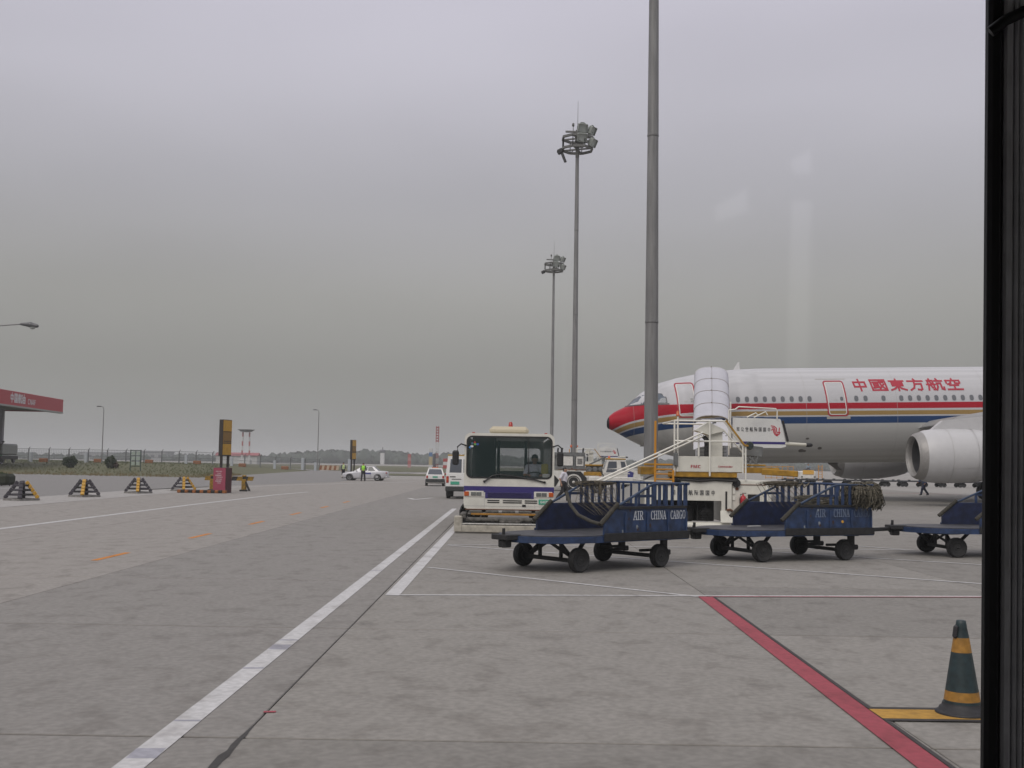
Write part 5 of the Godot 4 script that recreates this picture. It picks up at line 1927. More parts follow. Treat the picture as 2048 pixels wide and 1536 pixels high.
func car(called: String, label: String, category: String, at: Vector3, turn: float, P: Dictionary) -> Node3D:
	# the front looks towards -x
	var t := thing(called, label, category, at, turn)
	var paint: Material = P.paint
	var st := S()
	loft_x(st, P.lower, P.get("round", 0.14))
	obj("body", st, paint, t)
	var c: Array = P.cabin   # x0, x1 at the belt, x0, x1 at the roof, belt, roof, half width at belt and roof
	var b := [Vector3(c[0], c[4], c[6]), Vector3(c[1], c[4], c[6]), Vector3(c[1], c[4], -c[6]), Vector3(c[0], c[4], -c[6])]
	var r := [Vector3(c[2], c[5], c[7]), Vector3(c[3], c[5], c[7]), Vector3(c[3], c[5], -c[7]), Vector3(c[2], c[5], -c[7])]
	var mid := Vector3((c[0] + c[1]) / 2, (c[4] + c[5]) / 2, 0)
	st = S()
	for k in 4:
		quad(st, b[k], b[(k + 1) % 4], r[(k + 1) % 4], r[k], mid)
	obj("cabin", st, paint, t)
	st = S()
	box(st, Vector3((c[2] + c[3]) / 2, c[5] + 0.005, 0), Vector3(c[3] - c[2] + 0.06, 0.06, c[7] * 2 + 0.05), 0.03)
	obj("roof", st, P.get("roof_paint", paint), t)
	var gl := m("car_glass", Color(0.035, 0.042, 0.045), 0.06)
	for e in P.windows:
		var k: int = e[0]
		st = S()
		pane(st, [b[k], b[(k + 1) % 4], r[(k + 1) % 4], r[k]], e[1], e[2], e[3], e[4])
		obj("window", st, P.get("glass", gl), t)
	for x in P.axles:
		for s in [-1.0, 1.0]:
			wheel(t, Vector3(x, P.r, s * (P.track + 0.01)), P.r, 0.2, P.r * 0.62, m("black_rubber"), P.get("rim", m("silver_rim", Color(0.4, 0.4, 0.41), 0.35, 0.4)))
			st = S()
			lathe(st, [Vector2(P.r * 1.2, 0.0), Vector2(P.r * 1.02, 0.002)], Vector3(x, P.r * 1.02, s * (P.track + 0.105)), Vector3.BACK, 20, false)
			obj("wheel_arch", st, m("black_plastic"), t)
	for e in P.bits:
		st = S()
		box(st, e[1], e[2], minf(e[2].x, minf(e[2].y, e[2].z)) * 0.2)
		obj(e[0], st, e[3], t)
	return t


func build_cars() -> void:
	var silver := m("silver_paint", Color(0.5, 0.5, 0.53), 0.3, 0.15)
	var white := m("car_white", Color(0.68, 0.68, 0.67), 0.35)
	var black := m("black_plastic")
	var redl := m("red_lens")
	var amber := m("orange_lens")
	var lamp := m("headlight_glass")
	var pg := m("plate_green")
	car("sedan", "silver grey sedan seen side-on at the junction behind the vested man", "car", Vector3(-14.3, 0, -111), deg_to_rad(-4), {
		"paint": silver, "lower": [[-2.2, 0.38, 0.6, 0.62], [-2.1, 0.27, 0.7, 0.76], [-1.5, 0.2, 0.82, 0.84], [-0.85, 0.19, 0.92, 0.86], [1.3, 0.19, 0.96, 0.86], [1.75, 0.21, 0.97, 0.84], [2.15, 0.3, 0.93, 0.76], [2.25, 0.42, 0.84, 0.64]],
		"cabin": [-1.0, 1.55, -0.15, 0.9, 0.9, 1.4, 0.79, 0.6], "windows": [[0, 0.2, 0.52, 0.12, 0.9], [0, 0.55, 0.86, 0.12, 0.9], [1, 0.08, 0.92, 0.1, 0.9], [2, 0.14, 0.45, 0.12, 0.9], [2, 0.48, 0.8, 0.12, 0.9], [3, 0.08, 0.92, 0.1, 0.9]],
		"axles": [-1.38, 1.38], "r": 0.31, "track": 0.76, "bits": [["headlight", Vector3(-2.14, 0.62, 0.6), Vector3(0.16, 0.12, 0.28), lamp], ["headlight", Vector3(-2.14, 0.62, -0.6), Vector3(0.16, 0.12, 0.28), lamp], ["tail_lamp", Vector3(2.2, 0.78, 0.6), Vector3(0.12, 0.14, 0.3), redl], ["bumper", Vector3(-2.15, 0.36, 0), Vector3(0.2, 0.16, 1.5), m("sill_grey")], ["bumper", Vector3(2.2, 0.4, 0), Vector3(0.2, 0.18, 1.5), silver], ["side_mirror", Vector3(-0.72, 0.98, 0.92), Vector3(0.12, 0.1, 0.16), silver], ["door_decal", Vector3(0.42, 0.72, 0.866), Vector3(0.62, 0.16, 0.012), m("decal_blue", Color(0.04, 0.045, 0.2), 0.5)], ["door_gap", Vector3(-0.35, 0.58, 0.862), Vector3(0.015, 0.6, 0.01), black], ["door_gap", Vector3(0.66, 0.58, 0.862), Vector3(0.015, 0.6, 0.01), black]]})
	car("hatchback", "small white hatchback driving away up the apron road", "car", Vector3(-6.12, 0, -91.5), deg_to_rad(-86), {
		"paint": white, "lower": [[-1.65, 0.36, 0.6, 0.58], [-1.55, 0.27, 0.7, 0.7], [-0.8, 0.2, 0.86, 0.75], [1.3, 0.2, 0.9, 0.76], [1.6, 0.26, 0.9, 0.75], [1.66, 0.34, 0.86, 0.72]],
		"cabin": [-0.75, 1.62, -0.1, 1.2, 0.86, 1.4, 0.72, 0.55], "windows": [[0, 0.2, 0.5, 0.12, 0.9], [0, 0.54, 0.9, 0.12, 0.9], [1, 0.08, 0.92, 0.1, 0.88], [2, 0.14, 0.45, 0.12, 0.9], [2, 0.5, 0.82, 0.12, 0.9], [3, 0.08, 0.92, 0.1, 0.9]], "glass": m("car_glass_grey", Color(0.09, 0.10, 0.12), 0.06),
		"axles": [-1.05, 1.15], "r": 0.27, "track": 0.67, "bits": [["bumper", Vector3(1.68, 0.44, 0), Vector3(0.14, 0.26, 1.5), m("dark_grey_trim")], ["tail_lamp", Vector3(1.66, 0.72, 0.64), Vector3(0.05, 0.22, 0.14), redl], ["tail_lamp", Vector3(1.66, 0.72, -0.64), Vector3(0.05, 0.22, 0.14), redl], ["number_plate", Vector3(1.675, 0.72, 0), Vector3(0.02, 0.12, 0.4), pg], ["side_mirror", Vector3(-0.5, 0.95, -0.84), Vector3(0.1, 0.12, 0.16), redl], ["roof_beacon", Vector3(0.4, 1.46, 0), Vector3(0.12, 0.08, 0.5), amber]]})
	car("van", "white high-roofed van half hidden behind the bus's left side", "van", Vector3(-2.5, 0, -61), deg_to_rad(-90), {
		"paint": white, "round": 0.1, "lower": [[-2.4, 0.5, 0.9, 0.72], [-2.2, 0.4, 1.2, 0.82], [-1.9, 0.4, 1.3, 0.85], [2.4, 0.4, 1.32, 0.86], [2.46, 0.46, 1.3, 0.84]],
		"cabin": [-2.0, 2.45, -1.3, 2.38, 1.28, 2.25, 0.85, 0.76], "windows": [[0, 0.15, 0.34, 0.1, 0.8], [0, 0.38, 0.6, 0.1, 0.8], [0, 0.63, 0.94, 0.1, 0.8], [1, 0.1, 0.47, 0.08, 0.8], [1, 0.53, 0.9, 0.08, 0.8], [2, 0.06, 0.37, 0.1, 0.8], [2, 0.41, 0.62, 0.1, 0.8], [3, 0.06, 0.94, 0.08, 0.85]], "roof_paint": m("van_roof_yellow", Color(0.45, 0.27, 0.03), 0.4), "glass": m("car_glass_grey"),
		"axles": [-1.5, 1.6], "r": 0.33, "track": 0.74, "bits": [["bumper", Vector3(2.5, 0.52, 0), Vector3(0.2, 0.26, 1.74), m("dark_grey_trim")], ["tail_lamp", Vector3(2.46, 1.0, 0.77), Vector3(0.05, 0.34, 0.13), redl], ["tail_lamp", Vector3(2.46, 1.0, -0.77), Vector3(0.05, 0.34, 0.13), redl], ["indicator", Vector3(2.472, 1.0, 0.77), Vector3(0.04, 0.1, 0.12), amber], ["number_plate", Vector3(2.475, 0.82, 0.38), Vector3(0.02, 0.16, 0.46), pg], ["handle_recess", Vector3(2.465, 1.02, 0.3), Vector3(0.02, 0.035, 0.5), black], ["badge", Vector3(2.465, 1.14, 0.5), Vector3(0.012, 0.05, 0.3), black], ["spare_mudflap", Vector3(2.2, 0.3, 0.7), Vector3(0.03, 0.3, 0.3), black]]})


func build_tug() -> void:
	var white := m("tug_white", Color(0.74, 0.73, 0.69), 0.4, 0.0, 0.12)
	var black := m("tug_black", Color(0.012, 0.012, 0.013), 0.7)
	var grey := m("loader_grey")
	var t := thing("aircraft_tug", "big white aircraft tug with black wheel arch and grey power unit", "aircraft tug", Vector3(4.75, 0, -80))
	var st := S()
	plate(st, [Vector2(-3.2, 0.35), Vector2(1.52, 0.35), Vector2(1.52, 1.36), Vector2(1.1, 1.44), Vector2(-3.2, 1.44)], X(Vector3(0, 0, -1.2)), 2.3)
	obj("hull", st, white, t)
	for x in [-0.27, -2.4]:
		st = S()
		plate(st, [Vector2(x - 0.95, 0.3), Vector2(x - 0.95, 0.95), Vector2(x - 0.45, 1.4), Vector2(x + 0.5, 1.4), Vector2(x + 1.1, 0.75), Vector2(x + 0.85, 0.3)], X(Vector3(0, 0, -0.04)), 0.03)
		obj("wheel_arch", st, black, t)
		wheel(t, Vector3(x, 0.63, -0.16), 0.63, 0.4, 0.42, m("black_rubber"), m("tug_rim_white", Color(0.5, 0.49, 0.46), 0.5))
		wheel(t, Vector3(x, 0.63, -2.2), 0.63, 0.4, 0.42, m("black_rubber"), m("tug_rim_white"))
		st = S()
		lathe(st, [Vector2(0.58, 0.0), Vector2(0.47, 0.006)], Vector3(x, 0.63, 0.045), Vector3.BACK, 24, false)
		obj("white_wall", st, m("tug_rim_white"), t)
	st = S()
	frame(st, [Vector2(0.55, 2.74), Vector2(-2.6, 2.74), Vector2(-2.6, 1.5), Vector2(0.55, 1.5)], [Vector2(0.47, 2.5), Vector2(-2.5, 2.5), Vector2(-2.5, 1.75), Vector2(0.47, 1.75)], X(Vector3(0, 0, -0.3)), 0.1)
	box(st, Vector3(-1.0, 2.1, -1.2), Vector3(3.1, 1.2, 1.6), 0.02)
	box(st, Vector3(-0.2, 2.1, -0.3), Vector3(0.12, 0.8, 0.12), 0.01)
	obj("power_unit", st, grey, t)
	st = S()
	box(st, Vector3(-0.9, 2.13, -0.33), Vector3(1.15, 0.66, 0.08), 0.01)
	obj("white_panel", st, white, t)
	st = S()
	box(st, Vector3(0.17, 2.13, -0.33), Vector3(0.52, 0.7, 0.08), 0.01)
	var vent := obj("vent_panel", st, white, t)
	for i in 6:
		st = S()
		box(st, Vector3(0.17, 1.93 + i * 0.07, -0.285), Vector3(0.36, 0.04, 0.02), 0.005)
		obj("louvre", st, m("dark_grey_trim"), vent)
	for x in [-1.4, -1.1, 0.4]:
		st = S()
		tube(st, [Vector3(x, 2.74, -0.4), Vector3(x, 2.9, -0.4), Vector3(x + 0.03, 3.05, -0.4)], 0.06, 6)
		obj("exhaust_stub", st, black, t)
	st = S()
	tube(st, [Vector3(-0.45, 2.74, -0.5), Vector3(-0.45, 3.1, -0.5)], 0.03, 5)
	obj("beacon_stem", st, grey, t)
	st = S()
	lathe(st, [Vector2(0.08, 3.1), Vector2(0.08, 3.22), Vector2(0.03, 3.3)], Vector3(-0.45, 0, -0.5), Vector3.UP, 10)
	obj("beacon", st, m("orange_lens"), t)
	st = S()
	box(st, Vector3(-0.1, 1.52, -0.1), Vector3(2.6, 0.05, 0.1), 0.01)
	lathe(st, [Vector2(0.06, -0.05), Vector2(0.06, 0.05)], Vector3(-0.4, 1.6, -0.1), Vector3.BACK, 8)
	obj("edge_trim", st, m("rust"), t)
	# truck with a white cab beside it
	t = thing("service_truck", "white service truck with yellow-edged cab roof and a purple-blue door patch", "truck", Vector3(7.0, 0, -75))
	st = S()
	box(st, Vector3(-0.3, 0.85, -1.0), Vector3(3.0, 0.5, 1.9), 0.05)
	plate(st, [Vector2(-0.75, 1.0), Vector2(1.7, 0.8), Vector2(1.6, 1.5), Vector2(1.05, 1.62), Vector2(0.85, 1.75), Vector2(-0.9, 1.6)], X(Vector3(0, 0, -1.0)), 1.8)
	obj("body", st, white, t)
	var b := [Vector3(-0.85, 1.3, -0.08), Vector3(0.95, 1.3, -0.08), Vector3(0.95, 1.3, -1.9), Vector3(-0.85, 1.3, -1.9)]
	var r := [Vector3(-0.55, 2.26, -0.16), Vector3(0.62, 2.26, -0.16), Vector3(0.62, 2.26, -1.82), Vector3(-0.55, 2.26, -1.82)]
	st = S()
	for k in 4:
		quad(st, b[k], b[(k + 1) % 4], r[(k + 1) % 4], r[k], Vector3(0, 1.8, -1))
	obj("cab", st, white, t)
	for e in [[0, 0.1, 0.52, 0.1, 0.86], [0, 0.72, 0.94, 0.25, 0.86], [1, 0.08, 0.92, 0.15, 0.88], [3, 0.08, 0.92, 0.15, 0.88]]:
		st = S()
		pane(st, [b[e[0]], b[(e[0] + 1) % 4], r[(e[0] + 1) % 4], r[e[0]]], e[1], e[2], e[3], e[4])
		obj("window", st, m("car_glass_grey"), t)
	st = S()
	box(st, Vector3(0.05, 2.29, -1.0), Vector3(1.26, 0.08, 1.76), 0.02)
	obj("roof", st, m("van_roof_yellow"), t)
	st = S()
	lathe(st, [Vector2(0.09, 2.3), Vector2(0.08, 2.46), Vector2(0.03, 2.5)], Vector3(-0.42, 0, -0.4), Vector3.UP, 10)
	obj("beacon", st, m("orange_lens"), t)
	st = S()
	plate(st, [Vector2(0.8, 1.0), Vector2(1.15, 1.1), Vector2(1.2, 1.4), Vector2(0.95, 1.5), Vector2(0.78, 1.4)], X(Vector3(0, 0, -0.09)), 0.012)
	obj("door_patch", st, m("decal_blue"), t)
	st = S()
	tube(st, [Vector3(-0.9, 1.9, 0.0), Vector3(-1.0, 1.4, 0.05), Vector3(-0.8, 1.15, 0.05)], 0.03, 5)
	obj("mirror_bracket", st, black, t)
	st = S()
	box(st, Vector3(-1.5, 1.28, -0.5), Vector3(1.2, 0.26, 0.4), 0.03)
	box(st, Vector3(-1.4, 1.85, -0.8), Vector3(1.2, 0.12, 0.4), 0.03)
	obj("conveyor_frame", st, m("loader_yellow"), t)
	st = S()
	for k in 3:
		lathe(st, [Vector2(0.15, -0.15), Vector2(0.18, 0.0), Vector2(0.15, 0.15)], Vector3(-1.75 + 0.4 * k, 1.58, -0.5), Vector3.BACK, 10)
	box(st, Vector3(-1.4, 1.6, -0.9), Vector3(1.1, 0.4, 0.3), 0.05)
	bar(st, Vector3(-1.7, 1.9, -0.8), Vector3(-0.6, 2.45, -0.9), 0.2, 0.1)
	obj("conveyor_drive", st, grey, t)
	for x in [-1.2, 0.95]:
		for z in [-0.2, -1.8]:
			wheel(t, Vector3(x, 0.42, z), 0.42, 0.25, 0.22, m("black_rubber"), m("gear_grey"))


func build_roadside() -> void:
	var soot := m("sign_dark", Color(0.028, 0.022, 0.02), 0.6)
	var gold := m("sign_gold", Color(0.52, 0.29, 0.028), 0.45, 0.0, 0.12)
	var gold2 := m("sign_gold_dull", Color(0.30, 0.165, 0.03), 0.5, 0.0, 0.3, 2.0)
	var st := S()
	var yb := m("barrier_yellow", Color(0.38, 0.22, 0.02), 0.6, 0.0, 0.4, 1.5)
	var bk := m("barrier_black", Color(0.02, 0.019, 0.018), 0.65, 0.0, 0.3, 1.5)
	var t: Node3D
	for k in 2:
		t = thing("pylon_sign", ["tall yellow and black pylon sign beside the maroon notice box", "far yellow and black pylon sign standing behind the silver sedan"][k], "sign", [Vector3(-16.1, 0, -63.4), Vector3(-16.4, 0, -117)][k], deg_to_rad(72), "tall yellow and black pylon signs")
		st = S()
		box(st, Vector3(0, 3.07, 0), Vector3(0.92, 2.04, 0.26), 0.02)
		obj("sign_case", st, soot, t)
		for i in 3:
			st = S()
			box(st, Vector3(0.0, 2.42 + i * 0.66, 0.132), Vector3(0.86, 0.62, 0.02), 0.006)
			var tile := obj("sign_tile", st, gold2 if i == 1 else gold, t)
			if i == 1:
				for j in 4:
					st = S()
					box(st, Vector3(-0.28 + j * 0.19, 2.86, 0.145), Vector3(0.09, 0.07, 0.006))
					obj("sign_mark", st, soot, tile)
		for x in [-0.34, 0.34]:
			st = S()
			box(st, Vector3(x, 1.03, 0), Vector3(0.12, 2.06, 0.12), 0.01)
			obj("post", st, soot, t)
	# maroon notice box with its white lines of notice
	t = thing("notice_box", "maroon notice box with rows of white writing under the pylon sign", "notice box", Vector3(-15.9, 0, -62.3), deg_to_rad(-16))
	st = S()
	box(st, Vector3(0, 0.71, 0), Vector3(0.78, 1.38, 0.66), 0.015)
	obj("case", st, m("maroon_dark", Color(0.06, 0.012, 0.016), 0.5), t)
	st = S()
	box(st, Vector3(0, 0.72, 0.332), Vector3(0.75, 1.32, 0.012), 0.003)
	var face := obj("face", st, m("maroon_face", Color(0.27, 0.05, 0.085), 0.45), t)
	var chars := "中国公司空方"
	for row in 7:
		st = S()
		var line := ""
		for c in 5:
			line += chars[(row * 2 + c * 3) % 6]
		var indent: float = [0.0, 0.1, -0.02, 0.05, 0.02, -0.02, 0.1][row]
		glyphs(st, line.substr(0, 3 if row in [1, 6] else 5), Vector2(0.06, 0.055), 0.078, 0.011, flat(X(Vector3(-0.22 + indent, 1.16 - row * 0.105, 0.337))))
		obj("notice_line", st, m("notice_white", Color(0.5, 0.42, 0.44), 0.7), face)
	# striped trestle barrier behind it
	t = thing("trestle_barrier", "yellow and black striped trestle barrier behind the notice box", "barrier", Vector3(-16.6, 0, -66.5), 0.05)
	for i in 9:
		st = S()
		var x := -1.25 + i * 0.31
		plate(st, [Vector2(x - 0.155, 0.62), Vector2(x + 0.155, 0.62), Vector2(x + 0.235, 0.86), Vector2(x - 0.075, 0.86)], X(Vector3(0, 0, 0)), 0.14)
		obj("striped_block", st, yb if i % 2 == 0 else bk, t)
	for x in [-0.95, -0.3, 0.9]:
		st = S()
		box(st, Vector3(x, 0.36, 0), Vector3(0.26, 0.7, 0.3), 0.03)
		obj("leg", st, yb, t)
		st = S()
		bar(st, Vector3(x + 0.1, 0.55, 0.1), Vector3(x + 0.38, 0.04, 0.3), 0.1, 0.1)
		box(st, Vector3(x, 0.05, 0.1), Vector3(0.4, 0.1, 0.5), 0.02)
		obj("foot", st, bk, t)
		st = S()
		box(st, Vector3(x, 0.9, 0), Vector3(0.24, 0.1, 0.2), 0.03)
		obj("cap", st, yb, t)
	# striped kerb stones
	t = thing("striped_kerb", "low kerb of orange and black stones in front of the notice box", "kerb", Vector3(-16.9, 0, -61.8))
	for i in 13:
		st = S()
		box(st, Vector3(-1.2 + i * 0.205, 0.085, 0), Vector3(0.2, 0.17, 0.3), 0.025)
		obj("kerb_stone", st, bk if i % 2 else m("kerb_orange", Color(0.36, 0.12, 0.025), 0.7, 0.0, 0.4), t)
	# hollow pyramids guarding the edge
	var pg := m("pyramid_grey", Color(0.085, 0.078, 0.095), 0.8, 0.0, 0.4, 1.5)
	var stone := m("pyramid_base", Color(0.25, 0.24, 0.23), 0.85, 0.0, 0.3)
	var labels := ["nearest hollow pyramid barrier, dark left face and yellow right edge, beside the hedge", "second hollow pyramid barrier from the left, its middle edge yellow", "third hollow pyramid barrier from the left, its middle edge yellow", "hollow pyramid barrier closest to the pylon sign, two yellow edges"]
	for k in 4:
		t = thing("pyramid_barrier", labels[k], "barrier", [Vector3(-20.5, 0, -47.4), Vector3(-19.9, 0, -52.8), Vector3(-19.6, 0, -59.5), Vector3(-18.75, 0, -64.8)][k], deg_to_rad([62.0, -33.0, -30.0, 62.0][k]), "hollow pyramid barriers in a row")
		st = S()
		frame(st, rrect(1.24, 1.24, 0.06, 2), rrect(0.94, 0.94, 0.06, 2), Transform3D(Basis(Vector3.RIGHT, -PI / 2), Vector3(0, 0.05, 0)), 0.1)
		obj("base_ring", st, stone, t)
		t.scale = Vector3(0.84, 0.96, 0.84)
		for c in 4:
			var sx: float = [-1, 1, 1, -1][c]
			var sz: float = [1, 1, -1, -1][c]
			var yellow: bool = c == 1 or (k == 3 and c == 0)
			for j in 5:
				st = S()
				var a := Vector3(sx * lerpf(0.55, 0.13, j / 5.0), lerpf(0.1, 0.84, j / 5.0), sz * lerpf(0.55, 0.13, j / 5.0))
				var e := Vector3(sx * lerpf(0.55, 0.13, (j + 0.9) / 5.0), lerpf(0.1, 0.84, (j + 0.9) / 5.0), sz * lerpf(0.55, 0.13, (j + 0.9) / 5.0))
				bar(st, a, e, 0.19, 0.17)
				obj("corner_block", st, gold if yellow else pg, t)
		for f in 4:
			for j in 3:
				var y := 0.26 + j * 0.2
				var w := lerpf(0.5, 0.18, y / 0.84)
				st = S()
				box(st, Vector3(0, y, w), Vector3(w * 2 - 0.06, 0.085, 0.1), 0.015)
				var o := obj("crossbar", st, bk if f % 2 == 0 else pg, t)
				o.rotation.y = PI / 2 * f
	# clipped hedge at the left edge
	t = thing("hedge", "dark clipped hedge at the left edge of the service road", "hedge", Vector3(-33.05, 0, -70))
	inst("foliage", crown_mesh(5, 7000, Vector3(2.7, 0.46, 0.85), 0.085), leaves(Color(0.022, 0.04, 0.018)), t)
	st = S()
	box(st, Vector3(0, 0.41, 0), Vector3(4.3, 0.7, 1.2), 0.16)
	for i in 9:
		tube(st, [Vector3(-2 + i * 0.5, 0, 0), Vector3(-2 + i * 0.5 + 0.05, 0.5, 0.05)], 0.03, 5)
	obj("branches", st, m("hedge_wood", Color(0.02, 0.024, 0.014), 0.9), t)
	# round bushes on the verge
	for k in 2:
		var at: Vector3 = [Vector3(-58.6, 0, -150), Vector3(-53.2, 0, -150)][k]
		at.y = rise(Vector2(at.x, -at.z)) - 0.05
		t = thing("bush", ["round dark bush on the grass before the fence", "egg-shaped dark bush at the foot of the thin lamp post"][k], "bush", at, 0.0, "dark bushes on the verge")
		inst("foliage", crown_mesh(31 + k, 2600, [Vector3(1.12, 0.85, 1.1), Vector3(0.82, 0.9, 0.8)][k], 0.13), leaves(Color(0.016, 0.030, 0.016)), t)
		st = S()
		nets(st, [[Vector3(0, 0.55, 0), Vector3(0, 1.0, 0), 0.62, 0.55]], 0.12, 0.1)
		tube(st, [Vector3(0, 0, 0), Vector3(0.03, 0.7, 0)], 0.07, 6)
		obj("stems", st, m("hedge_wood"), t)
		if k == 1:
			inst("reddish_foliage", crown_mesh(40, 500, Vector3(0.35, 0.45, 0.35), 0.1), leaves(Color(0.06, 0.03, 0.03)), t).position = Vector3(0.8, 0, 0.2)
	# green framed board
	t = thing("framed_board", "green framed board with pale square panels standing on the verge", "board", Vector3(-47.6, rise(Vector2(-47.6, 143)), -143), 0.2)
	st = S()
	for x in [-0.62, 0.62]:
		box(st, Vector3(x, 1.35, 0), Vector3(0.12, 2.7, 0.12), 0.01)
	for y in [0.62, 1.28, 1.94, 2.62]:
		box(st, Vector3(0, y, 0), Vector3(1.3, 0.1, 0.1), 0.01)
	box(st, Vector3(0, 1.6, 0), Vector3(0.08, 2.0, 0.08), 0.01)
	obj("frame", st, m("board_green", Color(0.035, 0.06, 0.045), 0.6), t)
	for i in 6:
		st = S()
		box(st, Vector3(-0.3 + 0.6 * (i % 2), 0.95 + 0.66 * (i / 2), 0), Vector3(0.42, 0.42, 0.04), 0.01)
		obj("pale_panel", st, m("board_pale", Color(0.3, 0.36, 0.31), 0.6), t)
	# street lamps
	var lampm := m("lamp_post_grey", Color(0.2, 0.2, 0.2), 0.5, 0.2)
	var specs := [[Vector3(-28.6, 0, -60), 8.9, 1.0, 0.0, "lamp at the left edge whose grey head reaches in on an arm", 0.09], [Vector3(-63.5, 0.9, -175), 8.9, 0.3, 0.0, "thin lamp post rising behind the egg-shaped bush", 0.085], [Vector3(-37.2, 0.3, -217), 11.4, 0.12, 0.0, "thin lamp post beside the orange barrier blocks", 0.1]]
	for e in specs:
		t = thing("street_lamp", e[4], "street lamp", e[0])
		st = S()
		lathe(st, [Vector2(e[5] * 1.3, 0), Vector2(e[5], 1.2), Vector2(e[5] * 0.7, e[1] - 0.4)], Vector3.ZERO, Vector3.UP, 10)
		obj("pole", st, lampm, t)
		if e[2] > 0.5:
			st = S()
			tube(st, [Vector3(0, 8.4, 0), Vector3(0.2, 8.62, 0), Vector3(0.8, 8.8, 0), Vector3(1.85, 8.9, 0), Vector3(2.35, 8.93, 0)], 0.035, 6)
			obj("arm", st, lampm, t)
			st = S()
			nets(st, [[Vector3(2.2, 8.93, 0), Vector3(2.7, 8.9, 0), 0.07, 0.14], [Vector3(2.7, 8.9, 0), Vector3(3.05, 8.84, 0), 0.14, 0.1]], 0.035, 0.06)
			var hd := obj("lamp_head", st, m("lamp_head_dark", Color(0.10, 0.10, 0.105), 0.4, 0.2), t)
			st = S()
			lathe(st, [Vector2(0.15, 0.0), Vector2(0.12, -0.08), Vector2(0.02, -0.12)], Vector3(2.82, 8.77, 0), Vector3.UP, 12)
			obj("lens", st, m("lamp_lens"), hd)
		else:
			st = S()
			tube(st, [Vector3(0, e[1] - 0.5, 0), Vector3(-0.1, e[1] - 0.1, 0), Vector3(-0.5, e[1], 0)], 0.05, 5)
			obj("arm", st, lampm, t)
			st = S()
			box(st, Vector3(-0.75, e[1], 0), Vector3(0.75, 0.16, 0.3), 0.06)
			obj("lamp_head", st, m("lamp_head_dark"), t)


func build_fence() -> void:
	var t := thing("perimeter_fence", "long grey wire perimeter fence with dark posts beyond the verge", "fence")
	var post := m("fence_post", Color(0.13, 0.135, 0.14), 0.6)
	var st := S()
	var mesh := S()
	var a := Vector2(-113, 148)
	var b := Vector2(-37, 218)
	var n := 32
	for i in n + 1:
		var v := a.lerp(b, float(i) / n)
		var y := rise(v) - 0.1
		st = S()
		box(st, Vector3(v.x, y + 1.1, -v.y), Vector3(0.14, 2.3, 0.14), 0.01)
		bar(st, Vector3(v.x, y + 2.2, -v.y), Vector3(v.x + 0.3, y + 2.5, -v.y + 0.25), 0.08, 0.08)
		obj("post", st, post, t)
		if i == n:
			break
		var w := a.lerp(b, float(i + 1) / n)
		var y2 := rise(w) - 0.1
		for h in [0.1, 1.15, 2.2]:
			st = S()
			bar(st, Vector3(v.x, y + h, -v.y), Vector3(w.x, y2 + h, -w.y), 0.06, 0.06)
			obj("rail", st, post, t)
		for j in 12:
			var u := v.lerp(w, (j + 0.5) / 12.0)
			box(mesh, Vector3(u.x, lerpf(y, y2, j / 12.0) + 1.15, -u.y), Vector3(0.022, 2.1, 0.022))
		for h in [0.4, 0.65, 0.9, 1.4, 1.65, 1.9]:
			bar(mesh, Vector3(v.x, y + h, -v.y), Vector3(w.x, y2 + h, -w.y), 0.02, 0.02)
	obj("wire_mesh", mesh, m("wire_blue_grey", Color(0.2, 0.22, 0.24), 0.5, 0.2), t).set_meta("kind", "stuff")
	# pale posts and painted blocks along its foot
	for i in 9:
		var v := a.lerp(b, 0.30 + i * 0.085) + Vector2(1.5, -3.0)
		st = S()
		box(st, Vector3(0, 0.8, 0), Vector3(0.45, 1.6, 0.4), 0.04)
		var o := obj("pale_pillar", st, m("pale_blue_concrete", Color(0.36, 0.39, 0.42), 0.8))
		o.position = Vector3(v.x, rise(v) - 0.05, -v.y)
		tag(o, "%s pale bluish pillar at the foot of the perimeter fence" % ["leftmost", "second from left", "third from left", "fourth from left", "middle", "fourth from right", "third from right", "second from right", "rightmost"][i], "pillar", "pale pillars along the perimeter fence")
	for i in 10:
		var v := a.lerp(b, 0.16 + i * 0.085) + Vector2(1.0, -4.5)
		st = S()
		box(st, Vector3(0, 0.32, 0), Vector3(1.3, 0.64, 0.5), 0.08)
		var o := obj("painted_block", st, m("block_orange", Color(0.36, 0.14, 0.05), 0.7, 0.0, 0.4))
		o.position = Vector3(v.x, rise(v) - 0.03, -v.y)
		tag(o, "%s faded orange block lying along the perimeter fence" % ["leftmost", "second from left", "third from left", "fourth from left", "fifth from left", "fifth from right", "fourth from right", "third from right", "second from right", "rightmost"][i], "barrier block", "orange barrier blocks along the fence")
	t = thing("striped_barrier", "orange and white striped barrier by the gate in the fence", "barrier", Vector3(-33.4, 0.2, -207))
	for i in 8:
		st = S()
		plate(st, [Vector2(-1.75 + i * 0.44, 0.02), Vector2(-1.31 + i * 0.44, 0.02), Vector2(-1.16 + i * 0.44, 0.85), Vector2(-1.6 + i * 0.44, 0.85)], X(Vector3.ZERO), 0.3)
		obj("striped_block", st, m("block_orange") if i % 2 == 0 else m("block_pale", Color(0.42, 0.33, 0.24), 0.7), t)
	for x in [-38.4, -29.8]:
		st = S()
		box(st, Vector3(0, 1.1, 0), Vector3(0.5, 2.2, 0.5), 0.05)
		var o := obj("gate_post", st, m("pale_blue_concrete"))
		o.position = Vector3(x, 0.1, -208)
		tag(o, "pale gate post left of the striped barrier" if x < -35 else "pale gate post right of the striped barrier", "gate post")


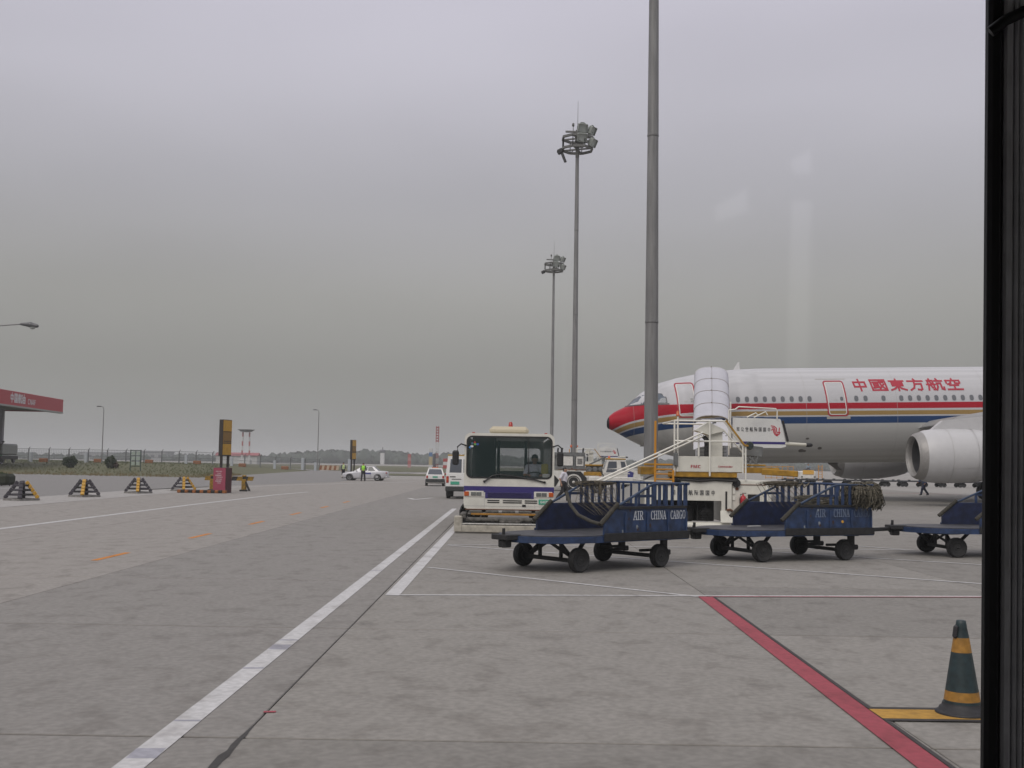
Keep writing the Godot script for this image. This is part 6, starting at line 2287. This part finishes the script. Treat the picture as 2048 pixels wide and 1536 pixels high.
func build_station() -> void:
	var t := thing("fuel_station_canopy", "red-edged fuel station canopy with white lettering at the left edge", "canopy", Vector3(-66, 0, -147), 0.0)
	var red := m("canopy_red", Color(0.38, 0.012, 0.03), 0.45)
	var under := m("canopy_soffit", Color(0.13, 0.125, 0.12), 0.7)
	# the long fascia runs away from the viewer
	var d := Vector3(-1.6, 0, -22).normalized()
	var side := Vector3(-d.z, 0, d.x) * -1.0
	var bas := Basis(d, Vector3.UP, d.cross(Vector3.UP))
	var outw := bas.z
	if outw.x < 0:
		outw = -outw
	var st := S()
	var c0 := Vector3(0, 9.5, 0)
	box(st, c0 + d * 3.0 - outw * 9.0, Vector3(38, 1.6, 18), 0.05, bas)
	obj("roof_deck", st, under, t)
	st = S()
	box(st, c0 + d * 3.0 + outw * 0.06, Vector3(38.2, 1.9, 0.12), 0.02, bas)
	obj("fascia", st, red, t)
	st = S()
	box(st, c0 + d * 22.1 - outw * 9.0, Vector3(0.12, 1.9, 18.1), 0.02, bas)
	obj("fascia", st, red, t)
	st = S()
	box(st, c0 + d * 3.0 - outw * 0.1 - Vector3(0, 1.05, 0), Vector3(38, 0.24, 0.6), 0.02, bas)
	obj("soffit_edge", st, m("soffit_edge_grey", Color(0.3, 0.31, 0.3), 0.6), t)
	# lettering on the fascia
	var lx := Transform3D(Basis(d, Vector3.UP, outw), c0 + outw * 0.125)
	var flip := -1.0 if lx.basis.determinant() < 0 else 1.0
	var to: Callable = func(p: Vector2, z: float) -> Vector3: return lx * Vector3(p.x, p.y, z + 0.01)
	st = S()
	glyphs(st, "中国航油", Vector2(1.25, 1.15), 1.42, 0.2, to)
	var wl := m("sign_white", Color(0.6, 0.57, 0.6), 0.6)
	obj("lettering", st, wl, t).position = d * 0.6 + Vector3(0, -0.5, 0)
	lettering("lettering", "CNAF", "Droid Sans", 0.75, 3.0, Transform3D(Basis(d, Vector3.UP, outw * flip), c0 + d * 8.6 + outw * 0.14 + Vector3(0, -0.15, 0)), wl, t)
	for k in 4:
		st = S()
		box(st, d * (-12.0 + 10.0 * k) - outw * 7.3 + Vector3(0, 4.4, 0), Vector3(0.7, 8.8, 0.7), 0.04, bas)
		obj("pillar", st, m("pillar_lilac", Color(0.30, 0.28, 0.34), 0.6), t)
	# tanker seen from behind beneath it
	t = thing("fuel_truck", "white fuel truck parked under the red canopy, tail lamps showing", "truck", Vector3(-72.5, 0.9, -158))
	var white := m("truck_white", Color(0.38, 0.40, 0.38), 0.45, 0.0, 0.3)
	var black := m("black_plastic")
	st = S()
	box(st, Vector3(0, 1.9, -2.5), Vector3(2.4, 1.6, 5.0), 0.2)
	obj("tank", st, white, t)
	st = S()
	box(st, Vector3(0, 0.75, -2.5), Vector3(2.3, 0.5, 5.4), 0.04)
	obj("chassis", st, black, t)
	for e in [[-0.7, 2.3, 0.5, 1.0], [0.1, 1.7, 0.35, 0.5], [0.75, 2.2, 0.3, 0.9], [0.2, 2.45, 0.5, 0.35]]:
		st = S()
		box(st, Vector3(e[0], e[1], 0.03), Vector3(e[2], e[3], 0.08), 0.02)
		obj("rear_panel", st, black if e[3] > 0.6 else m("loader_grey"), t)
	st = S()
	tube(st, [Vector3(1.05, 1.0, 0.1), Vector3(1.1, 2.6, 0.1), Vector3(1.3, 2.9, 0.05)], 0.06, 6)
	box(st, Vector3(1.25, 2.95, 0.05), Vector3(0.4, 0.2, 0.2), 0.05)
	obj("hose_arm", st, black, t)
	st = S()
	box(st, Vector3(0.3, 1.02, 0.08), Vector3(2.0, 0.12, 0.1), 0.02)
	obj("bumper", st, white, t)
	for e in [[0.05, m("orange_lens")], [1.1, m("green_lens", Color(0.05, 0.35, 0.14), 0.2)], [0.9, m("red_lens")]]:
		st = S()
		box(st, Vector3(e[0], 0.88 if e[0] < 1.0 else 1.0, 0.14), Vector3(0.24, 0.14, 0.05), 0.02)
		obj("tail_lamp", st, e[1], t)
	for x in [-0.9, 0.9]:
		for z in [-0.8, -4.2]:
			wheel(t, Vector3(x, 0.45, z), 0.45, 0.3, 0.25, m("black_rubber"), m("gear_grey"), Vector3.RIGHT)
	# landmarks across the field
	var rw := m("mast_red", Color(0.34, 0.085, 0.085), 0.6)
	var ww := m("mast_white", Color(0.5, 0.5, 0.5), 0.6)
	t = thing("beacon_tower", "table-shaped tower with dark wide top on two red-and-white legs", "tower", Vector3(-113, 0, -480))
	st = S()
	lathe(st, [Vector2(0.6, 13.6), Vector2(2.2, 13.8), Vector2(3.7, 14.7), Vector2(3.3, 14.5), Vector2(1.0, 14.5)], Vector3.ZERO, Vector3.UP, 16)
	obj("dish", st, m("tower_dark", Color(0.06, 0.06, 0.075), 0.6), t)
	for x in [-1.4, 1.4]:
		for i in 7:
			st = S()
			box(st, Vector3(x * (1.0 + 0.02 * (7 - i)), 1.0 + i * 1.94, 0), Vector3(0.55, 1.94, 0.55))
			obj("leg_section", st, rw if i % 2 == 0 else ww, t)
	st = S()
	box(st, Vector3(0, 1.0, 0), Vector3(4.6, 2.0, 3.0), 0.1)
	obj("base", st, ww, t)
	t = thing("lattice_mast", "red and white lattice mast rising behind the hatchback", "mast", Vector3(-21.3, 0, -325))
	for i in 8:
		st = S()
		var w := 0.62 if i < 4 else 0.8
		for sx in [-1, 1]:
			for sz in [-1, 1]:
				bar(st, Vector3(sx * w * 0.5, i * 1.55, sz * w * 0.5), Vector3(sx * w * 0.5, i * 1.55 + 1.55, sz * w * 0.5), 0.12, 0.12)
		for k in 2:
			bar(st, Vector3(-w * 0.5, i * 1.55 + 0.775 * k, w * 0.5), Vector3(w * 0.5, i * 1.55 + 0.775 * (k + 1), w * 0.5), 0.1, 0.1)
			bar(st, Vector3(w * 0.5, i * 1.55 + 0.775 * k, w * 0.5), Vector3(-w * 0.5, i * 1.55 + 0.775 * (k + 1), w * 0.5), 0.1, 0.1)
			if i >= 5:
				box(st, Vector3(0, i * 1.55 + 0.4 + 0.8 * k, 0), Vector3(w * 0.8, 0.3, w * 0.8))
		obj("mast_section", st, rw if i in [0, 2, 5, 6, 7] else ww, t)
	t = thing("striped_hut_tower", "slim tower with pale, blue and yellow levels left of the lattice mast", "tower", Vector3(-22.9, 0, -322))
	for i in 5:
		st = S()
		box(st, Vector3(0, 0.6 + i * 1.2, 0), Vector3(1.0, 1.2, 1.0), 0.03)
		obj("level", st, [ww, m("tower_yellow", Color(0.4, 0.33, 0.2), 0.7), m("tower_yellow"), m("tower_blue", Color(0.08, 0.16, 0.32), 0.6), ww][i], t)
	st = S()
	box(st, Vector3(1.1, 2.2, 0), Vector3(0.7, 4.4, 0.6), 0.03)
	obj("dark_cabinet", st, m("tower_dark"), t)
	t = thing("red_hut", "small red and white hut on the airfield right of the sedan", "hut", Vector3(-36.0, 0, -400))
	for i in 4:
		st = S()
		box(st, Vector3(0, 0.6 + i * 1.2, 0), Vector3(1.1, 1.2, 1.1))
		obj("level", st, rw if i % 2 else m("mast_pink", Color(0.4, 0.2, 0.2), 0.6), t)
	t = thing("control_tower", "tiny pale tower standing out against the far trees", "tower", Vector3(-98, 0, -860))
	st = S()
	box(st, Vector3(0, 4.4, 0), Vector3(3.0, 8.8, 3.0), 0.2)
	obj("shaft", st, ww, t)
	st = S()
	lathe(st, [Vector2(1.8, 8.8), Vector2(2.6, 10.4), Vector2(2.2, 11.0), Vector2(0.4, 11.2), Vector2(0.3, 13.0)], Vector3.ZERO, Vector3.UP, 10)
	obj("cab", st, m("tower_dark"), t)
	t = thing("warning_board", "red and white board on a post beside the van's roof", "board", Vector3(-5.75, 0, -101))
	st = S()
	box(st, Vector3(0, 1.0, 0), Vector3(0.1, 2.0, 0.1))
	obj("post", st, ww, t)
	for i in 3:
		st = S()
		box(st, Vector3(0, 1.5 + 0.3 * i, 0.06), Vector3(0.62, 0.29, 0.06), 0.01)
		obj("board_panel", st, ww if i == 1 else rw, t)
	for e in [[-330.0, 950.0, 60.0, 5.5, "long low hazy building at the far left horizon"], [-285.0, 900.0, 26.0, 6.5, "blocky hazy building behind the left fence"], [-205.0, 930.0, 46.0, 4.6, "low hazy building just right of the bushes on the horizon"]]:
		st = S()
		box(st, Vector3(0, e[3] / 2, 0), Vector3(e[2], e[3], 20), 0.2)
		t = thing("far_building", e[4], "building", Vector3(e[0], 0, -e[1]))
		obj("wall", st, m("far_wall", Color(0.3, 0.3, 0.31), 0.8), t)
		st = S()
		box(st, Vector3(0, e[3] + 0.4, 0), Vector3(e[2] + 1, 0.8, 21), 0.1)
		obj("roof", st, m("far_roof", Color(0.14, 0.14, 0.16), 0.7), t)
		for i in int(e[2] / 6):
			st = S()
			box(st, Vector3(-e[2] / 2 + 3 + i * 6.0, e[3] * 0.55, 10.03), Vector3(3.0, e[3] * 0.35, 0.1))
			obj("window", st, m("tower_dark"), t)
	t = thing("red_roofed_shed", "long red-roofed shed beyond the fence near the pylon sign", "shed", Vector3(-121, 0, -500))
	st = S()
	box(st, Vector3(0, 1.8, 0), Vector3(18, 3.6, 6))
	obj("wall", st, ww, t)
	st = S()
	plate(st, [Vector2(-3.6, 3.6), Vector2(3.6, 3.6), Vector2(0, 5.0)], X(Vector3.ZERO, PI / 2), 19)
	obj("roof", st, m("shed_red", Color(0.28, 0.08, 0.09), 0.7), t)


func build_under_plane() -> void:
	# flat dollies waiting beyond the airliner
	var dk := m("dolly_dark", Color(0.03, 0.031, 0.036), 0.7)
	var proto: Node3D
	var xs := [32.3, 36.6, 40.9, 45.2, 49.6, 54.0]
	var words := ["flat dark container dolly just right of the yellow tractor", "second flat dark dolly right of the yellow tractor, behind the net heap", "flat dark dolly directly under the far engine's tail", "flat dark dolly left of the near engine inlet", "flat dark dolly behind the walking man under the engine", "rightmost flat dark dolly below the near engine"]
	for k in 6:
		var at := Vector3(xs[k], 0, -126.0 - k * 0.3)
		if k == 0:
			proto = thing("container_dolly", words[0], "dolly", at, 0.0, "flat container dollies in a row")
			var st := S()
			box(st, Vector3(0, 0.62, 0), Vector3(3.7, 0.16, 1.6), 0.02)
			box(st, Vector3(-2.15, 0.55, 0), Vector3(0.7, 0.08, 0.12), 0.01)
			obj("deck", st, dk, proto)
			for x in [-1.8, -0.6, 0.6, 1.8]:
				st = S()
				box(st, Vector3(x, 0.74, 0.76), Vector3(0.3, 0.12, 0.06), 0.01)
				obj("stop", st, dk, proto)
			for x in [-1.3, -0.9, 0.9, 1.3]:
				for z in [-0.6, 0.6]:
					wheel(proto, Vector3(x, 0.25, z), 0.25, 0.16, 0.12, m("black_rubber"), dk)
				st = S()
				box(st, Vector3(x, 0.42, 0), Vector3(0.16, 0.3, 1.3), 0.02)
				obj("axle_frame", st, dk, proto)
		else:
			dup(proto, at, 0.0, words[k])
	var t := thing("belt_tractor", "white and yellow ground tractor facing us under the airliner's belly", "tractor", Vector3(34.8, 0, -132))
	var white := m("tug_white")
	var st := S()
	box(st, Vector3(0, 1.05, -0.9), Vector3(1.8, 1.0, 2.2), 0.1)
	obj("body", st, white, t)
	st = S()
	box(st, Vector3(0, 1.42, 0.22), Vector3(1.3, 0.5, 0.08), 0.02)
	obj("yellow_front", st, m("bright_yellow", Color(0.6, 0.34, 0.06), 0.45), t)
	for x in [-0.75, 0.75]:
		st = S()
		box(st, Vector3(x, 0.9, 0.22), Vector3(0.24, 0.18, 0.06), 0.02)
		obj("headlight", st, m("headlight_glass"), t)
	st = S()
	box(st, Vector3(0, 0.62, 0.2), Vector3(1.7, 0.18, 0.12), 0.03)
	obj("bumper", st, m("black_plastic"), t)
	st = S()
	tube(st, [Vector3(-0.3, 1.6, -0.3), Vector3(-0.05, 1.85, -0.45), Vector3(0.3, 1.9, -0.45)], 0.04, 6)
	box(st, Vector3(0, 1.68, -0.2), Vector3(1.0, 0.1, 0.2), 0.03)
	obj("steering_gear", st, m("black_plastic"), t)
	for x in [-0.8, 0.8]:
		for z in [-0.2, -1.7]:
			wheel(t, Vector3(x, 0.36, z), 0.36, 0.25, 0.2, m("black_rubber"), m("gear_grey"), Vector3.RIGHT)
	t = thing("orange_railing", "row of orange railings beside the yellow tractor", "railing", Vector3(32.6, 0, -133.5))
	for i in 6:
		st = S()
		box(st, Vector3(-2.4 + i * 0.66, 1.35, 0), Vector3(0.06, 1.5, 0.06), 0.01)
		obj("post", st, m("ladder_orange"), t)
	for y in [0.7, 1.4, 2.05]:
		st = S()
		box(st, Vector3(-0.75, y, 0), Vector3(3.4, 0.06, 0.05), 0.01)
		obj("rail", st, m("ladder_orange"), t)
	t = thing("orange_ladder", "short upright orange ladder on the tractor's right side", "ladder", Vector3(36.15, 0, -131.6))
	for x in [-0.22, 0.22]:
		st = S()
		box(st, Vector3(x, 1.35, 0), Vector3(0.07, 1.9, 0.07), 0.01)
		obj("stile", st, m("ladder_orange"), t)
	for i in 6:
		st = S()
		box(st, Vector3(0, 0.6 + i * 0.3, 0), Vector3(0.4, 0.05, 0.05), 0.01)
		obj("rung", st, m("ladder_orange"), t)
	var blue_grey := m("work_shirt_blue_grey", Color(0.16, 0.2, 0.24), 0.85)
	var navy := m("navy_overall", Color(0.012, 0.018, 0.045), 0.85)
	person("driver in bluish work shirt seated high on the yellow tractor", Vector3(35.1, 0.72, -132.9), 0.0, {
		"pelvis": Vector3(0, 0.95, 0), "hl": Vector3(0.1, 0.92, 0), "hr": Vector3(-0.1, 0.92, 0), "kl": Vector3(0.14, 0.94, 0.42), "kr": Vector3(-0.14, 0.94, 0.42), "al": Vector3(0.14, 0.55, 0.46), "ar": Vector3(-0.14, 0.55, 0.46),
		"wl": Vector3(0.2, 1.1, 0.4), "wr": Vector3(-0.2, 1.1, 0.4), "el": Vector3(0.27, 1.12, 0.15), "er": Vector3(-0.27, 1.12, 0.15)}, {"shirt": blue_grey, "trousers": navy, "long": true})
	# walking figures
	person("person in navy overalls striding under the near engine", Vector3(30.1, 0, -82), deg_to_rad(-75), {
		"kl": Vector3(0.1, 0.53, 0.26), "al": Vector3(0.1, 0.14, 0.36), "kr": Vector3(-0.1, 0.5, -0.06), "ar": Vector3(-0.1, 0.14, -0.36), "chest": Vector3(0, 1.26, 0.06), "neck": Vector3(0, 1.43, 0.1), "head": Vector3(0, 1.55, 0.15), "sl": Vector3(0.18, 1.38, 0.08), "sr": Vector3(-0.18, 1.38, 0.08),
		"el": Vector3(0.25, 1.13, -0.06), "wl": Vector3(0.24, 0.93, 0.1), "er": Vector3(-0.25, 1.12, 0.16), "wr": Vector3(-0.22, 1.0, 0.36)}, {"shirt": m("overall_blue", Color(0.03, 0.055, 0.14), 0.85), "trousers": navy, "long": true})
	person("man in white short-sleeved shirt and dark trousers walking past the tug", Vector3(2.72, 0, -57.4), deg_to_rad(68), {
		"kl": Vector3(0.09, 0.52, 0.2), "al": Vector3(0.09, 0.1, 0.16), "kr": Vector3(-0.09, 0.5, -0.06), "ar": Vector3(-0.09, 0.16, -0.34), "chest": Vector3(0, 1.28, 0.03), "head": Vector3(0, 1.58, 0.06), "neck": Vector3(0, 1.45, 0.03),
		"el": Vector3(0.25, 1.14, -0.12), "wl": Vector3(0.27, 0.92, -0.04), "er": Vector3(-0.25, 1.14, -0.12), "wr": Vector3(-0.26, 0.9, -0.06)}, {"shirt": m("white_shirt", Color(0.58, 0.57, 0.63), 0.85), "trousers": m("dark_trousers")})
	st = S()
	box(st, Vector3(0, 0.17, 0), Vector3(0.42, 0.3, 0.14), 0.04)
	tube(st, [Vector3(-0.12, 0.3, 0), Vector3(-0.1, 0.4, 0), Vector3(0.1, 0.4, 0), Vector3(0.12, 0.3, 0)], 0.014, 5)
	var bag := obj("bag", st, m("bag_black", Color(0.015, 0.015, 0.016), 0.7))
	tag(bag, "black bag carried by the man in the white shirt", "bag")
	bag.position = Vector3(2.92, 0.42, -57.5)
	bag.rotation.y = 0.3
	var lime := m("lime_vest", Color(0.30, 0.68, 0.05), 0.7)
	person("man in lime vest and black trousers standing before the silver sedan", Vector3(-13.85, 0, -106), 0.1, {
		"kl": Vector3(0.13, 0.5, 0.01), "al": Vector3(0.17, 0.09, -0.02), "kr": Vector3(-0.13, 0.5, 0.01), "ar": Vector3(-0.17, 0.09, -0.02), "el": Vector3(0.26, 1.14, 0.02), "wl": Vector3(0.16, 1.08, 0.22), "er": Vector3(-0.26, 1.14, 0.02), "wr": Vector3(-0.14, 1.08, 0.22)},
		{"shirt": m("dark_shirt", Color(0.05, 0.06, 0.07), 0.85), "trousers": m("dark_trousers"), "vest": lime, "long": true})
	person("second vested man partly hidden by the sedan's bonnet", Vector3(-18.4, 0, -124), 0.6, {"el": Vector3(0.25, 1.14, 0.06), "wl": Vector3(0.18, 0.98, 0.22)},
		{"shirt": m("dark_shirt"), "trousers": m("dark_trousers"), "vest": m("pale_lime_vest", Color(0.42, 0.52, 0.24), 0.7), "long": true})


func build_foreground() -> void:
	# traffic cone
	var t := thing("traffic_cone", "dark green traffic cone with two yellow bands by the window frame", "traffic cone", Vector3(3.47, 0.006, -8.72))
	var green := m("cone_green", Color(0.02, 0.045, 0.052), 0.5, 0.0, 0.45, 3.0)
	var yel := m("cone_yellow", Color(0.42, 0.21, 0.03), 0.5, 0.0, 0.3, 3.0)
	var blk := m("cone_black", Color(0.022, 0.022, 0.026), 0.6, 0.0, 0.3, 3.0)
	var st := S()
	lathe(st, [Vector2(0.195, 0.0), Vector2(0.198, 0.015), Vector2(0.185, 0.024), Vector2(0.172, 0.03), Vector2(0.165, 0.05), Vector2(0.15, 0.056), Vector2(0.142, 0.085)], Vector3.ZERO, Vector3.UP, 32)
	obj("base", st, blk, t)
	var lv := [0.085, 0.105, 0.175, 0.465, 0.575, 0.70]
	for k in 5:
		st = S()
		var r0: float = 0.135 - (lv[k] - 0.085) * 0.158
		var r1: float = 0.135 - (lv[k + 1] - 0.085) * 0.158
		var pr := [Vector2(r0, lv[k]), Vector2(r1, lv[k + 1])]
		if k == 4:
			pr = [Vector2(r0, lv[k]), Vector2(r1 + 0.004, 0.655), Vector2(r1 + 0.004, 0.665), Vector2(r1, 0.68), Vector2(r1 - 0.002, 0.7), Vector2(r1 - 0.012, 0.705)]
		lathe(st, pr, Vector3.ZERO, Vector3.UP, 32, k == 4)
		obj(["collar", "yellow_band", "cone_shell", "yellow_band", "tip"][k], st, yel if k in [1, 3] else green, t)
	st = S()
	box(st, Vector3(-0.052, 0.62, 0.02), Vector3(0.03, 0.1, 0.05), 0.012, Basis(Vector3.BACK, -0.15))
	obj("torn_flap", st, blk, t)
	# window post at the right: rubber seal and a ribbed grey curtain of plastic
	t = thing("window_frame", "dark window post with black seal and ribbed grey panel at right", "window frame", Vector3(0.487, 0.0, -1.25))
	t.rotation.z = deg_to_rad(-1.2)
	var seal := m("seal_black", Color(0.006, 0.006, 0.007), 0.6)
	var rib := m("ribbed_grey", Color(0.66, 0.66, 0.67), 0.5, 0.0, 0.15, 3.0)
	st = S()
	box(st, Vector3(0.007, 1.7, 0), Vector3(0.016, 2.6, 0.016), 0.004)
	obj("rubber_seal", st, seal, t)
	var xx := 0.0165
	for k in 22:
		var w: float = 0.0125 if k % 11 == 0 else 0.0062
		st = S()
		box(st, Vector3(xx + w / 2, 1.7, -0.004), Vector3(w - 0.0012, 2.6, 0.02), 0.003)
		obj("rib", st, rib, t)
		xx += w
	st = S()
	box(st, Vector3(0.1, 1.7, -0.02), Vector3(0.18, 2.6, 0.02), 0.002)
	obj("backing", st, seal, t)
	# panes on either side of the post
	for e in [[-2.66, 0.008], [0.165, 1.66]]:
		st = S()
		box(st, Vector3((e[0] + e[1]) / 2, 1.85, -0.006), Vector3(e[1] - e[0], 1.72, 0.006))
		obj("pane", st, glass("window_glass", Color(0.7, 0.75, 0.75), 0.01), t)
	st = S()
	tube(st, [Vector3(-0.003, 2.345, 0.014), Vector3(0.012, 2.357, 0.02), Vector3(0.04, 2.372, 0.016), Vector3(0.16, 2.40, 0.012)], 0.0065, 8)
	obj("strap", st, seal, t)


func build_cabin() -> void:
	# the shuttle bus that the view is taken from: floor, roof, walls and windows
	var lining := m("cabin_lining", Color(0.11, 0.11, 0.112), 0.7)
	var st := S()
	box(st, Vector3(0, 0.5, 0), Vector3(10.2, 0.08, 2.62))
	struct("cabin_floor", st, m("cabin_floor_vinyl", Color(0.10, 0.10, 0.105), 0.6))
	st = S()
	box(st, Vector3(0, 3.08, 0), Vector3(10.2, 0.08, 2.62))
	struct("cabin_ceiling", st, lining)
	for x in [-5.06, 5.06]:
		st = S()
		box(st, Vector3(x, 0.85, 0), Vector3(0.08, 0.62, 2.62))
		box(st, Vector3(x, 2.88, 0), Vector3(0.08, 0.32, 2.62))
		box(st, Vector3(x, 1.9, 0), Vector3(0.08, 1.64, 0.12))
		struct("cabin_wall", st, lining)
	for e in [[0.79, 0.5], [2.84, 0.4]]:
		st = S()
		box(st, Vector3(0, e[0], -1.27), Vector3(10.04, e[1], 0.06))
		struct("cabin_wall", st, lining)
	for e in [[-3.6, 2.8], [3.6, 2.8]]:
		st = S()
		box(st, Vector3(e[0], 1.84, -1.27), Vector3(e[1], 1.6, 0.06))
		struct("cabin_wall", st, lining)
	var wall := CSGBox3D.new()
	wall.size = Vector3(10.04, 2.5, 0.06)
	wall.position = Vector3(0, 1.79, 1.28)
	wall.material = lining
	for poly in [[Vector2(1.75, 1.1), Vector2(4.7, 1.1), Vector2(4.7, 2.7), Vector2(1.75, 2.7)], [Vector2(-4.7, 1.1), Vector2(-2.0, 1.1), Vector2(-2.0, 2.7), Vector2(-4.7, 2.7)], [Vector2(0.680, 2.740), Vector2(0.800, 2.810), Vector2(0.800, 2.740), Vector2(0.830, 2.730), Vector2(0.680, 2.680)], [Vector2(0.930, 2.900), Vector2(1.020, 2.950), Vector2(1.020, 2.850), Vector2(0.950, 2.850)], [Vector2(0.940, 2.770), Vector2(1.020, 2.770), Vector2(1.010, 2.180), Vector2(0.920, 2.180)], [Vector2(0.550, 2.560), Vector2(0.560, 2.560), Vector2(0.560, 2.440), Vector2(0.550, 2.480)], [Vector2(0.170, 2.300), Vector2(0.180, 2.300), Vector2(0.180, 2.130), Vector2(0.170, 2.130)]]:
		var cut := CSGPolygon3D.new()
		cut.name = "window_opening"
		cut.operation = CSGShape3D.OPERATION_SUBTRACTION
		cut.polygon = PackedVector2Array(poly)
		cut.depth = 0.4
		cut.position = Vector3(0, -1.79, 0.2)
		cut.material = lining
		wall.add_child(cut, true)
	wall.name = numbered("cabin_wall")
	wall.set_meta("kind", "structure")
	add_child(wall)


func _ready() -> void:
	rng.seed = 20
	var cam := Camera3D.new()
	cam.name = "camera"
	cam.position = Vector3(0, 1.85, 0)
	cam.rotation_degrees = Vector3(4.07, 0, 0.9)
	cam.fov = 37.72
	cam.near = 0.05
	cam.far = 6000.0
	add_child(cam)
	var e := Environment.new()
	e.background_mode = Environment.BG_SKY
	var sm := PanoramaSkyMaterial.new()
	sm.panorama = sky_panorama()
	e.sky = Sky.new()
	e.sky.sky_material = sm
	e.tonemap_mode = Environment.TONE_MAPPER_LINEAR
	e.tonemap_exposure = 1.08
	e.sdfgi_enabled = true
	e.ssao_enabled = true
	e.ssil_enabled = true
	e.fog_enabled = true
	e.fog_density = 0.00048
	e.fog_light_color = Color(0.62, 0.625, 0.625)
	var we := WorldEnvironment.new()
	we.name = "world_environment"
	we.environment = e
	add_child(we)
	var sun := DirectionalLight3D.new()
	sun.name = "sun"
	sun.light_energy = 0.5
	sun.light_angular_distance = 40.0
	sun.light_color = Color(1.0, 0.97, 0.93)
	sun.rotation_degrees = Vector3(-47, -28, 0)
	sun.shadow_enabled = true
	add_child(sun)
	build_ground()
	build_far()
	build_poles()
	build_carts()
	build_airliner()
	build_bus()
	var near := build_loader()
	dup(near, Vector3(5.6, 0, -88), 0.0, "smaller, distant cargo loader beyond the tug, its logo wing raised")
	build_stairs()
	build_cars()
	build_tug()
	build_station()
	build_fence()
	build_roadside()
	build_under_plane()
	build_foreground()
	build_cabin()
